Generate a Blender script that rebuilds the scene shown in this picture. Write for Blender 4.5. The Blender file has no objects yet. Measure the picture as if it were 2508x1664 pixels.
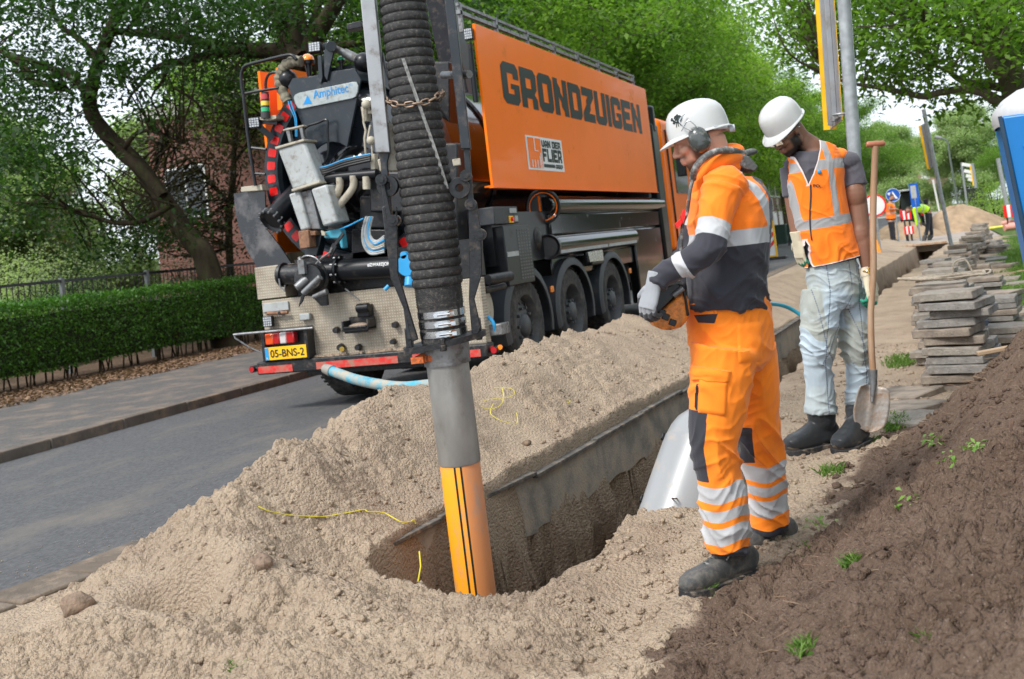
import bpy, bmesh, math, random
import numpy as np
from mathutils import Vector, Matrix, noise as mnoise
from mathutils.bvhtree import BVHTree
random.seed(7); rng = np.random.default_rng(11)
SC = bpy.context.scene; COL = SC.collection
PI = math.pi; rad = math.radians
# ------------------------------------------------------------ camera
FPX = 1082.0; ROLL = rad(6.6); PIT = rad(2.5); YAW = rad(21.17); CH = 1.35; PPX, PPY = 512.0, 202.0
_F0 = Vector((-math.sin(YAW), math.cos(YAW), 0)); _R0 = Vector((math.cos(YAW), math.sin(YAW), 0)); _Z = Vector((0, 0, 1))
CF = _F0*math.cos(PIT)+_Z*math.sin(PIT); _U0 = _Z*math.cos(PIT)-_F0*math.sin(PIT)
CR = _R0*math.cos(ROLL)-_U0*math.sin(ROLL); CU = _U0*math.cos(ROLL)+_R0*math.sin(ROLL)
CC = Vector((0, 0, CH))
cam = bpy.data.cameras.new('camera'); camo = bpy.data.objects.new('camera', cam); COL.objects.link(camo)
m = Matrix((CR, CU, -CF)).transposed().to_4x4(); m.translation = CC; camo.matrix_world = m
cam.sensor_width = 36; cam.lens = 36*FPX/1024; cam.shift_x = 0; cam.shift_y = (PPY-339.5)/1024
cam.clip_start = 0.05; cam.clip_end = 3000
cam.dof.use_dof = True; cam.dof.focus_distance = 5.0; cam.dof.aperture_fstop = 5.0
SC.camera = camo
# ------------------------------------------------------------ light
SUN_EL, SUN_AZ = rad(48), rad(205)     # azimuth measured from +Y towards +X
w = bpy.data.worlds.new('World'); SC.world = w; w.use_nodes = True
nt = w.node_tree; bg = nt.nodes['Background']
sky = nt.nodes.new('ShaderNodeTexSky'); sky.sky_type = 'NISHITA'; sky.sun_disc = False
sky.sun_elevation = SUN_EL; sky.sun_rotation = SUN_AZ; sky.air_density = 1.0; sky.dust_density = 3.0; sky.ozone_density = 1.0
tc = nt.nodes.new('ShaderNodeTexCoord'); nz = nt.nodes.new('ShaderNodeTexNoise'); nz.inputs['Scale'].default_value = 2.2; nz.inputs['Detail'].default_value = 5
mp = nt.nodes.new('ShaderNodeMapRange'); mp.inputs[1].default_value = .30; mp.inputs[2].default_value = .62; mp.inputs[3].default_value = .62; mp.inputs[4].default_value = 1.0
mx = nt.nodes.new('ShaderNodeMix'); mx.data_type = 'RGBA'; mx.inputs[7].default_value = (11.2, 12.2, 13.4, 1)
nt.links.new(tc.outputs['Generated'], nz.inputs['Vector']); nt.links.new(nz.outputs[0], mp.inputs[0]); nt.links.new(mp.outputs[0], mx.inputs[0])
nt.links.new(sky.outputs[0], mx.inputs[6]); nt.links.new(mx.outputs[2], bg.inputs['Color']); bg.inputs['Strength'].default_value = 0.080
sun = bpy.data.lights.new('sun', 'SUN'); sun.energy = 2.3; sun.angle = rad(14); sun.color = (1, .965, .91)
suno = bpy.data.objects.new('sun', sun); COL.objects.link(suno)
sd = Vector((math.sin(SUN_AZ)*math.cos(SUN_EL), math.cos(SUN_AZ)*math.cos(SUN_EL), math.sin(SUN_EL)))
suno.rotation_euler = sd.to_track_quat('Z', 'Y').to_euler()
SC.view_settings.view_transform = 'Standard'; SC.view_settings.look = 'None'; SC.view_settings.exposure = 0.66; SC.view_settings.gamma = 1
SC.cycles.max_bounces = 8; SC.cycles.transparent_max_bounces = 12; SC.cycles.sample_clamp_indirect = 6
SC.cycles.use_denoising = True
# ------------------------------------------------------------ pixel -> point helpers (u, v in photograph pixels, 2508 wide)
def _ray(u, v): return CF+CR*((u/2.4492-PPX)/FPX)-CU*((v/2.4492-PPY)/FPX)
def PY(u, v, y): d = _ray(u, v); return CC+d*(y/d.y)
def PX(u, v, x): d = _ray(u, v); return CC+d*(x/d.x)
def PZ(u, v, z=0.0): d = _ray(u, v); return CC+d*((z-CH)/d.z)
def PD(u, v, D): return CC+_ray(u, v)*D
# ------------------------------------------------------------ mesh helpers
class M:
    """collects shapes into one mesh object"""
    def __init__(s): s.v = []; s.f = []; s.mi = []; s.n = 0
    def add(s, vs, fs, mi=0):
        s.v.extend([tuple(q) for q in vs]); n = s.n
        s.f.extend([tuple(i+n for i in f) for f in fs]); s.mi.extend([mi]*len(fs)); s.n += len(vs); return s
    def box(s, c, d, rot=None, mi=0):
        c = Vector(c); h = Vector(d)*.5; R = rot if rot is not None else Matrix.Identity(3)
        vs = [c+R@Vector((x*h.x, y*h.y, z*h.z)) for x in (-1, 1) for y in (-1, 1) for z in (-1, 1)]
        return s.add(vs, [(0, 1, 3, 2), (4, 6, 7, 5), (0, 4, 5, 1), (2, 3, 7, 6), (0, 2, 6, 4), (1, 5, 7, 3)], mi)
    def bb(s, x0, x1, y0, y1, z0, z1, mi=0): return s.box(((x0+x1)/2, (y0+y1)/2, (z0+z1)/2), (abs(x1-x0), abs(y1-y0), abs(z1-z0)), mi=mi)
    def bar(s, a, b, w, h, up=(0, 0, 1), mi=0):
        a = Vector(a); b = Vector(b); t = (b-a); L = t.length; t.normalize(); u = Vector(up); x = t.cross(u)
        if x.length < 1e-4: x = t.cross(Vector((1, 0, 0)))
        x.normalize(); u = x.cross(t); return s.box((a+b)/2, (w, L, h), Matrix((x, t, u)).transposed(), mi)
    def tube(s, pts, r, n=10, caps=True, mi=0, closed=False):
        pts = [Vector(p) for p in pts]; N = len(pts); rs = r if hasattr(r, '__len__') else [r]*N
        vs = []; x = None
        for i, p in enumerate(pts):
            if closed: t = pts[(i+1) % N]-pts[i-1]
            else: t = pts[min(i+1, N-1)]-pts[max(i-1, 0)]
            if t.length < 1e-9: t = Vector((0, 0, 1))
            t.normalize()
            if x is None:
                x = t.cross(Vector((0, 0, 1)));
                if x.length < .05: x = t.cross(Vector((1, 0, 0)))
            x = (x-t*x.dot(t)).normalized(); y = t.cross(x)
            for k in range(n):
                a = 2*PI*k/n; vs.append(p+(x*math.cos(a)+y*math.sin(a))*rs[i])
        fs = []
        for i in range(N if closed else N-1):
            j = (i+1) % N
            for k in range(n): fs.append((i*n+k, i*n+(k+1) % n, j*n+(k+1) % n, j*n+k))
        if caps and not closed: fs.append(tuple(range(n-1, -1, -1))); fs.append(tuple((N-1)*n+k for k in range(n)))
        return s.add(vs, fs, mi)
    def cyl(s, a, b, r0, r1=None, n=20, mi=0, caps=True): return s.tube([a, b], [r0, r0 if r1 is None else r1], n, caps, mi)
    def loft(s, cs, ra, rb, e1, n=16, caps=True, mi=0, sq=1.0):
        """rings of half-axes ra (along e1) and rb, perpendicular to the path"""
        cs = [Vector(c) for c in cs]; N = len(cs); e1 = Vector(e1); vs = []
        for i, c in enumerate(cs):
            t = (cs[min(i+1, N-1)]-cs[max(i-1, 0)]).normalized(); x = (e1-t*e1.dot(t)).normalized(); y = t.cross(x)
            A = ra[i] if hasattr(ra, '__len__') else ra; B = rb[i] if hasattr(rb, '__len__') else rb
            for k in range(n):
                a = 2*PI*k/n; ca, sa = math.cos(a), math.sin(a)
                if sq != 1: ca = math.copysign(abs(ca)**sq, ca); sa = math.copysign(abs(sa)**sq, sa)
                vs.append(c+x*ca*A+y*sa*B)
        fs = [(i*n+k, i*n+(k+1) % n, (i+1)*n+(k+1) % n, (i+1)*n+k) for i in range(N-1) for k in range(n)]
        if caps: fs.append(tuple(range(n-1, -1, -1))); fs.append(tuple((N-1)*n+k for k in range(n)))
        return s.add(vs, fs, mi)
    def ball(s, c, r, rot=None, n=16, m_=10, mi=0, z0=-1, z1=1):
        c = Vector(c); r = Vector(r) if hasattr(r, '__len__') else Vector((r, r, r)); R = rot if rot is not None else Matrix.Identity(3)
        vs = []; t0, t1 = math.asin(z0), math.asin(z1)
        for i in range(m_+1):
            t = t0+(t1-t0)*i/m_
            for k in range(n):
                a = 2*PI*k/n; vs.append(c+R@Vector((math.cos(t)*math.cos(a)*r.x, math.cos(t)*math.sin(a)*r.y, math.sin(t)*r.z)))
        fs = [(i*n+k, i*n+(k+1) % n, (i+1)*n+(k+1) % n, (i+1)*n+k) for i in range(m_) for k in range(n)]
        fs.append(tuple(range(n-1, -1, -1))); fs.append(tuple(m_*n+k for k in range(n)))
        return s.add(vs, fs, mi)
    def lathe(s, prof, c, ax, n=32, mi=0, e1=None):
        """prof: (distance along ax, radius) list"""
        c = Vector(c); ax = Vector(ax).normalized(); x = Vector(e1) if e1 else ax.cross(Vector((0, 0, 1)))
        if x.length < .05: x = ax.cross(Vector((1, 0, 0)))
        x = (x-ax*x.dot(ax)).normalized(); y = ax.cross(x); vs = []
        for (h, r) in prof:
            for k in range(n):
                a = 2*PI*k/n; vs.append(c+ax*h+(x*math.cos(a)+y*math.sin(a))*r)
        fs = [(i*n+k, i*n+(k+1) % n, (i+1)*n+(k+1) % n, (i+1)*n+k) for i in range(len(prof)-1) for k in range(n)]
        return s.add(vs, fs, mi)
    def torus(s, c, ax, R, r, n=32, k=8, mi=0, a0=0, a1=2*PI, e1=None):
        c = Vector(c); ax = Vector(ax).normalized(); x = Vector(e1) if e1 else ax.cross(Vector((0, 0, 1)))
        if x.length < .05: x = ax.cross(Vector((1, 0, 0)))
        x = (x-ax*x.dot(ax)).normalized(); y = ax.cross(x); full = abs(a1-a0-2*PI) < 1e-6
        pts = [c+(x*math.cos(a0+(a1-a0)*i/n)+y*math.sin(a0+(a1-a0)*i/n))*R for i in range(n if full else n+1)]
        return s.tube(pts, r, k, True, mi, closed=full)
    def prism(s, poly, off, mi=0):
        """poly: 3d points of a planar outline, off: thickness vector"""
        P = [Vector(p) for p in poly]; off = Vector(off); n = len(P)
        vs = P+[p+off for p in P]
        fs = [tuple(range(n-1, -1, -1)), tuple(range(n, 2*n))]+[(i, (i+1) % n, n+(i+1) % n, n+i) for i in range(n)]
        return s.add(vs, fs, mi)
    def quad(s, a, b, c, d, mi=0): return s.add([a, b, c, d], [(0, 1, 2, 3)], mi)
    def build(s, name, mats, parent=None, smooth=True, ang=38, bevel=0, seg=2, fixn=True):
        me = bpy.data.meshes.new(name); off = parent.matrix_world.translation if parent else Vector((0, 0, 0))
        top = parent
        me.from_pydata([(x-off.x, y-off.y, z-off.z) for x, y, z in s.v], [], s.f)
        if not isinstance(mats, (list, tuple)): mats = [mats]
        for q in mats: me.materials.append(q)
        me.polygons.foreach_set('material_index', s.mi)
        if fixn:
            b = bmesh.new(); b.from_mesh(me); bmesh.ops.recalc_face_normals(b, faces=b.faces); b.to_mesh(me); b.free()
        if smooth:
            me.shade_smooth(); me.set_sharp_from_angle(angle=rad(ang))
        o = bpy.data.objects.new(name, me); COL.objects.link(o)
        if parent: o.parent = parent; o.matrix_world = Matrix.Translation(off)
        if bevel:
            bv = o.modifiers.new('bevel', 'BEVEL'); bv.width = bevel; bv.segments = seg; bv.limit_method = 'ANGLE'; bv.angle_limit = rad(40); bv.harden_normals = False
        return o
_W = {}
def link_obj(name, me, parent=None):
    o = bpy.data.objects.new(name, me); COL.objects.link(o)
    if parent: o.parent = parent
    return o
def tag(o, label=None, cat=None, group=None, kind=None):
    if label: o['label'] = label
    if cat: o['category'] = cat
    if group: o['group'] = group
    if kind: o['kind'] = kind
    return o
def empty(name, loc=(0, 0, 0), parent=None):
    o = bpy.data.objects.new(name, None); COL.objects.link(o); o.location = loc; o.empty_display_size = .2
    o.matrix_world = Matrix.Translation(Vector(loc)); return o
def rebase(o, loc):
    """move a top-level mesh's origin to loc without moving the shape"""
    loc = Vector(loc); o.data.transform(Matrix.Translation(-loc)); o.location = loc; o.matrix_world = Matrix.Translation(loc); return o
def copy_tree(o, parent=None):
    c = o.copy(); COL.objects.link(c); c.parent = parent
    for ch in [q for q in o.children]: copy_tree(ch, c)
    return c
# ------------------------------------------------------------ numpy noise
def _h(i, j, s):
    n = (i.astype(np.int64)*374761393+j.astype(np.int64)*668265263+s*362437) & 0x7fffffff
    n = ((n ^ (n >> 13))*1274126177) & 0x7fffffff
    return ((n ^ (n >> 16)) & 0xffff)/65535.0
def vn(x, y, s=0):
    i = np.floor(x); j = np.floor(y); fx = x-i; fy = y-j; fx = fx*fx*(3-2*fx); fy = fy*fy*(3-2*fy)
    a = _h(i, j, s); b = _h(i+1, j, s); c = _h(i, j+1, s); d = _h(i+1, j+1, s)
    return (a+(b-a)*fx)*(1-fy)+(c+(d-c)*fx)*fy
def fbm(x, y, o=4, s=0, g=.5):
    r = 0; a = 1; t = 0
    for k in range(o): r = r+a*(vn(x*2**k+17.3*k, y*2**k-9.1*k, s+k)-.5); t += a; a *= g
    return r/t*2
def clods(x, y, s=0):
    """rounded crumbs 0..1"""
    i = np.floor(x); j = np.floor(y); out = np.zeros_like(x)
    for di in (-1, 0, 1):
        for dj in (-1, 0, 1):
            a = i+di; b = j+dj; cx = a+.15+.7*_h(a, b, s+1); cy = b+.15+.7*_h(a, b, s+2); r = .25+.4*_h(a, b, s+3)
            d = ((x-cx)**2+(y-cy)**2)/(r*r); out = np.maximum(out, np.sqrt(np.clip(1-d, 0, 1))*r/.65)
    return out
def sst(a, b, x): t = np.clip((x-a)/(b-a), 0, 1); return t*t*(3-2*t)
# ------------------------------------------------------------ materials
def mat(name, col, rough=.6, metal=0, var=.15, vs=6, bump=0, bs=80, spec=.5, coat=0, dirt=None, dirt_amt=0, dirt_s=3, det=6, trans=0, bvor=False, emit=0, sx=(1, 1, 1)):
    m = bpy.data.materials.new(name); m.use_nodes = True; nt = m.node_tree; b = nt.nodes['Principled BSDF']; L = nt.links.new
    tc = nt.nodes.new('ShaderNodeTexCoord'); mpg = nt.nodes.new('ShaderNodeMapping'); mpg.inputs['Scale'].default_value = sx; L(tc.outputs['Object'], mpg.inputs[0]); V = mpg.outputs[0]
    n1 = nt.nodes.new('ShaderNodeTexNoise'); n1.inputs['Scale'].default_value = vs; n1.inputs['Detail'].default_value = det; L(V, n1.inputs['Vector'])
    r = nt.nodes.new('ShaderNodeMapRange'); r.inputs[1].default_value = .3; r.inputs[2].default_value = .7; r.inputs[3].default_value = 1-var; r.inputs[4].default_value = 1+var; L(n1.outputs[0], r.inputs[0])
    mul = nt.nodes.new('ShaderNodeVectorMath'); mul.operation = 'MULTIPLY'; mul.inputs[0].default_value = col[:3]; L(r.outputs[0], mul.inputs[1]); out = mul.outputs[0]
    if dirt is not None:
        n2 = nt.nodes.new('ShaderNodeTexNoise'); n2.inputs['Scale'].default_value = dirt_s; n2.inputs['Detail'].default_value = 10; n2.inputs['Roughness'].default_value = .7; L(V, n2.inputs['Vector'])
        r2 = nt.nodes.new('ShaderNodeMapRange'); r2.inputs[1].default_value = .62-.3*dirt_amt; r2.inputs[2].default_value = .78-.2*dirt_amt; L(n2.outputs[0], r2.inputs[0])
        mm = nt.nodes.new('ShaderNodeMix'); mm.data_type = 'RGBA'; mm.inputs[7].default_value = (*dirt[:3], 1); L(out, mm.inputs[6]); L(r2.outputs[0], mm.inputs[0]); out = mm.outputs[2]
        rr = nt.nodes.new('ShaderNodeMapRange'); rr.inputs[3].default_value = rough; rr.inputs[4].default_value = .85; L(r2.outputs[0], rr.inputs[0]); L(rr.outputs[0], b.inputs['Roughness'])
    else: b.inputs['Roughness'].default_value = rough
    L(out, b.inputs['Base Color']); b.inputs['Metallic'].default_value = metal; b.inputs['Specular IOR Level'].default_value = spec; b.inputs['Coat Weight'].default_value = coat; b.inputs['Coat Roughness'].default_value = .05
    if trans: b.inputs['Transmission Weight'].default_value = trans
    if emit: b.inputs['Emission Color'].default_value = (*col[:3], 1); b.inputs['Emission Strength'].default_value = emit
    if bump:
        if bvor: n3 = nt.nodes.new('ShaderNodeTexVoronoi')
        else: n3 = nt.nodes.new('ShaderNodeTexNoise'); n3.inputs['Detail'].default_value = 5
        n3.inputs['Scale'].default_value = bs; L(V, n3.inputs['Vector'])
        bp = nt.nodes.new('ShaderNodeBump'); bp.inputs['Strength'].default_value = min(1, bump); bp.inputs['Distance'].default_value = .01*max(1, bump); L(n3.outputs[0], bp.inputs['Height']); L(bp.outputs[0], b.inputs['Normal'])
    return m
# ============================================================ SETTING
def ip(y, ys, xs): return np.interp(y, ys, xs)
def XL(y): return ip(y, [2, 4.3, 4.9, 5.4, 6.6, 9.2, 14.8, 30, 36], [-2.58, -2.58, -2.58, -2.46, -2.36, -2.14, -1.82, -.9, -.6])
def XR(y): return ip(y, [2, 3.9, 4.3, 4.9, 6.1, 8.2, 11.5, 16.5, 26, 36], [-1.66, -1.66, -1.56, -1.50, -1.42, -1.3, -1.22, -1.0, -.38, .2])
def XC(y): return ip(y, [1.5, 3.2, 4, 5, 7, 10, 14, 20, 36], [-3.3, -3.15, -3.2, -3.15, -3.1, -3.05, -2.9, -2.5, -1.7])     # crest of the sand bank
def ZC(y): return ip(y, [2.4, 3.0, 3.3, 3.7, 4.1, 4.6, 5.0, 5.7, 6.4, 7.0, 7.7, 8.6, 9.6, 11.3, 14, 18, 24, 32], [.07, .10, .13, .22, .42, .44, .36, .49, .46, .48, .52, .46, .45, .42, .40, .33, .28, .25])
def XD(y): return ip(y, [2, 3.2, 4, 4.65, 5.7, 6.4, 6.9, 7.6, 8.5, 12], [-1.2, -1.0, -.84, -.58, -.54, -.38, -.14, .08, .6, 2.2])      # foot of the dark soil heap
def hfun(x, y):
    nlow = fbm(x*1.3, y*1.3, 3, 5); nmid = fbm(x*4, y*4, 3, 9)
    base = .02+.03*nlow
    base = base+ip(y, [2.5, 4, 5.8, 7, 12, 40], [.0, -.03, .06, .05, .0, .0])
    xl = XL(y)+.02*nmid; xr = XR(y)+.07*fbm(y*2.2, x*0+3, 3, 21)+.03*nmid; xc = XC(y)+.10*fbm(y*.8, y*0, 2, 3); zc = ZC(y)*(1+.10*fbm(y*1.7, x*.4, 3, 4))
    # bank of sand: rounded crest, foot on the road
    wl = ip(y, [2, 3.5, 4.3, 4.9, 5.3, 8], [.85, .80, .78, .9, 1.1, 1.0]); wr = np.maximum(xl-xc, .3)
    t = np.where(x < xc, (xc-x)/wl, (x-xc)/wr)
    prof = np.where(t < 1, (1-sst(0, 1, t)*.55-.45*np.clip(t, 0, 1)), 0)
    prof = np.where(x > xc, np.maximum(prof, .0)+.04*(t < 1), prof)
    bank = zc*prof*(1+.12*nmid)+(x < xl+.05)*.02
    h = base*(x > xc-.3)+bank
    h = np.where(x < xc, np.minimum(h+.0, h)+(-.03-.2*sst(wl*.98, wl*1.2, xc-x)), h)
    # near spoil in front of the trench
    g = np.exp(-((y-3.66-.10*np.sin(x*4))/.22)**2)*sst(-3.15, -2.75, x)*(1-sst(-2.35, -1.95, x))
    h = h+.13*g+.02*np.exp(-((y-3.52)/.16)**2)*sst(-2.2, -1.9, x)*(1-sst(-1.5, -1.2, x))-.05*np.exp(-((y-4.25)/.2)**2)*sst(-3.2, -3.0, x)*(1-sst(-2.7, -2.5, x))
    g2 = np.exp(-(((x+3.02)/.17)**2+((y-3.56)/.13)**2)**1.3); h = h-.30*g2
    g3 = np.exp(-(((x+3.55)/.14)**2+((y-3.1)/.10)**2)); h = h+.04*g3
    h = h+.07*np.exp(-(((x+2.3)/.4)**2+((y-3.15)/.2)**2))-.05*np.exp(-(((x+1.75)/.25)**2+((y-3.0)/.25)**2))
    # small crest along the right rim
    h = h+.035*np.exp(-((x-xr-.16)/.11)**2)*(y < 12)*sst(4.0, 4.6, y)*(1+.7*nmid)
    h = h-.10*np.exp(-(((x+1.25)/.16)**2+((y-3.7)/.35)**2))
    # dark heap
    xd = XD(y)+.05*nmid+.03*nlow; d = x-xd
    hh = ip(y, [2, 3.2, 5, 6.3, 7.3, 8.4, 10], [.34, .42, .58, .78, .62, .18, 0])
    heap = hh*(sst(.0, 1.35, d)*.92+.08*np.clip(d/.9, 0, 1))*(1+.10*nmid)*(1-.2*sst(1.4, 2.6, d))
    heap = heap+sst(.05, .3, d)*(.05*fbm(x*3.1, y*3.1, 4, 13)+.022*fbm(x*9, y*9, 3, 14))
    heap = heap+.05*sst(0, .3, d)*np.exp(-((d-.55-.1*nlow)/.22)**2)*(hh > .1)
    h = h+np.where(d > 0, heap, 0)
    # foot prints on the trodden path
    for fx, fy, fa in ((-1.2, 3.35, .5), (-.95, 4.55, -.3), (-1.05, 3.0, .2), (-1.15, 5.2, .6), (-.9, 6.6, .1), (-.75, 7.5, .4), (-1.0, 8.6, .2), (-.55, 8.2, -.2), (-.95, 6.1, -.4), (-1.3, 2.75, .3)):
        ca, sa = np.cos(fa), np.sin(fa); u_ = (x-fx)*ca+(y-fy)*sa; v_ = -(x-fx)*sa+(y-fy)*ca; e_ = ((u_/.055)**2+(v_/.14)**2); h = h-.028*np.exp(-e_**2)+.012*np.exp(-((np.sqrt(e_)-1.35)/.25)**2)
    # trench
    ye = np.interp(-x, [1.5, 1.75, 2.0, 2.25, 2.4, 2.7, 3.0], [3.98, 3.90, 3.97, 4.08, 4.17, 4.42, 4.75])+.03*nmid
    inside = np.minimum(np.minimum(x-xl, xr-x), y-ye); inside = np.minimum(inside, 36.0-y)
    rough = .10*fbm(x*3, y*3+x*9, 4, 33)
    depth = ip(y, [4, 8, 14, 30], [1.15, 1.1, .8, .6])
    h = h-depth*sst(0.0, .055, inside)-.22*sst(.08, .35, inside)
    h = h+rough*sst(.06, .14, inside)
    return h, inside, d, xl, xr
# --- grid
ys = [1.75]
while ys[-1] < 37: ys.append(ys[-1]+max(.0095, .0032*ys[-1]*(1 if ys[-1] < 12 else 1.8)))
ys = np.array(ys); NY = len(ys)
anch = [lambda y: XC(y)-1.3, lambda y: XC(y), lambda y: XL(y)-.05, lambda y: XL(y)+.14, lambda y: XR(y)-.2, lambda y: XR(y)+.10, lambda y: XD(y), lambda y: XD(y)+1.2, lambda y: np.full_like(y, 4.2)]
segs = [120, 60, 26, 46, 34, 46, 90, 90]
cols = []
for k, n in enumerate(segs):
    a, b = anch[k](ys), anch[k+1](ys)
    for i in range(n): cols.append(a+(b-a)*i/n)
cols.append(anch[-1](ys)); GX = np.array(cols).T; NX = GX.shape[1]; GY = np.repeat(ys[:, None], NX, 1)
GH, GI, GD, GXL, GXR = hfun(GX, GY)
fade = np.clip(1.2-GY/16, .2, 1)
amp = .3+1.15*sst(.35, .7, vn(GX*2.3, GY*2.3, 77)); smoothpath = sst(0, .25, GX-GXR-.15)*(1-sst(-.1, .1, GD))
amp = amp*(1-.6*smoothpath)*(1+.5*(GD > 0))
cl = clods(GX*16, GY*16, 100)*.020+clods(GX*36+5, GY*36, 200)*.017+clods(GX*5.2+3, GY*5.2, 300)*.030*sst(.55, .8, vn(GX*1.9, GY*1.9, 78))
onflat = (GI < .02)
cl = cl+clods(GX*8.5+1, GY*8.5, 400)*.022*sst(.45, .75, vn(GX*3.1, GY*3.1, 79))
GH = GH+cl*fade*amp*np.where(onflat, 1, .5)+.006*fbm(GX*25, GY*25, 3, 50)
# push trench walls about sideways for relief
wall = (GI > .0)*(GI < .14)*(GH < -.36); GX = GX+wall*(.13*fbm(GY*4, GH*6, 3, 61)+.07*fbm(GY*17, GH*19, 3, 62))*np.where(GX < (GXL+GXR)/2, 1, -1)
V = np.stack([GX, GY, GH], -1).reshape(-1, 3)
idx = np.arange(NY*NX).reshape(NY, NX)
Q = np.stack([idx[:-1, :-1], idx[:-1, 1:], idx[1:, 1:], idx[1:, :-1]], -1).reshape(-1, 4)
qc = (Q[:, 0])
fi, fd, fx = GI.reshape(-1)[qc], GD.reshape(-1)[qc], V[qc, 0]; fxl = GXL.reshape(-1)[qc]
def np_mesh(name, V, Q, mats, attrs={}):
    used = np.unique(Q); mp_ = np.full(len(V), -1, np.int64); mp_[used] = np.arange(len(used)); v = V[used]; q = mp_[Q]
    me = bpy.data.meshes.new(name); me.vertices.add(len(v)); me.vertices.foreach_set('co', v.astype(np.float32).ravel())
    k = q.shape[1]; me.loops.add(q.size); me.loops.foreach_set('vertex_index', q.astype(np.int32).ravel())
    me.polygons.add(len(q)); me.polygons.foreach_set('loop_start', np.arange(0, q.size, k, dtype=np.int32)); me.polygons.foreach_set('loop_total', np.full(len(q), k, np.int32))
    me.update(calc_edges=True)
    for n_, a in attrs.items():
        at = me.attributes.new(n_, 'FLOAT', 'POINT'); at.data.foreach_set('value', a.reshape(-1)[used].astype(np.float32))
    for m_ in (mats if isinstance(mats, (list, tuple)) else [mats]): me.materials.append(m_)
    me.polygons.foreach_set('use_smooth', np.ones(len(q), bool)); me.validate()
    o = bpy.data.objects.new(name, me); COL.objects.link(o); return o
def soil_mat(name):
    m = bpy.data.materials.new(name); m.use_nodes = True; nt = m.node_tree; b = nt.nodes['Principled BSDF']; L = nt.links.new; N = nt.nodes.new
    b.inputs['Roughness'].default_value = .95; b.inputs['Specular IOR Level'].default_value = .15
    geo = N('ShaderNodeNewGeometry'); P = geo.outputs['Position']
    def noise(s, d=6, r=.6):
        n = N('ShaderNodeTexNoise'); n.inputs['Scale'].default_value = s; n.inputs['Detail'].default_value = d; n.inputs['Roughness'].default_value = r; L(P, n.inputs['Vector']); return n.outputs[0]
    def ramp(x, a, b_, c0=0, c1=1):
        r = N('ShaderNodeMapRange'); r.inputs[1].default_value = a; r.inputs[2].default_value = b_; r.inputs[3].default_value = c0; r.inputs[4].default_value = c1; L(x, r.inputs[0]); return r.outputs[0]
    def mix(f, a, b_):
        q = N('ShaderNodeMix'); q.data_type = 'RGBA'
        (L(f, q.inputs[0]) if not isinstance(f, float) else setattr(q.inputs[0], 'default_value', f))
        for s_, i in ((a, 6), (b_, 7)):
            if isinstance(s_, tuple): q.inputs[i].default_value = (*s_, 1)
            else: L(s_, q.inputs[i])
        return q.outputs[2]
    def attr(n):
        a = N('ShaderNodeAttribute'); a.attribute_name = n; return a.outputs['Fac']
    sand = mix(ramp(noise(1.7), .35, .65), (.50, .38, .268), (.39, .29, .205))
    sand = mix(ramp(noise(6), .52, .72, 0, .8), sand, (.33, .235, .165))
    sand = mix(ramp(noise(140, 2), .4, .8, 0, .55), sand, (.60, .52, .43))
    dark = mix(ramp(noise(2.6), .35, .65), (.125, .082, .058), (.175, .120, .088))
    dark = mix(ramp(noise(60, 4), .45, .75, 0, .6), dark, (.24, .17, .13))
    dark = mix(ramp(noise(7, 5), .58, .75, 0, .8), dark, (.05, .03, .022))
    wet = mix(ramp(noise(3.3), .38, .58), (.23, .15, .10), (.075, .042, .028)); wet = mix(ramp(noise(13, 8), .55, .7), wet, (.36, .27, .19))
    grs = mix(ramp(noise(14), .35, .65), (.045, .10, .015), (.09, .17, .03))
    f1 = attr('soil'); c = mix(f1, sand, dark); c = mix(attr('wet'), c, wet); c = mix(ramp(noise(1.1, 5), .56, .70, 0, .5), c, (.24, .17, .12))
    c = mix(ramp(noise(260, 1), .68, .8, 0, .5), c, (.7, .66, .58))
    c = mix(attr('grassy'), c, grs)
    L(c, b.inputs['Base Color'])
    vo = N('ShaderNodeTexVoronoi'); vo.inputs['Scale'].default_value = 62; L(P, vo.inputs['Vector'])
    n5 = N('ShaderNodeTexNoise'); n5.inputs['Scale'].default_value = 180; n5.inputs['Detail'].default_value = 4; L(P, n5.inputs['Vector'])
    ad = N('ShaderNodeMath'); ad.operation = 'MULTIPLY_ADD'; ad.inputs[1].default_value = -1.0; L(vo.outputs[0], ad.inputs[0]); L(n5.outputs[0], ad.inputs[2])
    bp = N('ShaderNodeBump'); bp.inputs['Strength'].default_value = .9; bp.inputs['Distance'].default_value = .02; L(ad.outputs[0], bp.inputs['Height']); L(bp.outputs[0], b.inputs['Normal'])
    return m
SOIL = soil_mat('soil')
nb = fbm(GX*3.1, GY*3.1, 4, 91)
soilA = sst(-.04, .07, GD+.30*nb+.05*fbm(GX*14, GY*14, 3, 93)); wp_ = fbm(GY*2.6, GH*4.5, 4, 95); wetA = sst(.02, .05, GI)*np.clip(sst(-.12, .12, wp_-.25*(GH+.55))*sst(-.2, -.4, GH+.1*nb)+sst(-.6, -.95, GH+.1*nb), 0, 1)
wetA = np.clip(wetA+.75*sst(.55, .8, vn(GX*2.9+4, GY*2.9, 55))*sst(.5, .0, np.abs(GX-GXR-.1))*.4, 0, 1)
grassA = sst(.0, .35, GX-ip(GY, [7, 8.5, 10, 12, 18, 25, 33], [1.2, .46, .50, .45, .66, 1.0, 1.6])+.5*fbm(GX*2, GY*2, 3, 71))*sst(7.6, 8.6, GY)*(1-soilA)
A = {'soil': soilA, 'wet': wetA, 'grassy': grassA}
bankm = (fi < .0)&(fx < fxl+.02)&(V[qc, 1] > 2)
heapm = (fd > 0)&(~bankm)
o = np_mesh('sand_bank', V, Q[bankm], SOIL, A); tag(o, 'long crumbly bank of pale excavated sand between the trench and the road', 'sand heap')
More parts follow.
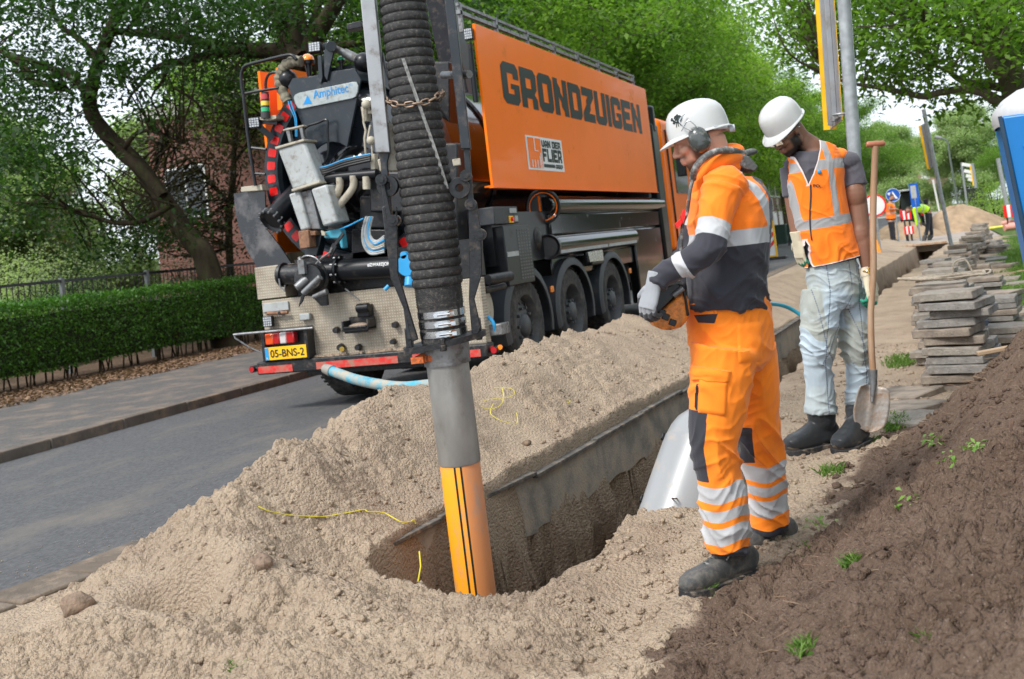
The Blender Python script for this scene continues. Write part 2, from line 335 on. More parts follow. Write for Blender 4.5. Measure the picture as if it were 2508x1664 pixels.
o = np_mesh('topsoil_heap', V, Q[heapm], SOIL, A); tag(o, 'heap of dark brown topsoil with roots and stones at lower right', 'soil heap')
o = np_mesh('ground', V, Q[~bankm & ~heapm], SOIL, A); o['kind'] = 'structure'
_fp = 0
def ground_z(x, y): return float(hfun(np.array([float(x)]), np.array([float(y)]))[0][0])
# --- flat sheets
def sheet(name, pts, z, m, kind='structure'):
    q = M().add([(x, y, z) for x, y in pts], [tuple(range(len(pts)))]).build(name, m, smooth=False); q['kind'] = kind; return q
asph = mat('asphalt', (.092, .092, .095), .85, var=.30, vs=55, bump=.5, bs=420, spec=.3, det=12, dirt=(.15, .135, .12), dirt_amt=.38, dirt_s=1.6, sx=(1, .5, 1))
asph2 = mat('old_asphalt', (.10, .096, .092), .9, var=.28, vs=40, bump=.5, bs=300, spec=.3, det=12, dirt=(.22, .17, .13), dirt_amt=.45, dirt_s=2.0)
kerbm = mat('kerb_concrete', (.125, .105, .088), .9, var=.25, vs=4, bump=.5, bs=150, spec=.2, dirt=(.27, .20, .14), dirt_amt=.5)
litter = mat('leaf_litter', (.17, .115, .08), .95, var=.5, vs=22, bump=1.6, bs=60, spec=.1, dirt=(.075, .05, .035), dirt_amt=.7, dirt_s=9)
lawnm = mat('lawn_soil', (.085, .13, .035), .95, var=.35, vs=9, bump=1.5, bs=90, spec=.1)
pinkp = mat('brick_paving', (.27, .19, .155), .9, var=.2, vs=6, bump=.6, bs=90, spec=.2)
sheet('road', [(-8.1, -12), (-1.5, -12), (-1.5, 1.9), (-3.5, 2.2), (-3.3, 14), (-2.9, 36.4), (-2.9, 140), (-8.1, 140)], -.03, asph)
sheet('footway', [(-11.6, -12), (-8.18, -12), (-8.18, 140), (-11.9, 140), (-11.9, 11)], .06, asph2)
sheet('brick_path', [(-13.1, 17), (-11.62, 13.0), (-11.62, 140), (-13.1, 140)], .066, pinkp)
sheet('verge', [(-300, -60), (-11.5, -60), (-11.5, 300), (-300, 300)], .05, litter)
sheet('far_ground', [(-14, 36.6), (60, 36.6), (60, 300), (-14, 300)], -.055, mat('pale_paving', (.33, .28, .245), .9, var=.12, vs=2, bump=.3, bs=60))
sheet('lawn', [(3.6, -12), (300, -12), (300, 300), (1.9, 300), (1.9, 36.7), (4.0, 36.7), (4.0, 9)], .0, lawnm)
# kerbs: real stones
def kerb_line(name, pts, w, z0, z1, mt, L=1.0):
    ms = M(); P = [Vector((x, y, 0)) for x, y in pts]
    for a, b in zip(P[:-1], P[1:]):
        n = max(1, round((b-a).length/L)); 
        for i in range(n):
            p = a+(b-a)*(i/n); q = a+(b-a)*((i+1)/n); d = (q-p).normalized()*.006
            c = (p+q)/2; c.z = (z0+z1)/2+random.uniform(-.004, .004); ms.bar(p+d+Vector((0, 0, c.z)), q-d+Vector((0, 0, c.z)), w, z1-z0)
    q = ms.build(name, mt, bevel=.012); q['kind'] = 'structure'; return q
kerb_line('kerb', [(-8.1+.0, -4), (-8.12, 9), (-8.0, 16), (-8.0, 60)], .13, -.12, .072, kerbm)
kpts = [PZ(u, v, .05) for u, v in ((-500, 1600), (-200, 1540), (0, 1470), (190, 1400), (381, 1325), (470, 1290))]
kl = [(p.x, p.y) for p in kpts]+[(-4.05, 6.5), (-3.95, 9), (-3.9, 20), (-3.8, 60)]
kerb_line('near_kerb', kl, .30, -.12, .05, mat('dirty_kerb', (.13, .10, .075), .95, var=.3, vs=6, bump=.6, bs=80, dirt=(.24, .18, .13), dirt_amt=.45, dirt_s=7), .8)
vp = [(x+.1, y) for x, y in kl]
o = M().add([(x, y, .035) for x, y in vp]+[(x+.7, y-.1, .035) for x, y in vp], [(i, i+1, len(vp)+i+1, len(vp)+i) for i in range(len(vp)-1)]).build('near_verge', SOIL); o['kind'] = 'structure'
# ============================================================ TRUCK
blackp = mat('black_paint', (.006, .007, .009), .35, var=.1, coat=.1, spec=.35, dirt=(.06, .05, .042), dirt_amt=.1, dirt_s=5)
blackg = mat('black_gloss', (.006, .006, .007), .13, var=.05, coat=.25, spec=.4, dirt=(.06, .05, .045), dirt_amt=.0, dirt_s=4)
dirtyb = mat('dirty_black_steel', (.011, .012, .014), .4, var=.3, vs=20, dirt=(.11, .085, .065), dirt_amt=.28, dirt_s=14, bump=.3, bs=60)
navyp = mat('dark_blue_paint', (.010, .017, .024), .35, var=.15, coat=.2, dirt=(.07, .07, .068), dirt_amt=.22, dirt_s=12)
orangep = mat('orange_paint', (1.0, .19, .002), .38, var=.03, coat=.16, spec=.15, vs=2, dirt=(.62, .19, .03), dirt_amt=.08, dirt_s=3)
greym = mat('grey_steel', (.22, .225, .23), .45, metal=.6, var=.2, vs=15, dirt=(.09, .065, .045), dirt_amt=.4, dirt_s=14, bump=.2, bs=70)
lgrey = mat('light_grey_paint', (.38, .40, .40), .5, var=.12, dirt=(.20, .17, .13), dirt_amt=.35, dirt_s=16)
beigem = mat('beige_plastic', (.42, .38, .30), .6, var=.15, dirt=(.2, .15, .1), dirt_amt=.35, dirt_s=20)
rubber = mat('hose_rubber', (.030, .029, .029), .7, var=.3, vs=30, bump=.8, bs=200, dirt=(.17, .155, .135), dirt_amt=.32, dirt_s=60)
tyrem = mat('tyre_rubber', (.022, .021, .021), .85, var=.25, bump=.4, bs=120, dirt=(.09, .08, .07), dirt_amt=.6, dirt_s=10)
rimm = mat('rim_dark', (.045, .05, .056), .5, var=.2, dirt=(.11, .10, .09), dirt_amt=.5, dirt_s=12)
fendm = mat('fender_plastic', (.028, .032, .038), .5, var=.12, dirt=(.07, .065, .058), dirt_amt=.25, dirt_s=8, bump=.15, bs=200)
redr = mat('red_reflector', (.80, .012, .010), .3, var=.1, vs=40)
redd = mat('dirty_red_reflector', (.62, .03, .025), .4, var=.1, vs=40, dirt=(.30, .20, .14), dirt_amt=.6, dirt_s=9)
redl = mat('red_lens', (.45, .008, .012), .1, var=.1, coat=1)
whitem = mat('white_vinyl', (.78, .78, .78), .4, var=.04)
blackv = mat('black_vinyl', (.012, .020, .018), .45, var=.1, spec=.3)
amber = mat('amber_lens', (.95, .25, .01), .12, var=.1, coat=1)
greenl = mat('green_lens', (.0, .40, .14), .15, var=.1, coat=1)
yell = mat('yellow_plastic', (.90, .50, .01), .35, var=.05)
rustm = mat('rust', (.26, .13, .07), .8, var=.35, vs=20, bump=.5, bs=80, dirt=(.12, .07, .05), dirt_amt=.5, dirt_s=18)
bluep = mat('blue_plastic', (.02, .30, .62), .4, var=.1, dirt=(.25, .2, .14), dirt_amt=.15, dirt_s=12)
teal = mat('teal_paint', (.05, .33, .45), .5, var=.2, dirt=(.2, .17, .13), dirt_amt=.35, dirt_s=14)
chrome = mat('polished_steel', (.62, .63, .64), .25, metal=1, var=.1, vs=30, dirt=(.25, .22, .18), dirt_amt=.2, dirt_s=20)
glassd = mat('dark_glass', (.02, .03, .035), .05, var=0, coat=1)
ledm = mat('led_lens', (.45, .47, .5), .2, var=.3, vs=60)
def tread_mat():
    m = bpy.data.materials.new('tread_plate'); m.use_nodes = True; nt = m.node_tree; b = nt.nodes['Principled BSDF']; L = nt.links.new; N = nt.nodes.new
    geo = N('ShaderNodeNewGeometry'); 
    def nz(s, d=6):
        n = N('ShaderNodeTexNoise'); n.inputs['Scale'].default_value = s; n.inputs['Detail'].default_value = d; n.inputs['Roughness'].default_value = .65; L(geo.outputs['Position'], n.inputs['Vector']); return n.outputs[0]
    sp = N('ShaderNodeSeparateXYZ'); L(geo.outputs['Position'], sp.inputs[0])
    def mth(op, a, b_=None, c=None):
        q = N('ShaderNodeMath'); q.operation = op
        for i, s_ in enumerate((a, b_, c)):
            if s_ is None: continue
            if isinstance(s_, (int, float)): q.inputs[i].default_value = s_
            else: L(s_, q.inputs[i])
        return q.outputs[0]
    # checkered tear pattern: short raised lozenges in two directions
    a = mth('ADD', sp.outputs[0], sp.outputs[2]); c = mth('SUBTRACT', sp.outputs[0], sp.outputs[2])
    s1 = mth('SINE', mth('MULTIPLY', a, 110)); s2 = mth('SINE', mth('MULTIPLY', c, 110))
    pat = mth('MULTIPLY', s1, s2); pr = N('ShaderNodeMapRange'); pr.inputs[1].default_value = .25; pr.inputs[2].default_value = .7; L(pat, pr.inputs[0])
    mixc = N('ShaderNodeMix'); mixc.data_type = 'RGBA'; mixc.inputs[6].default_value = (.40, .345, .27, 1); mixc.inputs[7].default_value = (.21, .165, .115, 1)
    r = N('ShaderNodeMapRange'); r.inputs[1].default_value = .42; r.inputs[2].default_value = .75; L(nz(5, 10), r.inputs[0]); L(r.outputs[0], mixc.inputs[0])
    mx2 = N('ShaderNodeMix'); mx2.data_type = 'RGBA'; mx2.inputs[7].default_value = (.52, .48, .40, 1); L(mth('MULTIPLY', pr.outputs[0], .6), mx2.inputs[0]); L(mixc.outputs[2], mx2.inputs[6]); L(mx2.outputs[2], b.inputs['Base Color'])
    b.inputs['Metallic'].default_value = .25; b.inputs['Roughness'].default_value = .6
    bp = N('ShaderNodeBump'); bp.inputs['Strength'].default_value = .7; bp.inputs['Distance'].default_value = .004; L(pr.outputs[0], bp.inputs['Height']); L(bp.outputs[0], b.inputs['Normal']); return m
treadm = tread_mat()
GLY = {
 'G': "a####b ###### ##..## ##.... ##.### ##..## ###### c####d", 'R': "#####b ###### ##..## ##..## #####d #####b ##..## ##..##",
 'O': "a####b ###### ##..## ##..## ##..## ##..## ###### c####d", 'N': "##..## ##b.## ###.## ###b## ##c### ##.### ##.c## ##..##",
 'D': "#####b ###### ##..## ##..## ##..## ##..## ###### #####d", 'Z': "###### ###### ..a##d ..##d. .a##.. a##d.. ###### ######",
 'U': "##..## ##..## ##..## ##..## ##..## ##..## ###### c####d", 'I': "## ## ## ## ## ## ## ##", 'E': "###### ###### ##.... #####. #####. ##.... ###### ######",
 'V': "##..## ##..## ##..## ##..## ##..## ##ba## c####d .c##d.", 'A': ".a##b. a####b ##..## ##..## ###### ###### ##..## ##..##",
 'F': "###### ###### ##.... #####. #####. ##.... ##.... ##....", 'L': "##.... ##.... ##.... ##.... ##.... ##.... ###### ######",
 'P': "#####b ###### ##..## ##..## #####d ####d. ##.... ##....", ' ': ". . . . . . . ."}
def glyphs(ms, text, o, xd, zd, cw, chh, gap=.8, off=Vector((0, 0, 0)), mi=0):
    """block letters from grid cells; o = bottom left, cw/chh = cell size"""
    o = Vector(o)+off; xd = Vector(xd); zd = Vector(zd); X = 0
    for ch in text:
        rows = GLY[ch].split(' ') if ch != ' ' else None
        if rows is None: X += 3; continue
        for r_, row in enumerate(rows):
            for c_, k in enumerate(row):
                if k == '.': continue
                x0, x1, z0, z1 = X+c_, X+c_+1, 7-r_, 8-r_
                q = [(x0, z0), (x1, z0), (x1, z1), (x0, z1)]
                if k == 'a': q = [(x0, z0), (x1, z0), (x1, z1)]
                elif k == 'b': q = [(x0, z0), (x1, z0), (x0, z1)]
                elif k == 'c': q = [(x1, z0), (x1, z1), (x0, z1)]
                elif k == 'd': q = [(x0, z0), (x1, z1), (x0, z1)]
                ms.add([o+xd*(a*cw)+zd*(b_*chh) for a, b_ in q], [tuple(range(len(q)))], mi)
        X += len(rows[0])+gap
    return X*cw
def text_mesh(ms, s, o, xd, zd, h, w=None, mi=0, bold=0):
    cu = bpy.data.curves.new('txt', 'FONT'); cu.body = s; cu.size = 1; cu.offset = bold; ob = bpy.data.objects.new('txt', cu); COL.objects.link(ob)
    dg = bpy.context.evaluated_depsgraph_get(); me = bpy.data.meshes.new_from_object(ob.evaluated_get(dg))
    xs = [v.co.x for v in me.vertices]; zs = [v.co.y for v in me.vertices]; x0, x1, z0, z1 = min(xs), max(xs), min(zs), max(zs)
    k = h/(z1-z0); kx = k if w is None else w/(x1-x0); xd = Vector(xd); zd = Vector(zd); o = Vector(o)
    ms.add([o+xd*((v.co.x-x0)*kx)+zd*((v.co.y-z0)*k) for v in me.vertices], [tuple(p.vertices) for p in me.polygons], mi)
    bpy.data.objects.remove(ob); bpy.data.meshes.remove(me); bpy.data.curves.remove(cu)
TX0, TX1, TY = -6.62, -4.1, 9.5
truck = empty('suction_excavator_truck', (-5.35, 9.5, 0)); tag(truck, 'black and orange suction excavator truck with an orange side panel and a thick ribbed hose', 'truck')
T = truck
def R(u, v, y=TY): return PY(u, v, y)
X_, Y_, Z_ = Vector((1, 0, 0)), Vector((0, 1, 0)), Vector((0, 0, 1))
# chassis
q = M(); q.bb(-6.1, -5.75, 9.75, 19.5, .62, .9); q.bb(-4.95, -4.6, 9.75, 19.5, .62, .9); q.bb(-6.3, -4.4, 9.7, 17.5, .92, 1.25); q.bb(-6.2, -4.5, 9.62, 9.75, .3, .6)
for y in (10.83, 12.42, 14.15, 17.6): q.cyl((-6.3, y, .53), (-4.4, y, .53), .09)
q.build('chassis', dirtyb, T, bevel=.01)
# rear box with tread plate
a = M(); zt = R(900, 729, 9.5).z
a.bb(-6.57, -4.1, 9.5, 9.62, .47, 1.12).build('rear_panel', treadm, T, bevel=.006)
M().bb(-6.61, -6.26, 9.49, 9.9, 1.135, 1.47).build('tread_plate_box', treadm, T, bevel=.008)
M().bb(-6.55, -6.24, 9.478, 9.498, 1.0, 1.09).build('warning_plate', lgrey, T, bevel=.004)
# bumper
bm_ = M().bb(-6.63, -4.05, 9.38, 9.56, .37, .5); bmp = bm_.build('rear_bumper', dirtyb, T, bevel=.015)
s_ = M()
for x0, x1 in ((-6.61, -6.2), (-5.92, -5.0), (-4.84, -4.62), (-4.27, -4.12)):
    so = M().bb(x0, x1, 9.374, 9.379, .385, .455).build('reflective_stripe', redd, T); so.parent = bmp; so.matrix_world = Matrix.Translation(T.location)
# sand lying on the bumper
q = M(); 
for i in range(90):
    x = random.uniform(-6.3, -4.3); q.ball((x, random.uniform(9.42, 9.5), .5), (random.uniform(.02, .06), .03, random.uniform(.008, .03)), n=6, m_=4)
q.build('sand_dirt', mat('caked_sand', (.27, .20, .145), .95, var=.4, vs=40, bump=.8, bs=100), T)
# end lamps
for x, s in ((-6.72, -1), (-4.0, 1)):
    q = M().cyl((x-s*.1, 9.46, .43), (x, 9.46, .43), .022); q.cyl((x, 9.42, .43), (x, 9.5, .43), .035, mi=0); q.cyl((x, 9.412, .43), (x, 9.42, .43), .03, mi=1); q.build('marker_lamp', [blackp, redl], T)
M().cyl((-4.02, 9.44, .44), (-4.02, 9.43, .44), .028, mi=0).cyl((-3.95, 9.46, .45), (-3.95, 9.45, .45), .024, mi=1).build('side_marker', [redl, amber], T)
# tail lamp and number plate
q = M(); q.bb(-6.53, -6.49, 9.36, 9.49, .5, .82); q.bb(-6.49, -5.98, 9.36, 9.49, .795, .82); q.bb(-6.02, -5.98, 9.36, 9.49, .5, .795); q.bb(-6.49, -6.02, 9.44, 9.49, .5, .795); q.build('lamp_frame', dirtyb, T, bevel=.004)
q = M(); q.bb(-6.48, -6.38, 9.355, 9.435, .67, .785, mi=1); q.bb(-6.379, -6.305, 9.35, 9.435, .67, .785, mi=0); q.bb(-6.304, -6.225, 9.352, 9.435, .67, .785, mi=2); q.bb(-6.224, -6.13, 9.35, 9.435, .67, .785, mi=0)
q.build('tail_lamp', [redl, mat('orange_lens', (.8, .09, .01), .1, var=.1, coat=1), mat('clear_lens', (.6, .55, .55), .1, var=.1, coat=1)], T, bevel=.012)
npl = M().bb(-6.49, -6.0, 9.35, 9.358, .515, .645).build('number_plate', yell, T, bevel=.002)
q = M().bb(-6.487, -6.445, 9.3465, 9.3495, .519, .641, mi=1); text_mesh(q, 'NL', (-6.48, 9.3455, .528), X_, Z_, .018, .026, mi=2); text_mesh(q, '05-BNS-2', (-6.425, 9.3455, .54), X_, Z_, .078, .40, bold=.012)
o = q.build('lettering', [blackv, bluep, whitem], T, smooth=False, fixn=False); o.parent = npl; o.matrix_world = Matrix.Translation(T.location)
# long swing-out rod
q = M(); q.tube([R(572, 820, 9.3), R(600, 817, 9.3), R(766, 803, 9.34)], .013, 8); q.tube([R(573, 819, 9.3), R(576, 828, 9.3), R(610, 850, 9.35), R(645, 866, 9.4)], .009, 8); q.build('swing_rod', greym, T)
# flood lamps
def flood(p, w, h, yaw=0, tilt=0, par=T):
    Rm = Matrix.Rotation(yaw, 3, 'Z')@Matrix.Rotation(tilt, 3, 'X'); p = Vector(p)
    q = M().box(p, (w, .07, h), Rm); f = q.build('work_lamp', blackp, par, bevel=.008)
    q = M()
    for i in range(4):
        for j in range(4): q.box(p+Rm@Vector(((i-1.5)*w*.22, -.038, (j-1.5)*h*.22)), (w*.17, .01, h*.17), Rm)
    l = q.build('led', ledm, par); l.parent = f; l.matrix_world = Matrix.Translation(par.location); return f
flood(R(658, 787, 9.44), .10, .11, .25)
q = M().bb(-6.10, -5.98, 9.44, 9.49, 1.0-.12, 1.0-.05).build('small_lamp', lgrey, T, bevel=.01)
# coupling scoop
c = R(880, 805, 9.4); q = M(); q.box(c, (.30, .16, .03)); q.box(c+Vector((-.14, 0, .04)), (.02, .16, .1)); q.box(c+Vector((.14, 0, .04)), (.02, .16, .1)); q.box(c+Vector((0, .07, .06)), (.28, .02, .12)); q.box(c+Vector((0, -.07, .0)), (.26, .02, .07), Matrix.Rotation(.4, 3, 'X'))
q.build('coupling_scoop', dirtyb, T, bevel=.006)
q = M().ball(c+Vector((0, 0, .02)), (.12, .06, .04), n=14).build('sand_heap', mat('sand_load', (.30, .22, .16), .95, var=.3, vs=60, bump=.8, bs=120), T)
q = M(); q.box(c+Vector((.06, .05, .17)), (.14, .1, .12)); q.cyl(c+Vector((.0, 0, .2)), c+Vector((.14, 0, .2)), .045); q.build('coupling_jaw', blackp, T, bevel=.01)
q = M(); 
for u, v, r_ in ((826, 808, .035), (970, 795, .035), (837, 850, .04), (880, 850, .035), (965, 836, .03), (690, 766, .022), (815, 885, .02)): p = R(u, v, 9.48); M().cyl(p, p+Vector((0, -.05, 0)), r_, r_*.8, 14).build('socket', dirtyb, T)
q = M(); q.cyl(R(837, 855, 9.40), R(837, 855, 9.36), .025); q.build('brass_valve', mat('brass', (.45, .3, .06), .4, metal=.8), T)
q = M(); q.cyl(R(655, 768, 9.45), R(705, 765, 9.45), .018); q.build('hinge_rod', rustm, T)
# rear axle tyre seen under the bumper (wheels)
def wheel(x, y, r, wd, name='wheel', side=1, hub=0):
    w_ = empty('wheel', (x, y, r)); w_.parent = T; w_.matrix_world = Matrix.Translation((x, y, r)); s = side
    q = M(); q.lathe([(-.02*s, r*.6), (0, r*.62), (.012*s, r*.80), (.0, r*.93), (-.03*s, r*.985), (-.06*s, r), (-wd+.06*s if False else -(wd-.06)*s, r), (-(wd-.03)*s, r*.985), (-wd*s, r*.93), (-wd*s, r*.6)], (x, y, r), (1, 0, 0), 48)
    for k in range(44):
        a = 2*PI*k/44; 
        for dx in (-.05, -.15, -.25): 
            if abs(dx) < wd: q.box((x+dx*s, y+math.cos(a+dx*3)*(r+.002), r+math.sin(a+dx*3)*(r+.002)), (.07, .035, .012), Matrix.Rotation(a+dx*3-PI/2, 3, 'X'))
    o = q.build('tyre', tyrem, w_)
    q = M()
    if hub == 0: prof = [(0.0, r*.62), (-.02, r*.59), (-.10, r*.56), (-.11, r*.50), (-.07, r*.44), (-.05, r*.30), (-.05, r*.24), (-.02, r*.22), (.0, r*.17), (.01, .001)]
    else: prof = [(0.0, r*.62), (-.02, r*.59), (-.15, r*.55), (-.17, r*.42), (-.15, r*.30), (-.06, r*.27), (-.05, r*.24), (-.02, r*.22), (.0, r*.17), (.01, .001)]
    q.lathe([(h*s, rr) for h, rr in prof], (x, y, r), (1, 0, 0), 40)
    for k in range(10):
        a = 2*PI*k/10; rb = r*(.36 if hub == 0 else .26); hx = -.055 if hub == 0 else -.05
        q.cyl((x+hx*s, y+math.cos(a)*rb, r+math.sin(a)*rb), (x+(hx+.035)*s, y+math.cos(a)*rb, r+math.sin(a)*rb), .018, n=6)
    for k in range(10):
        a = 2*PI*(k+.5)/10
        if hub == 0: q.cyl((x-.062*s, y+math.cos(a)*r*.47, r+math.sin(a)*r*.47), (x-.075*s, y+math.cos(a)*r*.47, r+math.sin(a)*r*.47), .03, n=12, mi=1)
    q.build('rim', [rimm, blackp], w_)
AXL = (10.83, 12.42, 14.15)
for i, y in enumerate(AXL):
    wheel(-4.17, y, .53, .34, hub=0 if i == 0 else 1); wheel(-6.55, y, .53, .34, side=-1)
for x in (-5.95,): 
    q = M().lathe([(0, .2), (0, .46), (.03, .5), (.27, .5), (.3, .46), (.3, .2)], (x-.15, 10.2, .5), (1, 0, 0), 40); q.build('inner_tyre', tyrem, T)
wheel(-4.17, 19.0, .5, .32); wheel(-6.55, 19.0, .5, .32, side=-1)
# fender arches
def arch(y, x=-4.12, s=1):
    pts = []; n = 22; ri, ro = .63, .74
    prof = [(0.0, ri), (.0, ro-.05), (-.02, ro), (-.30, ro), (-.30, ro-.015), (-.03, ro-.02), (-.02, ri)]
    ms = M(); vs = []; k = len(prof)
    for i in range(n+1):
        a = -.30+(PI+.6)*i/n
        for h, rr in prof: 
            zz = .53+math.sin(a)*rr*.82+.04; vs.append((x+h*s, y+math.cos(a)*rr, zz))
    ms.add(vs, [(i*k+j, i*k+(j+1) % k, (i+1)*k+(j+1) % k, (i+1)*k+j) for i in range(n) for j in range(k)]+[tuple(range(k)), tuple(n*k+j for j in range(k))])
    return ms.build('fender', fendm, T, ang=30)
for y in AXL: arch(y)
for u, v in ((1352, 708), (1543, 663)):
    p = PX(u, v, -4.11); M().box(p, (.02, .09, .07)).build('side_marker', amber, T, bevel=.005)
# tank
tc_ = Vector((-5.5, 0, 2.38)); TR = 1.02
q = M(); q.lathe([(10.0, .96), (10.05, TR), (16.8, TR), (16.95, .9), (17.0, .0)], tc_, Y_, 56)
for y in (11.2, 12.9, 14.6, 16.2): q.torus(tc_+Y_*y, Y_, TR+.01, .03, 56, 6)
tank = q.build('tank', blackg, T)
q = M(); q.lathe([(9.78, 1.06), (9.78, .90), (9.84, .88), (9.98, .9), (9.98, 1.06), (9.78, 1.06)], tc_, Y_, 64); ring = q.build('door_ring', navyp, T, ang=25)
q = M()
for k in range(34):
    a = rad(96+k*8.1); a1 = a+rad(5.0); n = 4; R0, R1 = .925, 1.025
    vs = []; 
    for i in range(n+1):
        t = a+(a1-a)*i/n; e = 0.006 if i in (0, n) else 0
        vs += [tc_+Vector((math.cos(t)*(R0+e), 9.776, math.sin(t)*(R0+e))), tc_+Vector((math.cos(t)*(R1-e), 9.776, math.sin(t)*(R1-e)))]
    q.add(vs, [(2*i, 2*i+2, 2*i+3, 2*i+1) for i in range(n)])
o = q.build('red_dash', redr, T, smooth=False, fixn=False); o.parent = ring; o.matrix_world = Matrix.Translation(T.location)
doorm = mat('door_enamel', (.02, .024, .032), .12, var=.2, vs=2, coat=.8)
q = M(); q.lathe([(9.96, .89), (9.86, .80), (9.80, .6), (9.75, .35), (9.735, .0)], tc_, Y_, 56); q.build('tank_door', doorm, T)
q = M(); q.lathe([(9.81, .42), (9.72, .34), (9.66, .2), (9.645, .0)], tc_+Vector((.05, 0, -.15)), Y_, 40); q.build('inspection_dome', blackg, T)
# shield with maker's plate
def PR(L, y): return [R(u, v, y) for u, v in L]
def s3(L): return [(600+a/4.48, 100+b/4.48) for a, b in L]
def s2(L): return [(550+a/2.613, 400+b/2.613) for a, b in L]
def s1(L): return [(550+a/3.136, b/3.136) for a, b in L]
def s4(L): return [(620+a/4.479, 430+b/4.479) for a, b in L]
M().prism(PR(s3([(470, 500), (520, 410), (800, 380), (830, 460), (905, 455), (915, 340), (1200, 300), (1270, 430), (1120, 1165), (1040, 1120), (960, 1108), (880, 1120), (820, 1155), (740, 1232)]), 9.58), (0, .03, 0)).build('shield_plate', navyp, T, bevel=.004)
mp_ = [(550, 590), (590, 570), (1180, 450), (1220, 452), (1240, 490), (1235, 560), (1215, 610), (1180, 630), (620, 745), (580, 740), (550, 690), (532, 620)]
nb_ = M().prism(PR(s3(mp_), 9.555), (0, .02, 0)).build('name_plate', mat('plate_metal', (.36, .40, .40), .4, metal=.3, var=.15, vs=14, dirt=(.2, .18, .14), dirt_amt=.35, dirt_s=16), T, bevel=.004)
q = M(); p0 = R(*s3([(755, 665)])[0], 9.552); p1 = R(*s3([(1140, 590)])[0], 9.552); dx = (p1-p0).normalized(); dz = Vector((-dx.z, 0, dx.x))
text_mesh(q, 'Amphitec', p0, dx, dz, .115, (p1-p0).length, bold=.012); p2 = p1+dx*.012+dz*.075; text_mesh(q, '(C)', p2, dx, dz, .03, .04)
t0, t1, t2 = PR(s3([(640, 700), (735, 690), (685, 595)]), 9.552); q.add([t0, t1, t2], [(0, 1, 2)])
o = q.build('lettering', mat('blue_vinyl', (.0, .25, .62), .4), T, smooth=False, fixn=False); o.parent = nb_; o.matrix_world = Matrix.Translation(T.location)
# lifting bracket and cylinder
q = M()
for a, b_ in (((800, 150), (850, 460)), ((880, 20), (880, 470))):
    pass
q.prism(PR(s3([(795, 160), (835, 160), (850, 400), (835, 465), (810, 465)]), 9.56), (0, .2, 0)); q.prism(PR(s3([(900, 15), (960, 20), (985, 60), (930, 290), (900, 440), (870, 380), (865, 130)]), 9.55), (0, .03, 0)); q.prism(PR(s3([(850, 30), (900, 12), (900, 60), (860, 110)]), 9.7), (0, .05, 0))
q.cyl(R(*s3([(945, 60)])[0], 9.5), R(*s3([(945, 60)])[0], 9.75), .055); q.build('lifting_bracket', navyp, T, bevel=.004)
q = M(); pa, pb = R(*s3([(950, 65)])[0], 9.68), R(*s3([(1300, 235)])[0], 9.75); q.cyl(pa, pb, .035); q.cyl(pa.lerp(pb, .4), pa.lerp(pb, .95), .05); q.ball(pb, .1, n=14, mi=1); q.build('hydraulic_cylinder', [greym, blackp], T); M().ball(R(*s3([(470, 420)])[0], 9.65), .1, n=14).build('ball_joint', blackp, T)
flood(R(772, 118, 9.62), .13, .11, .3, -.2)
flood(R(624, 301, 9.62), .12, .11, .35)
# beacons
def beacon(p, r, m_, par=T):
    q = M().cyl(p+Vector((0, 0, -r*2.2)), p+Vector((0, 0, -r*.4)), r*.35, r*.5); q.cyl(p+Vector((0, 0, -r*.5)), p, r*.95, r, 20); q.build('beacon_base', blackp, par)
    M().ball(p, (r*.92, r*.92, r*1.0), z0=0, n=20).build('beacon', m_, par)
beacon(R(754, 149, 9.75), .075, amber); beacon(R(835, 148, 9.75), .045, greenl)
# wrapped hose
def smooth_path(P, n=6):
    P = [Vector(p) for p in P]; out = []
    for i in range(len(P)-1):
        a, b, c, d = P[max(i-1, 0)], P[i], P[i+1], P[min(i+2, len(P)-1)]
        for k in range(n):
            t = k/n; out.append(.5*((2*b)+(-a+c)*t+(2*a-5*b+4*c-d)*t*t+(-a+3*b-3*c+d)*t**3))
    out.append(P[-1]); return out
pp = smooth_path(PR(s3([(620, 225), (540, 225), (450, 265), (400, 340), (378, 430), (410, 540), (470, 665)]), 9.62), 8)
M().tube(pp, [.055+.006*math.sin(i*1.3) for i in range(len(pp))], 12).build('sleeved_hose', mat('sleeve_cloth', (.20, .18, .13), .9, var=.4, vs=14, bump=1, bs=30), T)
q = M()
for k, off in enumerate((0, 12, 24)):
    q.tube(smooth_path(PR(s3([(475+off, 660), (500+off, 740), (550+off*.5, 860), (560+off*.4, 1050)]), 9.52), 6), .008, 6, mi=0 if k != 1 else 1)
q.build('air_line', [bluep, blackp], T)
# ladder rail
q = M(); A_ = PR([(626, 455), (617, 400), (606, 320), (597, 240), (591, 195), (594, 172), (605, 160), (650, 148), (700, 136), (716, 136), (726, 146)], 9.55); q.tube(smooth_path(A_, 4), .018, 10)
for L in ([(596, 230), (640, 222), (682, 215)], [(614, 362), (652, 366)], [(620, 425), (650, 427)]): q.tube(PR(L, 9.56), .015, 8)
q.tube(smooth_path(PR([(651, 222), (651, 200), (657, 184), (668, 178), (684, 177)], 9.6), 4), .015, 8); q.build('hand_rail', blackp, T)
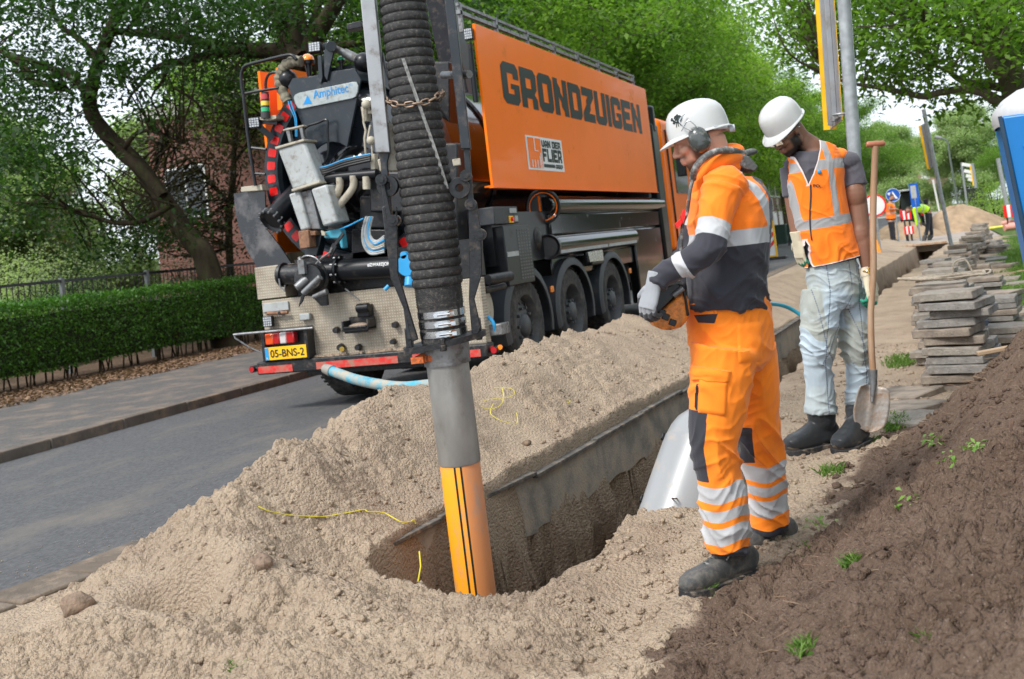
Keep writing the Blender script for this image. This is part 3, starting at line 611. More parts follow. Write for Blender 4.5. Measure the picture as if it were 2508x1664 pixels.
# stack light
c = R(651, 290, 9.6); ax = (R(649, 226, 9.6)-c); L_ = ax.length; ax.normalize(); q = M()
for h0, h1, r_, mi in ((0, .25, .05, 0), (.26, .42, .046, 1), (.43, .49, .043, 0), (.49, .66, .046, 2), (.67, .73, .043, 0), (.73, .93, .046, 3), (.93, 1, .04, 0)): q.cyl(c+ax*L_*h0, c+ax*L_*h1, r_, mi=mi)
q.build('stack_light', [fendm, greenl, mat('yellow_lens', (.9, .55, .02), .2, coat=1), redl], T)
q = M(); q.prism(PR([(620, 290), (655, 284), (676, 282), (676, 290), (655, 296)], 9.62), (0, .2, 0)); q.build('lamp_shelf', beigem, T)
q = M(); q.bar(R(630, 305, 9.66), R(668, 340, 9.75), .04, .06); q.bar(R(640, 298, 9.7), R(680, 300, 9.75), .06, .05); q.build('lamp_bracket', navyp, T)
# fender shield at left
q = M().prism(PR([(573, 474), (648, 462), (652, 560), (690, 610), (716, 650), (712, 700), (676, 700), (640, 672), (606, 615), (585, 560), (575, 510)], 9.68), (0, .02, 0)); q.build('rear_shield', mat('shield_enamel', (.008, .010, .014), .2, var=.3, vs=3, coat=.6, dirt=(.16, .15, .15), dirt_amt=.35, dirt_s=2.2), T)
q = M().prism(PR([(590, 458), (640, 452), (643, 466), (590, 470)], 9.58), (0, .12, 0)).build('beige_bracket', beigem, T, bevel=.004)
# diagonal outlet pipe
pa, pb = R(*s4([(195, 505)])[0], 9.45), R(*s4([(470, 215)])[0], 9.8); ax = (pb-pa).normalized()
q = M(); q.lathe([(0.02, .0), (.02, .1), (0, .115), (-.01, .13), (.0, .145), (.03, .145), (.03, .12), ((pb-pa).length+.4, .115)], pa, ax, 32); q.build('outlet_pipe', blackp, T, ang=30)
q = M(); 
for a in range(12): 
    t = a*PI/6; xx = ax.cross(Z_).normalized(); yy = ax.cross(xx); p = pa+(xx*math.cos(t)+yy*math.sin(t))*.135; q.cyl(p-ax*.02, p+ax*.05, .012, n=6)
q.build('flange_bolt', greym, T)
# grey actuator
def slab(L, y0, th, name, m_, bevel=.006): return M().prism(PR(s4(L), y0), (0, th, 0)).build(name, m_, T, bevel=bevel)
def slab3(L, y0, th, name, m_, bevel=.006): return M().prism(PR(s3(L), y0), (0, th, 0)).build(name, m_, T, bevel=bevel)
slab3([(350, 1185), (640, 1095), (830, 1560), (520, 1640)], 9.3, .22, 'actuator_body', lgrey, .03)
slab3([(325, 1165), (640, 1075), (648, 1100), (335, 1192)], 9.28, .26, 'actuator_flange', beigem)
slab3([(440, 960), (480, 950), (510, 1110), (480, 1120)], 9.36, .05, 'actuator_post', greym); slab3([(590, 940), (625, 935), (650, 1080), (620, 1085)], 9.36, .05, 'actuator_post', greym); slab3([(410, 975), (640, 920), (645, 940), (415, 990)], 9.35, .07, 'actuator_bar', beigem)
slab4 = slab
slab([(415, 150), (720, 55), (730, 80), (425, 178)], 9.28, .26, 'actuator_flange', beigem)
slab([(385, 205), (500, 170), (620, 580), (520, 610)], 9.32, .2, 'actuator_box', lgrey, .02); slab([(630, 150), (800, 95), (930, 510), (765, 560)], 9.27, .25, 'actuator_box', lgrey, .02); slab([(500, 185), (630, 150), (740, 590), (620, 590)], 9.36, .16, 'actuator_core', greym, .01)
slab([(490, 610), (600, 595), (625, 790), (510, 805)], 9.3, .15, 'rusty_box', rustm, .01); slab([(600, 615), (680, 605), (685, 655), (605, 660)], 9.33, .1, 'rusty_box', rustm)
slab([(540, 590), (760, 600), (700, 880), (560, 900)], 9.42, .12, 'gate_housing', navyp, .01)
slab([(760, 620), (940, 580), (965, 610), (990, 800), (960, 800), (930, 690), (780, 690)], 9.36, .1, 'valve_yoke', teal, .012)
slab([(740, 600), (790, 630), (790, 660), (750, 660)], 9.3, .04, 'beige_lug', beigem)
# valve body and horizontal suction pipe
c = R(*s4([(640, 1130)])[0], 9.3); fl = M(); axv = Vector((.28, -.93, .1)).normalized(); fl.lathe([(.12, .0), (.12, .13), (.02, .15), (.0, .175), (-.03, .175), (-.04, .15), (-.35, .14)], c, -axv*-1, 40)
q = fl; q.build('valve_body', dirtyb, T, ang=30)
pa, pb = R(*s4([(300, 1090)])[0], 9.42), R(*s4([(560, 1080)])[0], 9.42); ax = (pb-pa).normalized(); q = M().lathe([(0, .0), (0, .11), (.02, .125), (.05, .125), (.05, .1), (.2, .1), (.35, .12)], pa, ax, 32); q.build('valve_inlet', dirtyb, T, ang=30)
pa, pb = R(*s4([(760, 1050)])[0], 9.45), R(*s4([(1560, 1000)])[0], 9.45); L_ = (pb-pa).length; ax = (pb-pa).normalized()
hp = M().lathe([(-.1, .10), (.19, .10), (.19, .145), (.205, .15), (.22, .145), (.22, .105), (L_+.3, .105)], pa, ax, 36).build('suction_manifold', blackp, T, ang=30)
q = M(); tp = R(*s4([(1255, 1010)])[0], 9.335); text_mesh(q, '#ZWAREJONGENS', tp, ax, Z_, .042, .36, bold=.02); o = q.build('lettering', whitem, T, smooth=False, fixn=False); o.parent = hp; o.matrix_world = Matrix.Translation(T.location)
q = M()
for a in range(8): t = a*PI/4+.3; xx = ax.cross(Z_).normalized(); yy = ax.cross(xx); p = pa+ax*.18+(xx*math.cos(t)+yy*math.sin(t))*.13; q.cyl(p-ax*.02, p+ax*.05, .012, n=6)
q.build('flange_bolt', greym, T)
# levers and small gear
q = M(); q.bar(R(*s4([(990, 635)])[0], 9.2), R(*s4([(900, 760)])[0], 9.22), .02, .03); q.bar(R(*s4([(900, 760)])[0], 9.22), R(*s4([(850, 860)])[0], 9.24), .02, .06); q.build('lever', dirtyb, T)
q = M(); q.tube(PR(s4([(690, 970), (760, 900), (850, 840), (870, 790)]), 9.22), .012, 8); q.cyl(R(*s4([(550, 1290)])[0], 9.12), R(*s4([(740, 1110)])[0], 9.14), .03); q.cyl(R(*s4([(470, 1230)])[0], 9.12), R(*s4([(590, 1140)])[0], 9.2), .035, .05); q.cyl(R(*s4([(660, 1330)])[0], 9.14), R(*s4([(810, 1270)])[0], 9.14), .02, .028); q.cyl(R(*s4([(510, 900)])[0], 9.2), R(*s4([(570, 1080)])[0], 9.16), .022); q.box(R(*s4([(540, 1000)])[0], 9.15), (.07, .05, .14)); q.tube(smooth_path(PR(s4([(510, 920), (580, 880), (680, 900), (740, 960)]), 9.2), 5), .009, 6)
q.tube(PR(s4([(285, 1130), (295, 1220), (350, 1270), (350, 1200)]), 9.3), .009, 6); q.build('valve_fitting', greym, T)
slab([(545, 1290), (560, 1320), (540, 1385), (495, 1440), (520, 1330)], 9.2, .02, 'hook', dirtyb); slab([(660, 1345), (800, 1285), (815, 1425), (740, 1430)], 9.3, .04, 'lug_plate', dirtyb); q = M().bar(R(*s4([(1010, 1240)])[0], 9.4), R(*s4([(1170, 1370)])[0], 9.35), .008, .012).build('pin', greym, T)
q = M(); q.bb(-6.2, -4.2, 9.62, 9.9, 1.13, 1.5); q.build('rear_crossmember', dirtyb, T)
# elbows, manifold, hose bundles
q = M(); q.tube(smooth_path(PR(s4([(770, 90), (800, 50), (900, 20), (1360, -20)]), 9.45), 5), .05, 14); q.build('manifold_pipe', blackp, T)
for L in ([(950, 20), (950, 120), (920, 200), (860, 270)], [(1100, 0), (1100, 110), (1050, 200), (900, 380)], [(1240, 10), (1245, 150)]):
    q = M().tube(smooth_path(PR(s4(L), 9.42), 5), .038, 14); q.build('elbow_pipe', beigem, T)
q = M()
for i in range(9):
    o_ = i*9; q.tube(smooth_path(PR(s4([(1240+o_, 450), (1200+o_*1.1, 600), (1210+o_*1.3, 760-o_), (1290+o_, 860-o_*2), (1440, 840-o_*2.5)]), 9.38+.006*(i % 3)), 6), .0095, 6, mi=[0, 0, 1, 0, 2, 0, 1, 0, 0][i])
q.build('hose_bundle', [lgrey, bluep, beigem], T)
q = M(); 
for i in range(4): q.tube(smooth_path(PR(s3([(770, 1400+i*22), (900, 1375+i*24), (1100, 1300+i*26), (1380, 1240+i*24)]), 9.4), 6), .014 if i else .008, 8, mi=1 if i == 0 else 0)
q.tube(smooth_path(PR(s3([(650, 970), (700, 930), (800, 900), (900, 870), (905, 1000), (915, 1200), (880, 1330), (780, 1400)]), 9.48), 6), .013, 8); q.tube(smooth_path(PR(s4([(950, 590), (1050, 550), (1120, 515), (1210, 470)]), 9.34), 4), .008, 6, mi=1)
q.build('cable_loom', [blackp, bluep], T)
# dark machinery in the gap behind the boom: plates, boxes, pump
q = M()
for (u0, v0, u1, v1, y0, th) in ((905, 420, 1010, 520, 9.5, .2), (880, 480, 960, 560, 9.6, .15), (1000, 350, 1120, 700, 9.8, .3), (860, 560, 960, 660, 9.62, .2), (930, 150, 1100, 360, 10.2, .3)):
    q.prism(PR([(u0, v0), (u1, v0), (u1, v1), (u0, v1)], y0), (0, th, 0))
q.build('machinery_housing', dirtyb, T, bevel=.02)
q = M(); q.prism(PR(s1([(1045, 820), (1090, 815), (1095, 930), (1060, 935)]), 9.5), (0, .08, 0)); q.prism(PR(s1([(1095, 850), (1140, 845), (1145, 870), (1100, 875)]), 9.5), (0, .06, 0)); q.prism(PR(s1([(1115, 1185), (1150, 1180), (1155, 1310), (1125, 1315)]), 9.45), (0, .08, 0)); q.tube(PR(s1([(1065, 780), (1068, 940), (1085, 1000), (1075, 1060), (1085, 1190)]), 9.47), .012, 8); q.tube(PR(s1([(1120, 960), (1100, 1060), (1130, 1110), (1135, 1190)]), 9.47), .01, 8); q.ball(R(*s1([(1090, 800)])[0], 9.47), .05, n=12); q.ball(R(*s1([(1125, 1080)])[0], 9.47), .045, n=12)
q.build('valve_block', beigem, T, bevel=.004)
# blue valve flanges
q = M(); p = R(995, 650, 9.2); q.cyl(p, p+Vector((0, .08, 0)), .10, n=24); q.cyl(p+Vector((-.02, 0, .1)), p+Vector((-.02, .05, .1)), .035); q.cyl(p+Vector((0, .02, -.2)), p+Vector((0, .06, -.1)), .05); q.build('blue_flange', bluep, T)
q = M().cyl(R(952, 700, 9.3), R(942, 710, 9.28), .02).build('blue_handle', bluep, T)
# hose reel on the right rear corner
rc = R(1180, 757, 9.75); q = M().cyl(rc-Vector((.3, 0, 0)), rc+Vector((.02, 0, 0)), .17, n=32).cyl(rc+Vector((.0, 0, 0)), rc+Vector((.04, 0, 0)), .2, n=32); q.build('hose_reel', beigem, T)
q = M(); 
for k in range(3): q.torus(rc+Vector((-.03-.03*k, 0, 0)), (1, 0, 0), .2, .016, 28, 6)
q.tube(smooth_path([R(1182, 770, 9.6), R(1200, 780, 9.6), R(1210, 795, 9.6), R(1212, 812, 9.62)], 5), .018, 8); q.build('blue_hose', bluep, T)
q = M(); q.prism(PR([(1180, 800), (1228, 792), (1232, 820), (1184, 826)], 9.6), (0, .2, 0)); q.build('bracket', greym, T, bevel=.01)
q = M(); q.cyl(R(1195, 685, 9.7), R(1250, 676, 10.0), .05); q.cyl(R(1185, 712, 9.7), R(1235, 700, 10.0), .035); q.build('exhaust_pipe', dirtyb, T)
# ---- side of the truck
SX = -4.1
def S(u, v, x=SX): return PX(u, v, x)
pz0, pz1, py0, py1 = 2.0, 3.68, 10.12, 17.1
q = M(); q.bb(SX-.03, SX, py0, py1, pz0, pz1); q.bb(SX-.10, SX-.03, py0, py1, pz0, pz0+.02); q.bb(SX-.03, SX+.02, py0-.05, py1, pz0-.012, pz0-.002)
panel = q.build('side_panel', orangep, T, bevel=.004)
q = M(); a0 = S(1231, 262); a0 = Vector((SX+.003, 10.85, 2.93)); 
p_tl, p_bl, p_tr = S(1226, 153), S(1241, 257), S(1572, 325)
w_tot = S(1572, 325).y-S(1231, 255).y; units = 11*6-4+10*.55
cw = w_tot/(units+.3); zb = (S(1241, 257).z+S(1572, 325).z)/2; ztp = (S(1226, 153).z+S(1568, 255).z)/2
X_off = 0
for ch in 'GRONDZUIGEN':
    q = M(); glyphs(q, ch, (SX+.003, S(1235, 255).y+X_off, zb), Y_, Z_, cw, (ztp-zb)/8, gap=.55); lo = q.build('letter', blackv, T, smooth=False, fixn=False); lo.parent = panel; lo.matrix_world = Matrix.Translation(T.location)
    X_off += (len(GLY[ch].split(' ')[0])+.55)*cw
# company logo board
ly0, ly1 = S(1290, 375).y, S(1379, 390).y; lz1, lz0 = S(1335, 338).z, S(1337, 418).z; W_, H_ = ly1-ly0, lz1-lz0
q = M(); q.add([(SX+.003, ly0, lz0), (SX+.003, ly1, lz0), (SX+.003, ly1, lz1), (SX+.003, ly0, lz1)], [(0, 1, 2, 3)])
def lr(y0, y1, z0, z1, mi, e=.006): q.add([(SX+e, ly0+W_*y0, lz0+H_*z0), (SX+e, ly0+W_*y1, lz0+H_*z0), (SX+e, ly0+W_*y1, lz0+H_*z1), (SX+e, ly0+W_*y0, lz0+H_*z1)], [(0, 1, 2, 3)], mi)
lr(.04, .385, .06, .945, 1)
for y0, y1, z0, z1 in ((.10, .12, .06, .30), (.17, .19, .06, .30), (.24, .26, .06, .30), (.31, .33, .06, .42), (.20, .22, .58, .945), (.20, .30, .56, .58), (.34, .36, .06, .52)): lr(y0, y1, z0, z1, 0, .009)
u0 = (.955-.40)*W_/(6*6+5*.5+3-4); glyphs(q, 'VAN DER', (SX+.006, ly0+W_*.41, lz0+H_*.70), Y_, Z_, (.545*W_)/(6*6+3+6*.5), H_*.22/8, gap=.5, mi=2)
glyphs(q, 'FLIER', (SX+.006, ly0+W_*.41, lz0+H_*.27), Y_, Z_, (.545*W_)/(4*6+2+4*.6), H_*.40/8, gap=.6, mi=2); lr(.41, .72, .10, .20, 2); glyphs(q, 'GROEP', (SX+.006, ly0+W_*.745, lz0+H_*.08), Y_, Z_, (.21*W_)/(5*6+4*.8), H_*.13/8, gap=.8, mi=2)
o = q.build('logo_board', [whitem, orangep, blackv], T, smooth=False, fixn=False); o.parent = panel; o.matrix_world = Matrix.Translation(T.location)
lm = M(); lm.bb(-6.66, -6.63, 10.0, 17.0, 1.6, 3.6); lm.build('side_panel', orangep, T)
rp = PY(676, 165, 9.95); q = M().prism(PR([(675, 166), (687, 164), (692, 268), (680, 270)], 9.95), (0, .6, 0)); q.build('inner_panel', orangep, T)
q = M().bb(-6.3, -4.2, 16.9, 17.05, 1.4, 3.7).build('bulkhead', blackp, T)
q = M().bb(-6.2, -4.2, 10.2, 16.9, 1.2, 1.75).build('subframe', blackp, T)
# roof rail
q = M(); 
q.bar((SX-.12, 10.0, 3.80), (SX-.12, 16.9, 3.80), .04, .04); q.bar((SX-.12, 10.0, 3.88), (SX-.12, 16.9, 3.88), .03, .03)
for i in range(8): y = 10.05+i*.97; q.bar((SX-.12, y, 3.6), (SX-.12, y, 3.9), .04, .04)
q.build('roof_rail', greym, T)
flood(PY(1149, 84, 10.08), .09, .12, .1)
q = M(); q.cyl(PY(1150, 105, 10.05), PY(1166, 250, 10.05), .028); q.cyl(PY(1128, 185, 10.0), PY(1166, 180, 10.1), .04); q.build('rail_post', blackp, T)
# glossy rolled covers and skirts
q = M()
def roll(y0, y1, z0, z1, x=-4.22):
    zc, r_ = (z0+z1)/2, (z1-z0)/2; q.tube([(x, y0, zc), (x, y0+.01, zc), (x, y1, zc)], [r_*.9, r_, r_], 28)
roll(11.9, 17.55, 1.70, 1.93); q.build('rolled_cover', blackg, T); q = M(); roll(11.9, 15.5, 1.19, 1.47); q.build('rolled_cover', blackg, T)
q = M(); q.bb(-4.3, -4.16, 11.9, 17.5, 1.46, 1.71); q.bb(-4.3, -4.155, 15.55, 17.2, .35, 1.45); q.bb(-4.5, -4.2, 11.9, 15.5, .95, 1.2); q.build('side_skirt', blackg, T, bevel=.02)
q = M(); q.bb(-4.10, -4.09, 11.95, 13.9, 1.24, 1.30); q.bb(-4.10, -4.09, 13.95, 15.4, 1.24, 1.30); q.build('silver_stripe', lgrey, T)
# cabinet
q = M().bb(-4.55, -4.1, 10.25, 11.02, .98, 1.60); cab_ = q.build('equipment_cabinet', blackp, T, bevel=.01)
q = M(); 
for i in range(16):
    for j in range(5): q.bb(-4.105, -4.094, 10.62+j*.075, 10.675+j*.075, 1.03+i*.034, 1.046+i*.034)
o = q.build('vent_grille', mat('grille_grey', (.10, .10, .10), .5), T); o.parent = cab_; o.matrix_world = Matrix.Translation(T.location)
q = M().bb(-4.10, -4.092, 10.28, 10.6, 1.28, 1.33).build('cabinet_label', lgrey, T)
q = M().bb(-4.4, -4.1, 10.05, 10.72, 1.62, 1.80); cb = q.build('control_box', fendm, T, bevel=.01)
q = M(); q.cyl((-4.1, 10.5, 1.665), (-4.07, 10.5, 1.665), .022, mi=0); q.bb(-4.1, -4.094, 10.44, 10.56, 1.63, 1.70, mi=1); q.bb(-4.1, -4.09, 10.48, 10.66, 1.73, 1.78, mi=2); q.bb(-4.1, -4.09, 10.60, 10.68, 1.64, 1.70, mi=2)
o = q.build('control_button', [redr, yell, lgrey], T); o.parent = cb; o.matrix_world = Matrix.Translation(T.location)
# round hatch with orange inside, pump
hc = PY(1330, 506, 11.85); q = M(); q.torus(hc, (.55, -.83, 0), .165, .009, 32, 8, mi=1); q.torus(hc, (.55, -.83, 0), .19, .022, 32, 8, mi=0); q.cyl(hc+Vector((-.03, .05, 0)), hc+Vector((-.05, .08, 0)), .17, n=28, mi=0)
for k in range(8): t = k*PI/4; xx = Vector((.83, .55, 0)); p = hc+xx*math.cos(t)*.19+Z_*math.sin(t)*.19; q.ball(p, .013, n=8, m_=6, mi=2)
q.bar(hc+Vector((-.05, .03, -.13)), hc+Vector((-.05, .03, .13)), .02, .02, mi=1); q.build('round_hatch', [blackp, orangep, chrome], T)
q = M(); pc = PY(1342, 605, 11.7); q.lathe([(0, .0), (0, .11), (-.03, .14), (.2, .15)], pc, (-.3, .95, 0), 28); q.ball(PY(1312, 585, 11.5), (.07, .09, .14), n=16); q.build('pump', dirtyb, T)
q = M().prism([S(u, v) for u, v in ((1434, 618), (1470, 612), (1474, 638), (1440, 642))], (.03, 0, 0)).build('inspection_window', chrome, T)
q = M().bb(-4.3, -4.12, 13.2, 13.75, 1.03, 1.2).build('window_bracket', blackp, T, bevel=.02)
# cab
q = M(); q.bb(-6.5, -4.15, 18.0, 20.2, 1.0, 3.3); q.build('cab', orangep, T, bevel=.12, seg=4)
q = M(); q.bb(-6.45, -4.12, 17.95, 20.25, .45, 1.02); q.bb(-4.17, -4.12, 18.3, 18.34, 1.0, 3.1); q.build('cab_trim', blackp, T, bevel=.03)
q = M(); q.bb(-4.155, -4.135, 18.7, 19.7, 2.0, 2.9); q.build('cab_window', glassd, T)
q = M(); q.bb(-4.5, -4.12, 17.3, 17.75, .9, 3.15); q.cyl((-4.3, 17.5, 3.0), (-4.3, 17.5, 3.45), .2, n=24); q.build('air_intake', blackp, T, bevel=.04)
q = M(); q.box((-3.95, 20.2, 2.6), (.2, .12, .5)); q.build('wing_mirror', blackp, T, bevel=.03)
# ============================================================ BOOM, HOSE AND PIPE (parts of the truck)
BB = PD(1170, 1455, 5.35); DT = 5.25
pT = PD(986, 0, DT+.05); pB = PD(1168, 1470, DT); up_ = (pT-pB).normalized()
def at_v(v):   # point of the axis whose photograph row is v
    lo, hi = -1.0, 3.0
    for _ in range(40):
        m_ = (lo+hi)/2; p = pB+(pT-pB)*m_; d = p-CC; vv = (PPY-FPX*(d@CU)/(d@CF))*2.4492
        if vv > v: lo = m_
        else: hi = m_
    return pB+(pT-pB)*lo
def hh_(v): return (at_v(v)-pB).dot(up_)
ex = CR-up_*CR.dot(up_); ex.normalize(); ey = up_.cross(ex)     # ex: picture right, ey: away
pipe_m = mat('worn_steel_pipe', (.33, .325, .31), .40, metal=.45, var=.25, vs=7, sx=(1, 1, .5), dirt=(.20, .18, .155), dirt_amt=.45, dirt_s=6, bump=.15, bs=50)
h0, h1, h2 = hh_(1780), hh_(1128), hh_(880)
# orange sleeve with two black lines, wear patches and right-hand shade put into the colour
def orange_sleeve():
    m = bpy.data.materials.new('orange_shaded_worn_sleeve'); m.use_nodes = True; nt = m.node_tree; b = nt.nodes['Principled BSDF']; L = nt.links.new; N = nt.nodes.new
    a = N('ShaderNodeAttribute'); a.attribute_name = 'ang'; g = N('ShaderNodeNewGeometry')
    nz = N('ShaderNodeTexNoise'); nz.inputs['Scale'].default_value = 9; nz.inputs['Detail'].default_value = 9; nz.inputs['Roughness'].default_value = .7; mpg = N('ShaderNodeMapping'); mpg.inputs['Scale'].default_value = (1, 1, .4); L(g.outputs['Position'], mpg.inputs[0]); L(mpg.outputs[0], nz.inputs[0])
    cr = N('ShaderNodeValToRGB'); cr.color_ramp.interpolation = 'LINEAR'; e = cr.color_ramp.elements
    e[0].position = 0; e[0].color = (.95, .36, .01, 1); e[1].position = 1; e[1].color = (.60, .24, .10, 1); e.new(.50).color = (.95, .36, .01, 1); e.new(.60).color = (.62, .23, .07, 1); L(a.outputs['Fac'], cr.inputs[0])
    r = N('ShaderNodeMapRange'); r.inputs[1].default_value = .52; r.inputs[2].default_value = .66; L(nz.outputs[0], r.inputs[0])
    mx = N('ShaderNodeMix'); mx.data_type = 'RGBA'; mx.inputs[7].default_value = (.36, .25, .19, 1); L(cr.outputs[0], mx.inputs[6]); mu = N('ShaderNodeMath'); mu.operation = 'MULTIPLY'; mu.inputs[1].default_value = .75; L(r.outputs[0], mu.inputs[0]); L(mu.outputs[0], mx.inputs[0]); L(mx.outputs[2], b.inputs['Base Color'])
    b.inputs['Roughness'].default_value = .5; return m
def ring_surface(ms, hs, rs, n=48, wob=None):
    vs = [];
    for i, (h, r) in enumerate(zip(hs, rs)):
        c = pB+up_*h
        for k in range(n):
            a = 2*PI*k/n; vs.append(c+(ex*math.cos(a)+ey*math.sin(a))*r)
    ms.add(vs, [(i*n+k, i*n+(k+1) % n, (i+1)*n+(k+1) % n, (i+1)*n+k) for i in range(len(hs)-1) for k in range(n)]); return ms
q = M(); ring_surface(q, [h0, h1-.005, h1, h1], [.098, .098, .096, .09], 64); sl = q.build('orange_pipe_sleeve', orange_sleeve(), T)
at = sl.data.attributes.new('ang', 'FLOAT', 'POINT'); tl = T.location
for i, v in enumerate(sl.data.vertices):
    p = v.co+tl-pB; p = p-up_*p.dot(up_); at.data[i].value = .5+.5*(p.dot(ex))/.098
q = M()
for u in (-.022, .008):
    vs = []
    for h in (h0, h1-.004):
        for dx in (-.0045, .0045):
            x = u+dx; y = -math.sqrt(.0993**2-x*x); vs.append(pB+up_*h+ex*x+ey*y)
    q.add(vs, [(0, 1, 3, 2)])
q.build('black_line', blackv, T)
q = M(); ring_surface(q, [h1-.01, h1+.0, h2-.02, h2], [.100, .1035, .1035, .1035], 64); q.build('steel_pipe', pipe_m, T)
# collar above the pipe
hcol0, hcol1 = hh_(880), hh_(838); q = M(); ring_surface(q, [hcol0-.02, hcol0-.02, hcol1, hcol1], [.10, .113, .117, .09], 48)
q.build('pipe_collar', greym, T, ang=25)
q = M(); c = at_v(868)-ex*.115-ey*.05; q.ball(c, (.03, .03, .025), n=10); q.cyl(c-ex*.03, c+ex*.03-ey*.03, .016); q.ball(c+ex*.045-ey*.03, (.018, .018, .02), n=8); q.bar(c+ex*.01-ey*.04, c-ex*.05-ey*.04, .02, .03); q.build('orange_latch', mat('rusty_orange', (.62, .14, .03), .7, var=.3, vs=40, dirt=(.12, .06, .03), dirt_amt=.5, dirt_s=30), T)
# ribbed hose
hA = hh_(835); hs, rs = [], []
hc0 = hh_(752); hTop = hA+4.2
def rad_at(h):
    return .112+.012*math.exp(-((h-hh_(520))/.55)**2)-.004*sst(hh_(300), hh_(0), np.array(h))
seg_n = 8; pitch = .0445
h = hA
while h < hh_(748): hs.append(h); rs.append(.112); h += .02
k = 0; h = hh_(748)
while h < hh_(700): hs.append(h); rs.append(.113+.003*math.sin(k*PI)); hs.append(h+.006); rs.append(.117); h += .012; k += 1
h = hh_(700)
while h < hTop:
    r_ = float(rad_at(h))
    for j in range(seg_n):
        t = j/seg_n; hs.append(h+pitch*t); rs.append(r_+.0105*(abs(math.sin(PI*t))**.55)-.004)
    h += pitch
# path: straight up, then curving back to the truck, out of the picture
def hose_path(h):
    Ls = hh_(-120)
    if h <= Ls: return pB+up_*h, up_
    R_ = .9; a = min((h-Ls)/R_, PI*.62); d = (Vector((-5.0, 11, 0))-Vector((pB.x, pB.y, 0))).normalized(); c = pB+up_*Ls+d*R_
    p = c+(-d*math.cos(a)+up_*math.sin(a))*R_; t = (d*math.sin(a)+up_*math.cos(a))
    ex_ = (h-Ls)-a*R_
    return p+t*max(ex_, 0), t
q = M(); n = 56; vs = []
for i, (h, r) in enumerate(zip(hs, rs)):
    p, t = hose_path(h); x = (ex-t*ex.dot(t)).normalized(); y = t.cross(x)
    for k in range(n):
        a = 2*PI*k/n; rr = r*(1+.012*math.sin(h*7+math.cos(a))); vs.append(p+(x*math.cos(a)+y*math.sin(a))*rr)
q.add(vs, [(i*n+k, i*n+(k+1) % n, (i+1)*n+(k+1) % n, (i+1)*n+k) for i in range(len(hs)-1) for k in range(n)]); hose = q.build('suction_hose', rubber, T, ang=80)
q = M(); Nst = 60; pts = []
for i in range(Nst):
    h = hh_(470)+(hh_(150)-hh_(470))*i/(Nst-1); a = -PI/2+.95-1.15*i/(Nst-1)*1.0; p, t = hose_path(h); r = float(rad_at(h))+.0078
    pts.append(p+(ex*math.cos(a)+ey*math.sin(a))*r)
vs = []; 
for p in pts: vs += [p-ex*.008, p+ex*.008]
q.add(vs, [(2*i, 2*i+1, 2*i+3, 2*i+2) for i in range(Nst-1)]); q.build('pale_stripe', mat('pale_hose_stripe', (.22, .22, .21), .8, var=.5, vs=60), T)
for v in (766, 789, 813):
    q = M(); hc = hh_(v); ring_surface(q, [hc-.016, hc-.016, hc+.016, hc+.016], [.108, .1165, .1165, .108], 48)
    c = pB+up_*hc-ey*.122+ex*.01; q.box(c, (.05, .012, .022), Matrix((ex, ey, up_)).transposed()); q.cyl(c-ex*.04-ey*.008, c+ex*.06-ey*.008, .006, n=8); q.box(c+ex*.05-ey*.004, (.022, .02, .018), Matrix((ex, ey, up_)).transposed()); q.box(c-ex*.03-ey*.004, (.016, .02, .02), Matrix((ex, ey, up_)).transposed())
    q.build('hose_clamp', chrome, T, ang=25)
# chain
q = M(); Nl = 22
for i in range(Nl):
    a = 2*PI*i/Nl; sag = -.035*math.cos(a+PI/2)*-1; hc = hh_(250)+.02*math.sin(a)*-1+ (.06*abs(math.cos(a))**2)
    def cp(a_): 
        p, t = hose_path(hh_(262)+.055*abs(math.cos(a_))**3); return p+(ex*math.cos(a_)+ey*math.sin(a_))*.139
    p = cp(a); d = (cp(a+.05)-cp(a-.05)).normalized(); nrm = ((p-pB)-up_*(p-pB).dot(up_)).normalized()
    w_ = up_ if i % 2 == 0 else nrm; w_ = (w_-d*w_.dot(d)).normalized()
    loop = []
    for k in range(12):
        t = 2*PI*k/12; loop.append(p+d*(math.cos(t)*.013+math.copysign(.010, math.cos(t)))+w_*math.sin(t)*.0125)
    q.tube(loop, .0042, 6, closed=True)
q.build('chain', mat('rusty_chain', (.30, .21, .15), .55, metal=.5, var=.3, vs=60), T)
# boom: two beams and lower side plates (drawn in the plane of the hose)
Rb = Matrix((ex, ey, up_)).transposed()
def PB(u, v, off=0.0):
    d = _ray(u, v); n_ = ey; t = ((pB+ey*off)-CC).dot(n_)/d.dot(n_); return CC+d*t
def bplate(L, off, th, name, m_, bevel=.004): return M().prism([PB(u, v, off) for u, v in L], ey*th).build(name, m_, T, bevel=bevel)
wornm = mat('worn_grey_beam', (.36, .37, .38), .45, metal=.35, var=.12, vs=8, dirt=(.15, .12, .10), dirt_amt=.32, dirt_s=12)
darkb = mat('dark_beam', (.024, .030, .037), .4, metal=.1, var=.2, vs=8, dirt=(.14, .11, .09), dirt_amt=.3, dirt_s=12)
bplate([(874, -90), (909, -90), (955, 373), (920, 373)], -.05, .10, 'boom_beam', wornm)
bplate([(1079, -90), (1102, -90), (1153, 364), (1128, 364)], -.05, .10, 'boom_beam', darkb)
bplate([(926, 372), (954, 372), (948, 400), (957, 480), (960, 540), (948, 545), (938, 480), (932, 400)], -.02, .05, 'boom_link', darkb)
bplate([(1135, 362), (1150, 362), (1160, 500), (1166, 560), (1150, 560), (1143, 480)], -.02, .05, 'boom_link', darkb)
bplate([(929, 431), (936, 427), (962, 540), (958, 552), (948, 548)], -.09, .03, 'boom_link', dirtyb)
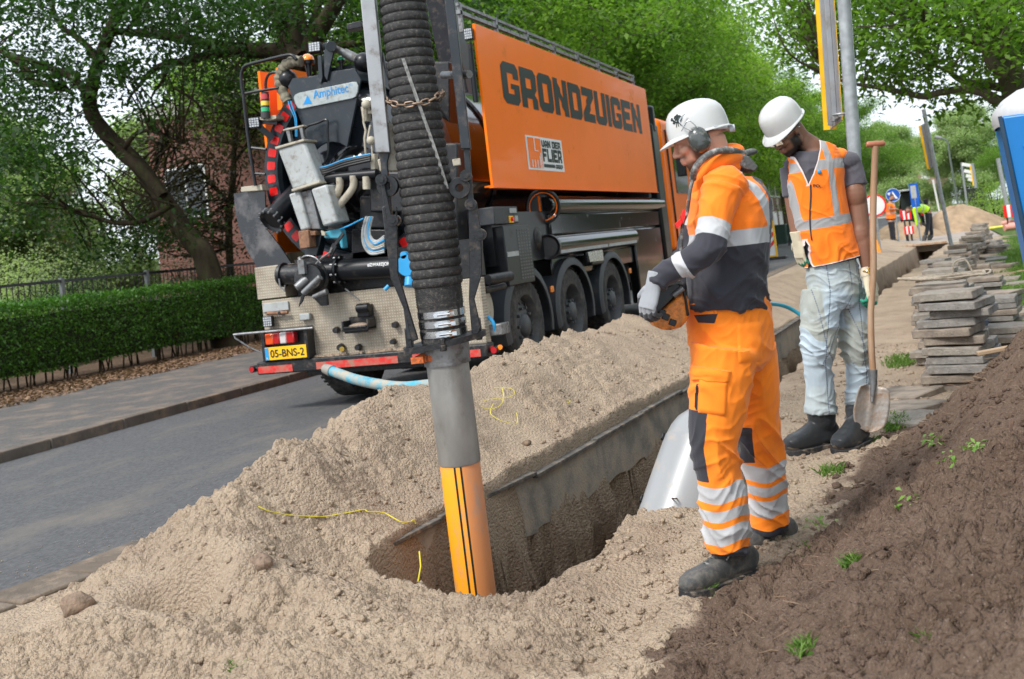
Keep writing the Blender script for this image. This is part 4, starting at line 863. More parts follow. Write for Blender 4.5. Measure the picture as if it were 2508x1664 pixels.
bplate([(935, 507), (951, 500), (956, 540), (966, 540), (971, 505), (975, 668), (1002, 760), (1024, 832), (1008, 838), (990, 756), (956, 679)], -.085, .035, 'boom_plate', dirtyb)
bplate([(956, 679), (966, 700), (1000, 770), (1014, 830), (998, 832), (988, 756)], -.05, .12, 'boom_plate', darkb)
bplate([(1147, 495), (1158, 484), (1168, 500), (1178, 568), (1181, 668), (1162, 733), (1178, 802), (1166, 829), (1156, 826), (1148, 735), (1150, 668)], -.085, .035, 'boom_plate', dirtyb)
bplate([(1150, 560), (1181, 560), (1182, 668), (1150, 668)], -.02, .1, 'boom_plate', darkb)
for u, v in ((933, 440), (961, 540), (1152, 500), (1176, 575), (1140, 430)):
    p = PB(u, v, -.1); M().cyl(p, p+ey*.16, .028, n=18).cyl(p-ey*.012, p, .016, n=6).build('pivot_pin', dirtyb, T)
for u, v in ((948, 455), (1125, 460)):
    p = PB(u, v, -.06); q = M().lathe([(0, .02), (0, .05), (.015, .052), (.03, .04), (.06, .04), (.07, .052), (.085, .05), (.085, .02)], p, ex*1.0+ey*.0 if False else ey, 28); q.build('guide_roller', dirtyb, T)
# U bracket round the hose end
q = M(); hb = hh_(836); n = 40; vs = []
for k in range(n):
    a = 2*PI*k/n; c = Vector((math.cos(a), math.sin(a))); ax_, ay_ = .205, .15; d = ex*c.x*ax_+ey*c.y*ay_; di = ex*c.x*.12+ey*c.y*.12; z = up_*(hb+.02*c.x)
    vs += [pB+z+d-up_*.014, pB+z+d+up_*.014, pB+z+di+up_*.014, pB+z+di-up_*.014]
q.add(vs, [(4*k+j, 4*k+(j+1) % 4, 4*((k+1) % n)+(j+1) % 4, 4*((k+1) % n)+j) for k in range(n) for j in range(4)]); q.build('end_bracket', dirtyb, T, ang=30)
q = M(); 
for s in (-1, 1): 
    p = pB+up_*(hb+.03)+ex*s*.17; M().box(p+up_*.01, (.03, .09, .10), Rb).build('bracket_lug', dirtyb, T, bevel=.004)
q.cyl(pB+up_*hb-ey*.15, pB+up_*(hb+.03)-ey*.15, .014, n=6); q.cyl(pB+up_*(hb-.03)-ey*.15, pB+up_*(hb)-ey*.15, .018, n=6); q.build('bracket_bolt', dirtyb, T, bevel=.004)
# gear seen beside the boom: cross tubes, beige clip, lamp
q = M(); q.tube([PB(1150, 182, .0), PB(1085, 184, .2)], .02, 10); q.build('cross_tube', greym, T)
bplate([(1107, 390), (1127, 387), (1129, 404), (1110, 407)], -.09, .04, 'beige_clip', beigem)
bplate([(849, 58), (884, 50), (888, 66), (850, 74)], .0, .08, 'boom_lamp', dirtyb)
q = M(); q.tube([PB(937, 130, .05), PB(943, 165, .02), PB(952, 195, 0), PB(962, 178, 0)], .006, 6); q.tube([PB(930, 10, .02), PB(936, 45, .0), PB(928, 50, 0)], .006, 6); q.build('wire_guard', greym, T)
bplate([(949, 300), (972, 300), (982, 418), (930, 420), (924, 390), (945, 386)], .02, .06, 'beige_cover', beigem, .006)
# boom continues up and back to the truck (above the picture)
q = M(); p1 = PB(890, -90, 0); p2 = PB(1090, -90, 0); e = hose_path(hTop)[0]; top = (p1+p2)/2+up_*1.3
for p in (p1, p2): q.bar(p, p+up_*1.35, .08, .1)
q.bar(p1+up_*1.3, p2+up_*1.3, .12, .12); q.bar(top, Vector((-5.3, 12.0, 4.9)), .22, .26); q.bar(Vector((-5.3, 12.0, 4.9)), Vector((-5.3, 12.4, 3.3)), .3, .3); q.build('boom_arm', darkb, T, bevel=.01)
# ============================================================ VEGETATION
def leaf_mat(name, c0, c1, trans=.45, rough=.45):
    m = bpy.data.materials.new(name); m.use_nodes = True; nt = m.node_tree; L = nt.links.new; N = nt.nodes.new
    for n_ in list(nt.nodes): nt.nodes.remove(n_)
    out = N('ShaderNodeOutputMaterial'); a = N('ShaderNodeAttribute'); a.attribute_name = 'rnd'
    mx = N('ShaderNodeMix'); mx.data_type = 'RGBA'; mx.inputs[6].default_value = (*c0, 1); mx.inputs[7].default_value = (*c1, 1); L(a.outputs['Fac'], mx.inputs[0])
    p = N('ShaderNodeBsdfPrincipled'); p.inputs['Roughness'].default_value = rough; p.inputs['Specular IOR Level'].default_value = .35; L(mx.outputs[2], p.inputs['Base Color'])
    t = N('ShaderNodeBsdfTranslucent'); ml = N('ShaderNodeVectorMath'); ml.operation = 'MULTIPLY'; ml.inputs[1].default_value = (1.3, 1.5, .7); L(mx.outputs[2], ml.inputs[0]); L(ml.outputs[0], t.inputs['Color'])
    ms = N('ShaderNodeMixShader'); ms.inputs[0].default_value = trans; L(p.outputs[0], ms.inputs[1]); L(t.outputs[0], ms.inputs[2]); L(ms.outputs[0], out.inputs['Surface']); return m
leafD = leaf_mat('leaf_dark', (.010, .034, .008), (.044, .10, .020), .42)  # backlit darkness of the left trees is put into this leaf colour
leafM = leaf_mat('leaf_green', (.06, .14, .018), (.22, .36, .055), .52)
leafB = leaf_mat('leaf_bright', (.11, .22, .03), (.36, .50, .08), .52)
leafR = leaf_mat('leaf_brown', (.032, .032, .016), (.085, .075, .036), .35)
leafP = leaf_mat('leaf_pale', (.22, .30, .14), (.42, .50, .28), .5)  # distance haze is mixed into this pale leaf colour
hedgeM = leaf_mat('hedge_leaf', (.022, .075, .009), (.10, .24, .028), .35)
barkD = mat('bark_dark', (.036, .028, .019), .95, var=.45, vs=5, sx=(1, 1, .3), bump=1.6, bs=28, spec=.1, dirt=(.05, .055, .022), dirt_amt=.45, dirt_s=4)
barkG = mat('bark_grey', (.12, .10, .075), .95, var=.35, vs=5, sx=(1, 1, .3), bump=1.4, bs=28, spec=.1, dirt=(.07, .085, .04), dirt_amt=.4, dirt_s=4)
def leaves_mesh(name, C, ln, wd, m, seed=0, flat=.5, drop=None):
    """one mesh of many leaf blades at the points C"""
    r = np.random.default_rng(seed); n = len(C)
    nrm = r.normal(size=(n, 3)); nrm[:, 2] = np.abs(nrm[:, 2])+flat*2; nrm /= np.linalg.norm(nrm, axis=1)[:, None]
    d = r.normal(size=(n, 3)); d -= nrm*(d*nrm).sum(1)[:, None]; d /= np.linalg.norm(d, axis=1)[:, None]; d[:, 2] -= .25; s = np.cross(nrm, d)
    L_ = (ln*r.uniform(.65, 1.25, n))[:, None]; W_ = (wd*r.uniform(.65, 1.25, n))[:, None]
    a = C-d*L_*.5; b = C+s*W_*.5-d*L_*.05+nrm*W_*.12; c = C+d*L_*.5-nrm*L_*.1; e = C-s*W_*.5-d*L_*.05+nrm*W_*.12
    V_ = np.stack([a, b, c, e], 1).reshape(-1, 3); Q_ = np.arange(4*n).reshape(n, 4)
    me = bpy.data.meshes.new(name); me.vertices.add(4*n); me.vertices.foreach_set('co', V_.astype(np.float32).ravel()); me.loops.add(4*n); me.loops.foreach_set('vertex_index', Q_.astype(np.int32).ravel())
    me.polygons.add(n); me.polygons.foreach_set('loop_start', np.arange(0, 4*n, 4, dtype=np.int32)); me.polygons.foreach_set('loop_total', np.full(n, 4, np.int32)); me.update(calc_edges=True)
    rv = np.repeat(np.clip(r.normal(.45, .25, n)+.0, 0, 1), 4); at = me.attributes.new('rnd', 'FLOAT', 'POINT'); at.data.foreach_set('value', rv.astype(np.float32))
    me.materials.append(m); return me
def grow(base, H, R, seed, nl=7, r0=.28, lean=(0, 0), lo=.33):
    """trunk with limbs; returns polylines [(pts, radii)] and tip points"""
    r = random.Random(seed); lines = []; tips = []
    b = Vector(base); pts = []; rs = []; n = 9; hx = r.uniform(-.4, .4); hy = r.uniform(-.4, .4)
    for i in range(n+1):
        t = i/n; pts.append(b+Vector((lean[0]*t+hx*math.sin(t*3.1), lean[1]*t+hy*math.sin(t*2.6), H*.86*t))); rs.append(r0*(1-.82*t)*(1.35 if i == 0 else 1))
    lines.append((pts, rs))
    def sub(p, d, L, rr, lev):
        k = 6; P = [p]; Rr = [rr]; dd = d.normalized()
        for i in range(k):
            dd = (dd+Vector((r.gauss(0, .16), r.gauss(0, .16), r.gauss(.03, .12)))).normalized(); P.append(P[-1]+dd*L/k); Rr.append(max(rr*(1-(i+1)/k*.8), .008))
            if lev < 2 and i >= 1:
                for _ in range(1 if lev else 2):
                    a = Vector((r.gauss(0, 1), r.gauss(0, 1), r.gauss(.25, .5))).normalized(); sub(P[-1], (dd*.7+a).normalized(), L*r.uniform(.35, .6), Rr[-1]*.55, lev+1)
            if lev >= 1: tips.append(P[-1])
        tips.append(P[-1]); lines.append((P, Rr))
    for i in range(nl*2):
        t = lo+(.97-lo)*i/(nl*2-1); k = t*n; j = min(int(k), n-1); p = pts[j].lerp(pts[j+1], k-j); a = i*2.4+r.uniform(-.4, .4); e = .15+.9*(t-lo)
        L = R*(1.05-.55*((t-lo)/(1-lo))**1.5)*r.uniform(.8, 1.1)
        sub(p, Vector((math.cos(a), math.sin(a), e)), L, r0*(1-.8*t)*.55, 0)
    return lines, tips
def wood_mesh(ms, lines, n0=8):
    for P, Rr in lines: ms.tube(P, Rr, n0 if max(Rr) > .05 else 5, caps=False)
    return ms
def proto_tree(name, seed, H, R, leafm, nper, ln, wd, bark=barkG, r0=.25, spread=.45, lo=.33):
    lines, tips = grow((0, 0, 0), H, R, seed, r0=r0, lo=lo); root = empty(name, (0, 0, 0))
    ms = M(); wood_mesh(ms, lines); t = ms.build('trunk', bark, None); t.parent = root
    r = np.random.default_rng(seed+5); T_ = np.array([tuple(p) for p in tips]); C = np.repeat(T_, nper, 0)+r.normal(size=(len(T_)*nper, 3))*np.array([spread, spread, spread*.6])
    me = leaves_mesh('crown', C, ln, wd, leafm, seed); o = link_obj('crown', me, root); return root, len(C)
def limb_tree(name, base, limbs, clusters, leafm, ln, wd, bark=barkD, seed=1, sig=.28, per=26, twig=.4):
    """limbs: [(points, radii)] measured from the photograph; clusters: cluster centres (Nx3)"""
    root = empty(name, base); ms = M(); L_ = []
    for P, Rr in limbs:
        P2 = smooth_path(P, 5); R2 = np.interp(np.linspace(0, 1, len(P2)), np.linspace(0, 1, len(Rr)), Rr); L_.append((P2, list(R2)))
    wood_mesh(ms, L_, 12)
    r = np.random.default_rng(seed); rr = random.Random(seed)
    ax = np.array([tuple(p) for P, _ in L_ for p in P]); Cn = np.array(clusters)
    for c in Cn[r.random(len(Cn)) < twig]:
        d = np.linalg.norm(ax-c, axis=1); j = int(d.argmin()); a = Vector(ax[j]); b = Vector(c); Ld = (b-a).length
        if Ld > 2.3: continue
        mid = a.lerp(b, .5)+Vector((rr.gauss(0, .08), rr.gauss(0, .08), rr.gauss(.05, .08)))*Ld; ms.tube(smooth_path([a, mid, b], 3), list(np.interp(np.linspace(0, 1, 7), [0, 1], [.012+.008*Ld, .006])), 5, caps=False)
    t = ms.build('trunk', bark, root)
    C = np.repeat(Cn, per, 0)+r.normal(size=(len(Cn)*per, 3))*np.array([sig, sig, sig*.7])
    me = leaves_mesh('crown', C-np.array(base), ln, wd, leafm, seed); link_obj('crown', me, root); return root
def scatter(L, n, seed):
    """L: (u0, v0, u1, v1, y0, y1) boxes in the photograph with a depth range -> cluster centres"""
    r = random.Random(seed); out = []; A_ = [abs((q[2]-q[0])*(q[3]-q[1])) for q in L]; S_ = sum(A_)
    for q, a in zip(L, A_):
        for _ in range(int(n*a/S_)):
            out.append(tuple(PY(r.uniform(q[0], q[2]), r.uniform(q[1], q[3]), r.uniform(q[4], q[5]))))
    return out
# --- the two near trees on the left
yT = 18.5
def PL(L, y): return [PY(u, v, y) for u, v in L]
base1 = Vector((PY(540, 700, yT).x, yT, 0)); 
trunk1 = [base1]+PL([(505, 640), (470, 590), (400, 490), (335, 400), (262, 330), (222, 268), (230, 190), (262, 95), (298, 10), (330, -90), (350, -200)], yT)
lim1 = [(trunk1, [.30, .24, .21, .19, .17, .17, .16, .14, .13, .12, .10, .07]),
 (PL([(255, 330), (300, 380), (352, 420), (400, 480)], yT-.4), [.11, .12, .13, .12]),
 (PL([(224, 240), (204, 217), (170, 185), (137, 172), (100, 160), (64, 147), (30, 135), (-20, 118), (-80, 100)], yT-.5), [.11, .10, .09, .08, .08, .07, .06, .05, .04]),
 (PL([(170, 222), (150, 215), (110, 205), (83, 204), (70, 180), (54, 160), (20, 135), (-30, 100)], yT-.8), [.05, .07, .07, .08, .08, .08, .06, .04]),
 (PL([(238, 150), (220, 120), (198, 99), (175, 82), (156, 70), (142, 50), (134, 32), (122, -10), (115, -60)], yT-.3), [.08, .07, .07, .06, .06, .05, .05, .04, .03]),
 (PL([(265, 90), (300, 75), (316, 70), (335, 40), (352, 10), (370, -40)], yT+.2), [.06, .05, .05, .045, .04, .03]),
 (PL([(300, 370), (330, 330), (360, 320), (400, 330), (450, 350)], yT-.3), [.06, .05, .04, .03, .02]),
 (PL([(420, 500), (350, 540), (280, 545), (200, 520), (120, 490)], yT-1), [.08, .06, .05, .04, .02])]
cl1 = scatter([(-40, -60, 330, 200, yT-3, yT+2), (-60, 150, 230, 420, yT-3.5, yT+1), (200, -60, 560, 130, yT-2, yT+2), (-60, 380, 230, 560, yT-3, yT), (-60, -80, 700, 60, yT-3, yT+1), (200, 520, 480, 640, yT-1, yT+1), (250, 130, 420, 300, yT-2, yT+1)], 520, 3)
cl1 += scatter([(-60, 150, 130, 330, yT-2, yT+2)], 30, 31)
t1 = limb_tree('leaning_tree', tuple(base1), lim1, cl1, leafD, .13, .075, seed=4, per=30, sig=.30); tag(t1, 'leaning dark tree with bare forked limbs behind the railing at far left', 'tree')
# brownish dense foliage low round its foot
y2 = 21.0
base2 = Vector((PY(745, 500, y2).x, y2, 0))
lim2 = [([base2]+PL([(742, 330), (735, 200), (722, 110), (705, 20), (690, -80), (680, -200)], y2), [.62, .46, .40, .36, .36, .33, .25]),
 (PL([(755, 170), (768, 100), (800, 45), (840, -20), (880, -90)], y2-.3), [.26, .22, .18, .16, .13]),
 (PL([(740, 150), (755, 90), (775, 30), (790, -30)], y2+.3), [.12, .10, .09, .08]),
 (PL([(735, 150), (700, 132), (654, 125), (600, 122), (545, 117), (500, 108), (460, 96), (420, 90), (398, 88), (350, 82), (290, 78), (262, 95)], y2-.8), [.26, .22, .19, .17, .15, .13, .12, .11, .10, .09, .08, .06]),
 (PL([(600, 122), (540, 128), (478, 143), (440, 152), (418, 153), (385, 165), (367, 178), (350, 198), (335, 217), (320, 235), (312, 262)], y2-1.2), [.12, .11, .10, .09, .08, .07, .06, .05, .04, .03, .02]),
 (PL([(417, 155), (405, 180), (398, 200), (380, 222), (370, 240)], y2-1.4), [.06, .05, .045, .03, .02]),
 (PL([(418, 212), (452, 230), (485, 255), (500, 290)], y2-1), [.03, .035, .03, .02]),
 (PL([(780, 115), (830, 110), (880, 105), (940, 85), (1000, 60)], y2-.6), [.10, .09, .07, .06, .04]),
 (PL([(690, 60), (660, 20), (640, -40)], y2-.4), [.12, .10, .08])]
cl2 = scatter([(330, -60, 700, 90, y2-3, y2+3), (560, -60, 1250, 110, y2-2, y2+4), (420, 90, 640, 240, y2-2.5, y2+1), (850, 60, 1150, 230, y2-1, y2+3)], 400, 5)
t2 = limb_tree('big_tree', tuple(base2), lim2, cl2, leafD, .13, .08, seed=8, per=30, sig=.32); tag(t2, 'thick trunked tree rising behind the rear of the truck', 'tree')
# bushy undergrowth tree in front of the brick building
y3 = 22.5; b3 = Vector((PY(560, 700, y3).x, y3, 0))
lim3 = [([b3]+PL([(560, 560), (570, 450), (575, 350), (590, 260), (600, 190)], y3), [.10, .09, .08, .06, .04, .02]), (PL([(565, 500), (500, 430), (450, 380), (400, 350)], y3-.5), [.05, .04, .03, .02]), (PL([(572, 400), (620, 330), (650, 260)], y3), [.05, .04, .02])]
cl3 = scatter([(300, 280, 600, 620, y3-2, y3+1.5), (520, 140, 680, 420, y3-1.5, y3+1.5), (120, 450, 420, 600, y3-2, y3+1), (420, 170, 560, 300, y3-1, y3+1), (300, 430, 560, 620, y3-2, y3)], 420, 9)
t3 = limb_tree('brown_leaved_tree', tuple(b3), lim3, cl3, leafR, .11, .06, seed=12, per=26, sig=.3, twig=.7); tag(t3, 'thin brownish leaved tree in front of the red brick building', 'tree')
# --- the tree over the portable toilet
y4 = 20; b4 = PY(2520, 300, y4); b4.z = 0
lim4 = [([b4]+PL([(2515, 330), (2492, 230), (2470, 168), (2450, 110), (2440, 40), (2432, -60), (2425, -160)], y4), [.34, .30, .24, .21, .17, .14, .11, .08]),
 (PL([(2490, 262), (2441, 246), (2406, 226), (2360, 219), (2310, 225), (2264, 236), (2214, 226), (2153, 215), (2090, 205), (2030, 190)], y4), [.13, .10, .08, .07, .06, .06, .05, .04, .03, .02]),
 (PL([(2475, 220), (2456, 215), (2406, 207), (2364, 200), (2340, 188), (2322, 173), (2290, 160)], y4+.6), [.09, .08, .07, .06, .05, .04, .02]),
 (PL([(2470, 180), (2433, 154), (2418, 119), (2399, 104), (2360, 90), (2320, 60), (2280, 50)], y4-.5), [.13, .12, .10, .08, .06, .04, .03]),
 (PL([(2478, 185), (2500, 110), (2520, 30), (2540, -60)], y4+.4), [.13, .11, .09, .07]),
 (PL([(2452, 115), (2400, 40), (2350, -20), (2300, -80)], y4), [.09, .07, .05, .03])]
cl4 = scatter([(2080, -60, 2560, 120, y4-2.5, y4+3), (2180, 100, 2440, 200, y4-1, y4+2), (1900, -60, 2150, 170, y4-1, y4+3), (2040, 170, 2270, 225, y4-.5, y4+1.2), (2480, 80, 2580, 240, y4-1, y4+2), (2300, 225, 2440, 275, y4, y4+.8), (1850, -80, 2560, 80, y4-2, y4+3)], 620, 15)
t4 = limb_tree('spreading_tree', tuple(b4), lim4, cl4, leafM, .12, .075, bark=barkG, seed=21, per=28, sig=.27); tag(t4, 'spreading tree behind the blue portable toilet with a long low branch over the street', 'tree')
# --- street trees
pA, nA = proto_tree('street_tree', 41, 12.5, 5.8, leafM, 18, .15, .095, r0=.26, spread=.4, lo=.36)
pB_, nB = proto_tree('street_tree', 52, 11.5, 5.2, leafB, 16, .17, .11, r0=.24, spread=.42, lo=.34)
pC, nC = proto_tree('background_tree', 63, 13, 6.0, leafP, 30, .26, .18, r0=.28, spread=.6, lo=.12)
pD, nD = proto_tree('background_tree', 74, 9.5, 4.2, leafD, 40, .16, .10, r0=.2, spread=.5, lo=.12)
print('leaves', nA, nB, nC, nD)
st = [(pA, -12.3, 29, 0, 1.0, 'green street tree just beyond the cab end of the truck'), (pA, -12.0, 38, 1.9, 1.0, 'second green street tree beyond the truck'), (pB_, -11.8, 47, .4, 1.05, 'light green street tree seen above the white helmets'), (pB_, -12.2, 56, 2.4, 1.0, 'light green street tree behind the worker with the shovel'),
      (pB_, -11.5, 66, 4.0, .95, 'street tree standing behind the round blue sign'), (pA, -11.8, 80, 3.1, .95, 'street tree further along the left side of the street'), (pB_, -12, 96, 5.2, 1.0, 'distant street tree near the row of houses'), (pA, -9, 118, .9, 1.0, 'farthest street tree left of the gap of sky'),
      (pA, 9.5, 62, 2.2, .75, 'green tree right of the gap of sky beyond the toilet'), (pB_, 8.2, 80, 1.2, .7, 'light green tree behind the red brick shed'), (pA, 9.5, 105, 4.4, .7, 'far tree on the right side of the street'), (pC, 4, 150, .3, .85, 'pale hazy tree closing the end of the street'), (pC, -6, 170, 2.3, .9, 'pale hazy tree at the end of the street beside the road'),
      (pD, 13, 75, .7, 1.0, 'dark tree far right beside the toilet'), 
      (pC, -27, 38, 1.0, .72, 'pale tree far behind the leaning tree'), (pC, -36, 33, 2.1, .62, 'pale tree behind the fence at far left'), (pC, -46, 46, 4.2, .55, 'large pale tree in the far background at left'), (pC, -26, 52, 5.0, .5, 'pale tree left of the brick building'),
      (pA, 9.5, 2.0, 1.1, .85, 'broad green tree on the lawn to the right of the trench'), (pA, 10.5, 12.5, 3.6, .85, 'broad green tree on the lawn right of the topsoil heap')]
seen = set()
for p, x, y, a, s, lb in st:
    o = p if id(p) not in seen else copy_tree(p); seen.add(id(p)); o.location = (x, y, 0); o.rotation_euler = (0, 0, a); o.scale = (s, s, s); tag(o, lb, 'tree')
# --- hedge
def hedge(name, x0, x1, y0, y1, h, n, m, lb, cat='hedge', ln=.055, wd=.034, top=.1, stems=True, seed=0, slope=0):
    root = empty(name, ((x0+x1)/2, (y0+y1)/2, .05)); r = np.random.default_rng(seed)
    # twiggy core
    N = n; f = r.random(N); X = np.where(f < .5, x1+r.normal(0, .03, N), np.where(f < .9, r.uniform(x0, x1, N), x0)); Yy = r.uniform(y0, y1, N); Zz = np.where((f >= .5) & (f < .9), h+r.normal(0, .035, N), h*r.uniform(.12, 1, N)**.85)
    bul = .09*fbm(Yy*1.4, Zz*2.2, 3, seed+2); X = X+np.where(f < .5, bul-.10*sst(.55, .0, Zz/h), 0); Zz = Zz+.05*fbm(Yy*1.1, X*2, 3, seed+3)+np.where(f < .5, 0, np.abs(r.normal(0, .03, N)))
    X = X-np.abs(r.normal(0, .05, N))*(f < .5); C = np.stack([X, Yy, Zz+.05], 1)
    me = leaves_mesh('foliage', C-np.array(root.matrix_world.translation), ln, wd, m, seed, flat=.2); link_obj('foliage', me, root)
    q = M(); rr = random.Random(seed); k = int((y1-y0)*9)
    for i in range(k):
        yy = y0+(y1-y0)*(i+rr.random())/k; xx = rr.uniform(x0+.1, x1-.08); b = Vector((xx, yy, .03)); q.tube([b, b+Vector((rr.gauss(0, .05), rr.gauss(0, .06), h*.4)), b+Vector((rr.gauss(.02, .1), rr.gauss(0, .12), h*.85))], [.016, .011, .005], 5, caps=False)
    q.bb(x0+.22, x1-.22, y0+.1, y1-.1, .3, h-.12, mi=1)  # dark box behind the leaves, the hedge's inner shade as a colour
    q.build('stems', [barkD, mat('inner_shade_core', (.018, .03, .010), .95, var=.5, vs=30, bump=1, bs=40)], root); tag(root, lb, cat); return root
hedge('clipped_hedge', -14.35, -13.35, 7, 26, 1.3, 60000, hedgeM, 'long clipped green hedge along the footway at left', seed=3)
r = np.random.default_rng(5); N_ = 16000; Yl = r.uniform(4, 22, N_); Xl = -13.6+2.1*r.random(N_)**1.3+.25*fbm(Yl*1.5, Yl*0, 3, 4)+.02*Yl; k_ = Xl < -11.45+.35*fbm(Yl*2, Yl*0+3, 3, 6)-.035*np.maximum(Yl-10, 0); Cl = np.stack([Xl, Yl, np.full(N_, .068)+r.random(N_)*.02], 1)[k_]
lm_ = leaves_mesh('fallen_leaves', Cl, .075, .04, leaf_mat('dead_leaf', (.10, .055, .03), (.30, .19, .12), .1), 5, flat=2.5); tag(link_obj('fallen_leaves', lm_), 'brown fallen leaves and litter along the foot of the hedge', 'leaf litter', None, 'stuff')
def bush(name, p, r, n, m, lb, seed, ln=.08, wd=.05):
    root = empty(name, p); g = np.random.default_rng(seed); d = g.normal(size=(n, 3)); d /= np.linalg.norm(d, axis=1)[:, None]; d[:, 2] = np.abs(d[:, 2]); rr_ = (g.uniform(.35, 1, n)**.4)[:, None]
    lump = 1+.25*fbm(d[:, 0]*3+seed, d[:, 1]*3+d[:, 2]*2, 3, seed)[:, None]; C = d*np.array(r)*rr_*lump; me = leaves_mesh('foliage', C, ln, wd, m, seed); link_obj('foliage', me, root)
    q = M(); rr = random.Random(seed)
    for i in range(9): a = rr.uniform(0, 6.28); q.tube([(p[0], p[1], p[2]), (p[0]+math.cos(a)*r[0]*.4, p[1]+math.sin(a)*r[1]*.4, p[2]+r[2]*.5), (p[0]+math.cos(a)*r[0]*.7, p[1]+math.sin(a)*r[1]*.7, p[2]+r[2]*.8)], [.03, .02, .008], 5, caps=False)
    q.build('stems', barkD, root); tag(root, lb, 'bush', 'bushes behind the railing'); return root
bl = [(-16.8, 13.2, 1.5, 1.6, 1.7, leafB, 'yellow green bush behind the railing at far left'), (-17.5, 16.5, 1.5, 1.5, 1.5, leafM, 'low green bush behind the railing left of the leaning trunk'), (-18.5, 19.5, 1.8, 1.6, 2.1, leafD, 'dark bush at the foot of the leaning trunk'),
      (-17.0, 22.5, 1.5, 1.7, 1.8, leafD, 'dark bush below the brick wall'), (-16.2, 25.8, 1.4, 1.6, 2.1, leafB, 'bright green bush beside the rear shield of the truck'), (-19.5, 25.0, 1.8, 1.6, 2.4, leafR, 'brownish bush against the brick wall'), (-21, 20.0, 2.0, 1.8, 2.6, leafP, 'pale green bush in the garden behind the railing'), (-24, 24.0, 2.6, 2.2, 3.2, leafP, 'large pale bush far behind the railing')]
for i, (x, y, rx, ry, rz, m_, lb) in enumerate(bl): bush('bush', (x, y, .05), (rx, ry, rz), 5200, m_, lb, 100+i)
bush('round_bush', (2.45, 52, 0), (1.4, 1.4, 1.9), 4200, leafB, 'round clipped bright bush on the lawn in front of the brick shed', 140)
# --- railing
q0 = empty('railing', (-14.7, 15, .05)); q = M(); q.bar((-14.7, 6, 1.72), (-14.7, 30, 1.72), .05, .05); q.bar((-14.7, 6, .55), (-14.7, 30, .55), .035, .035); q.build('rail', blackp, q0)
y = 6.2; k = 0
while y < 30:
    q = M()
    if k % 18 == 0: q.bar((-14.7, y, .05), (-14.7, y, 1.78), .07, .07); q.build('post', mat('railing_post', (.13, .14, .14), .5) if k == 0 else bpy.data.materials['railing_post'], q0)
    y += .125; k += 1
q = M(); y = 6.2
while y < 30: q.cyl((-14.7, y, .55), (-14.7, y, 1.70), .009, n=5, caps=False); y += .125
o = q.build('balusters', blackp, q0); o['kind'] = 'stuff'
tag(q0, 'black metal railing standing behind the clipped hedge', 'railing')
# --- red brick building on the left
def brick_mat(name, c1, c2, mort, sc=1.0, ax='xz'):
    m = bpy.data.materials.new(name); m.use_nodes = True; nt = m.node_tree; b = nt.nodes['Principled BSDF']; L = nt.links.new; N = nt.nodes.new
    g = N('ShaderNodeNewGeometry'); sp = N('ShaderNodeSeparateXYZ'); L(g.outputs['Position'], sp.inputs[0]); cb = N('ShaderNodeCombineXYZ'); ad = N('ShaderNodeMath'); ad.operation = 'ADD'; L(sp.outputs[0], ad.inputs[0]); L(sp.outputs[1], ad.inputs[1]); L(ad.outputs[0], cb.inputs[0]); L(sp.outputs[2], cb.inputs[1])
    br = N('ShaderNodeTexBrick'); br.inputs['Scale'].default_value = 1; br.inputs['Brick Width'].default_value = .22*sc; br.inputs['Row Height'].default_value = .065*sc; br.inputs['Mortar Size'].default_value = .008*sc; br.inputs['Color1'].default_value = (*c1, 1); br.inputs['Color2'].default_value = (*c2, 1); br.inputs['Mortar'].default_value = (*mort, 1)
    L(cb.outputs[0], br.inputs['Vector']); L(br.outputs[0], b.inputs['Base Color']); b.inputs['Roughness'].default_value = .9; return m
brickm = brick_mat('red_brick', (.20, .075, .055), (.15, .055, .042), (.16, .12, .10))
fram = mat('white_frame', (.7, .7, .68), .5, var=.05); tilesm = mat('orange_roof_tile', (.42, .14, .07), .8, var=.2, vs=9, bump=1, bs=20); greytile = mat('grey_roof_tile', (.16, .16, .17), .8, var=.2, vs=9, bump=1, bs=20); winm = mat('window_glass', (.05, .06, .07), .06, var=.4, vs=1.5)
B0 = empty('brick_building', (-19, 27, 0)); tag(B0, 'red brick building with a pale flat roof edge behind the trees at left', 'building')
M().bb(-22.2, -14.6, 27, 40, 0, 6.55).build('wall', brickm, B0); M().bb(-22.35, -14.45, 26.85, 40.1, 6.55, 6.95).build('roof_edge', mat('roof_fascia', (.42, .42, .38), .7), B0, bevel=.01)
for x in (-20.9,):
    for z in (3.4,):
        w_ = M().bb(x-.75, x+.75, 26.93, 27.02, z, z+1.6, mi=0).build('window', fram, B0, bevel=.01); g_ = M().bb(x-.68, x-.03, 26.915, 26.925, z+.07, z+1.53).bb(x+.03, x+.68, 26.915, 26.925, z+.07, z+1.53).build('pane', winm, B0); g_.parent = w_; g_.matrix_world = Matrix.Translation(B0.location)
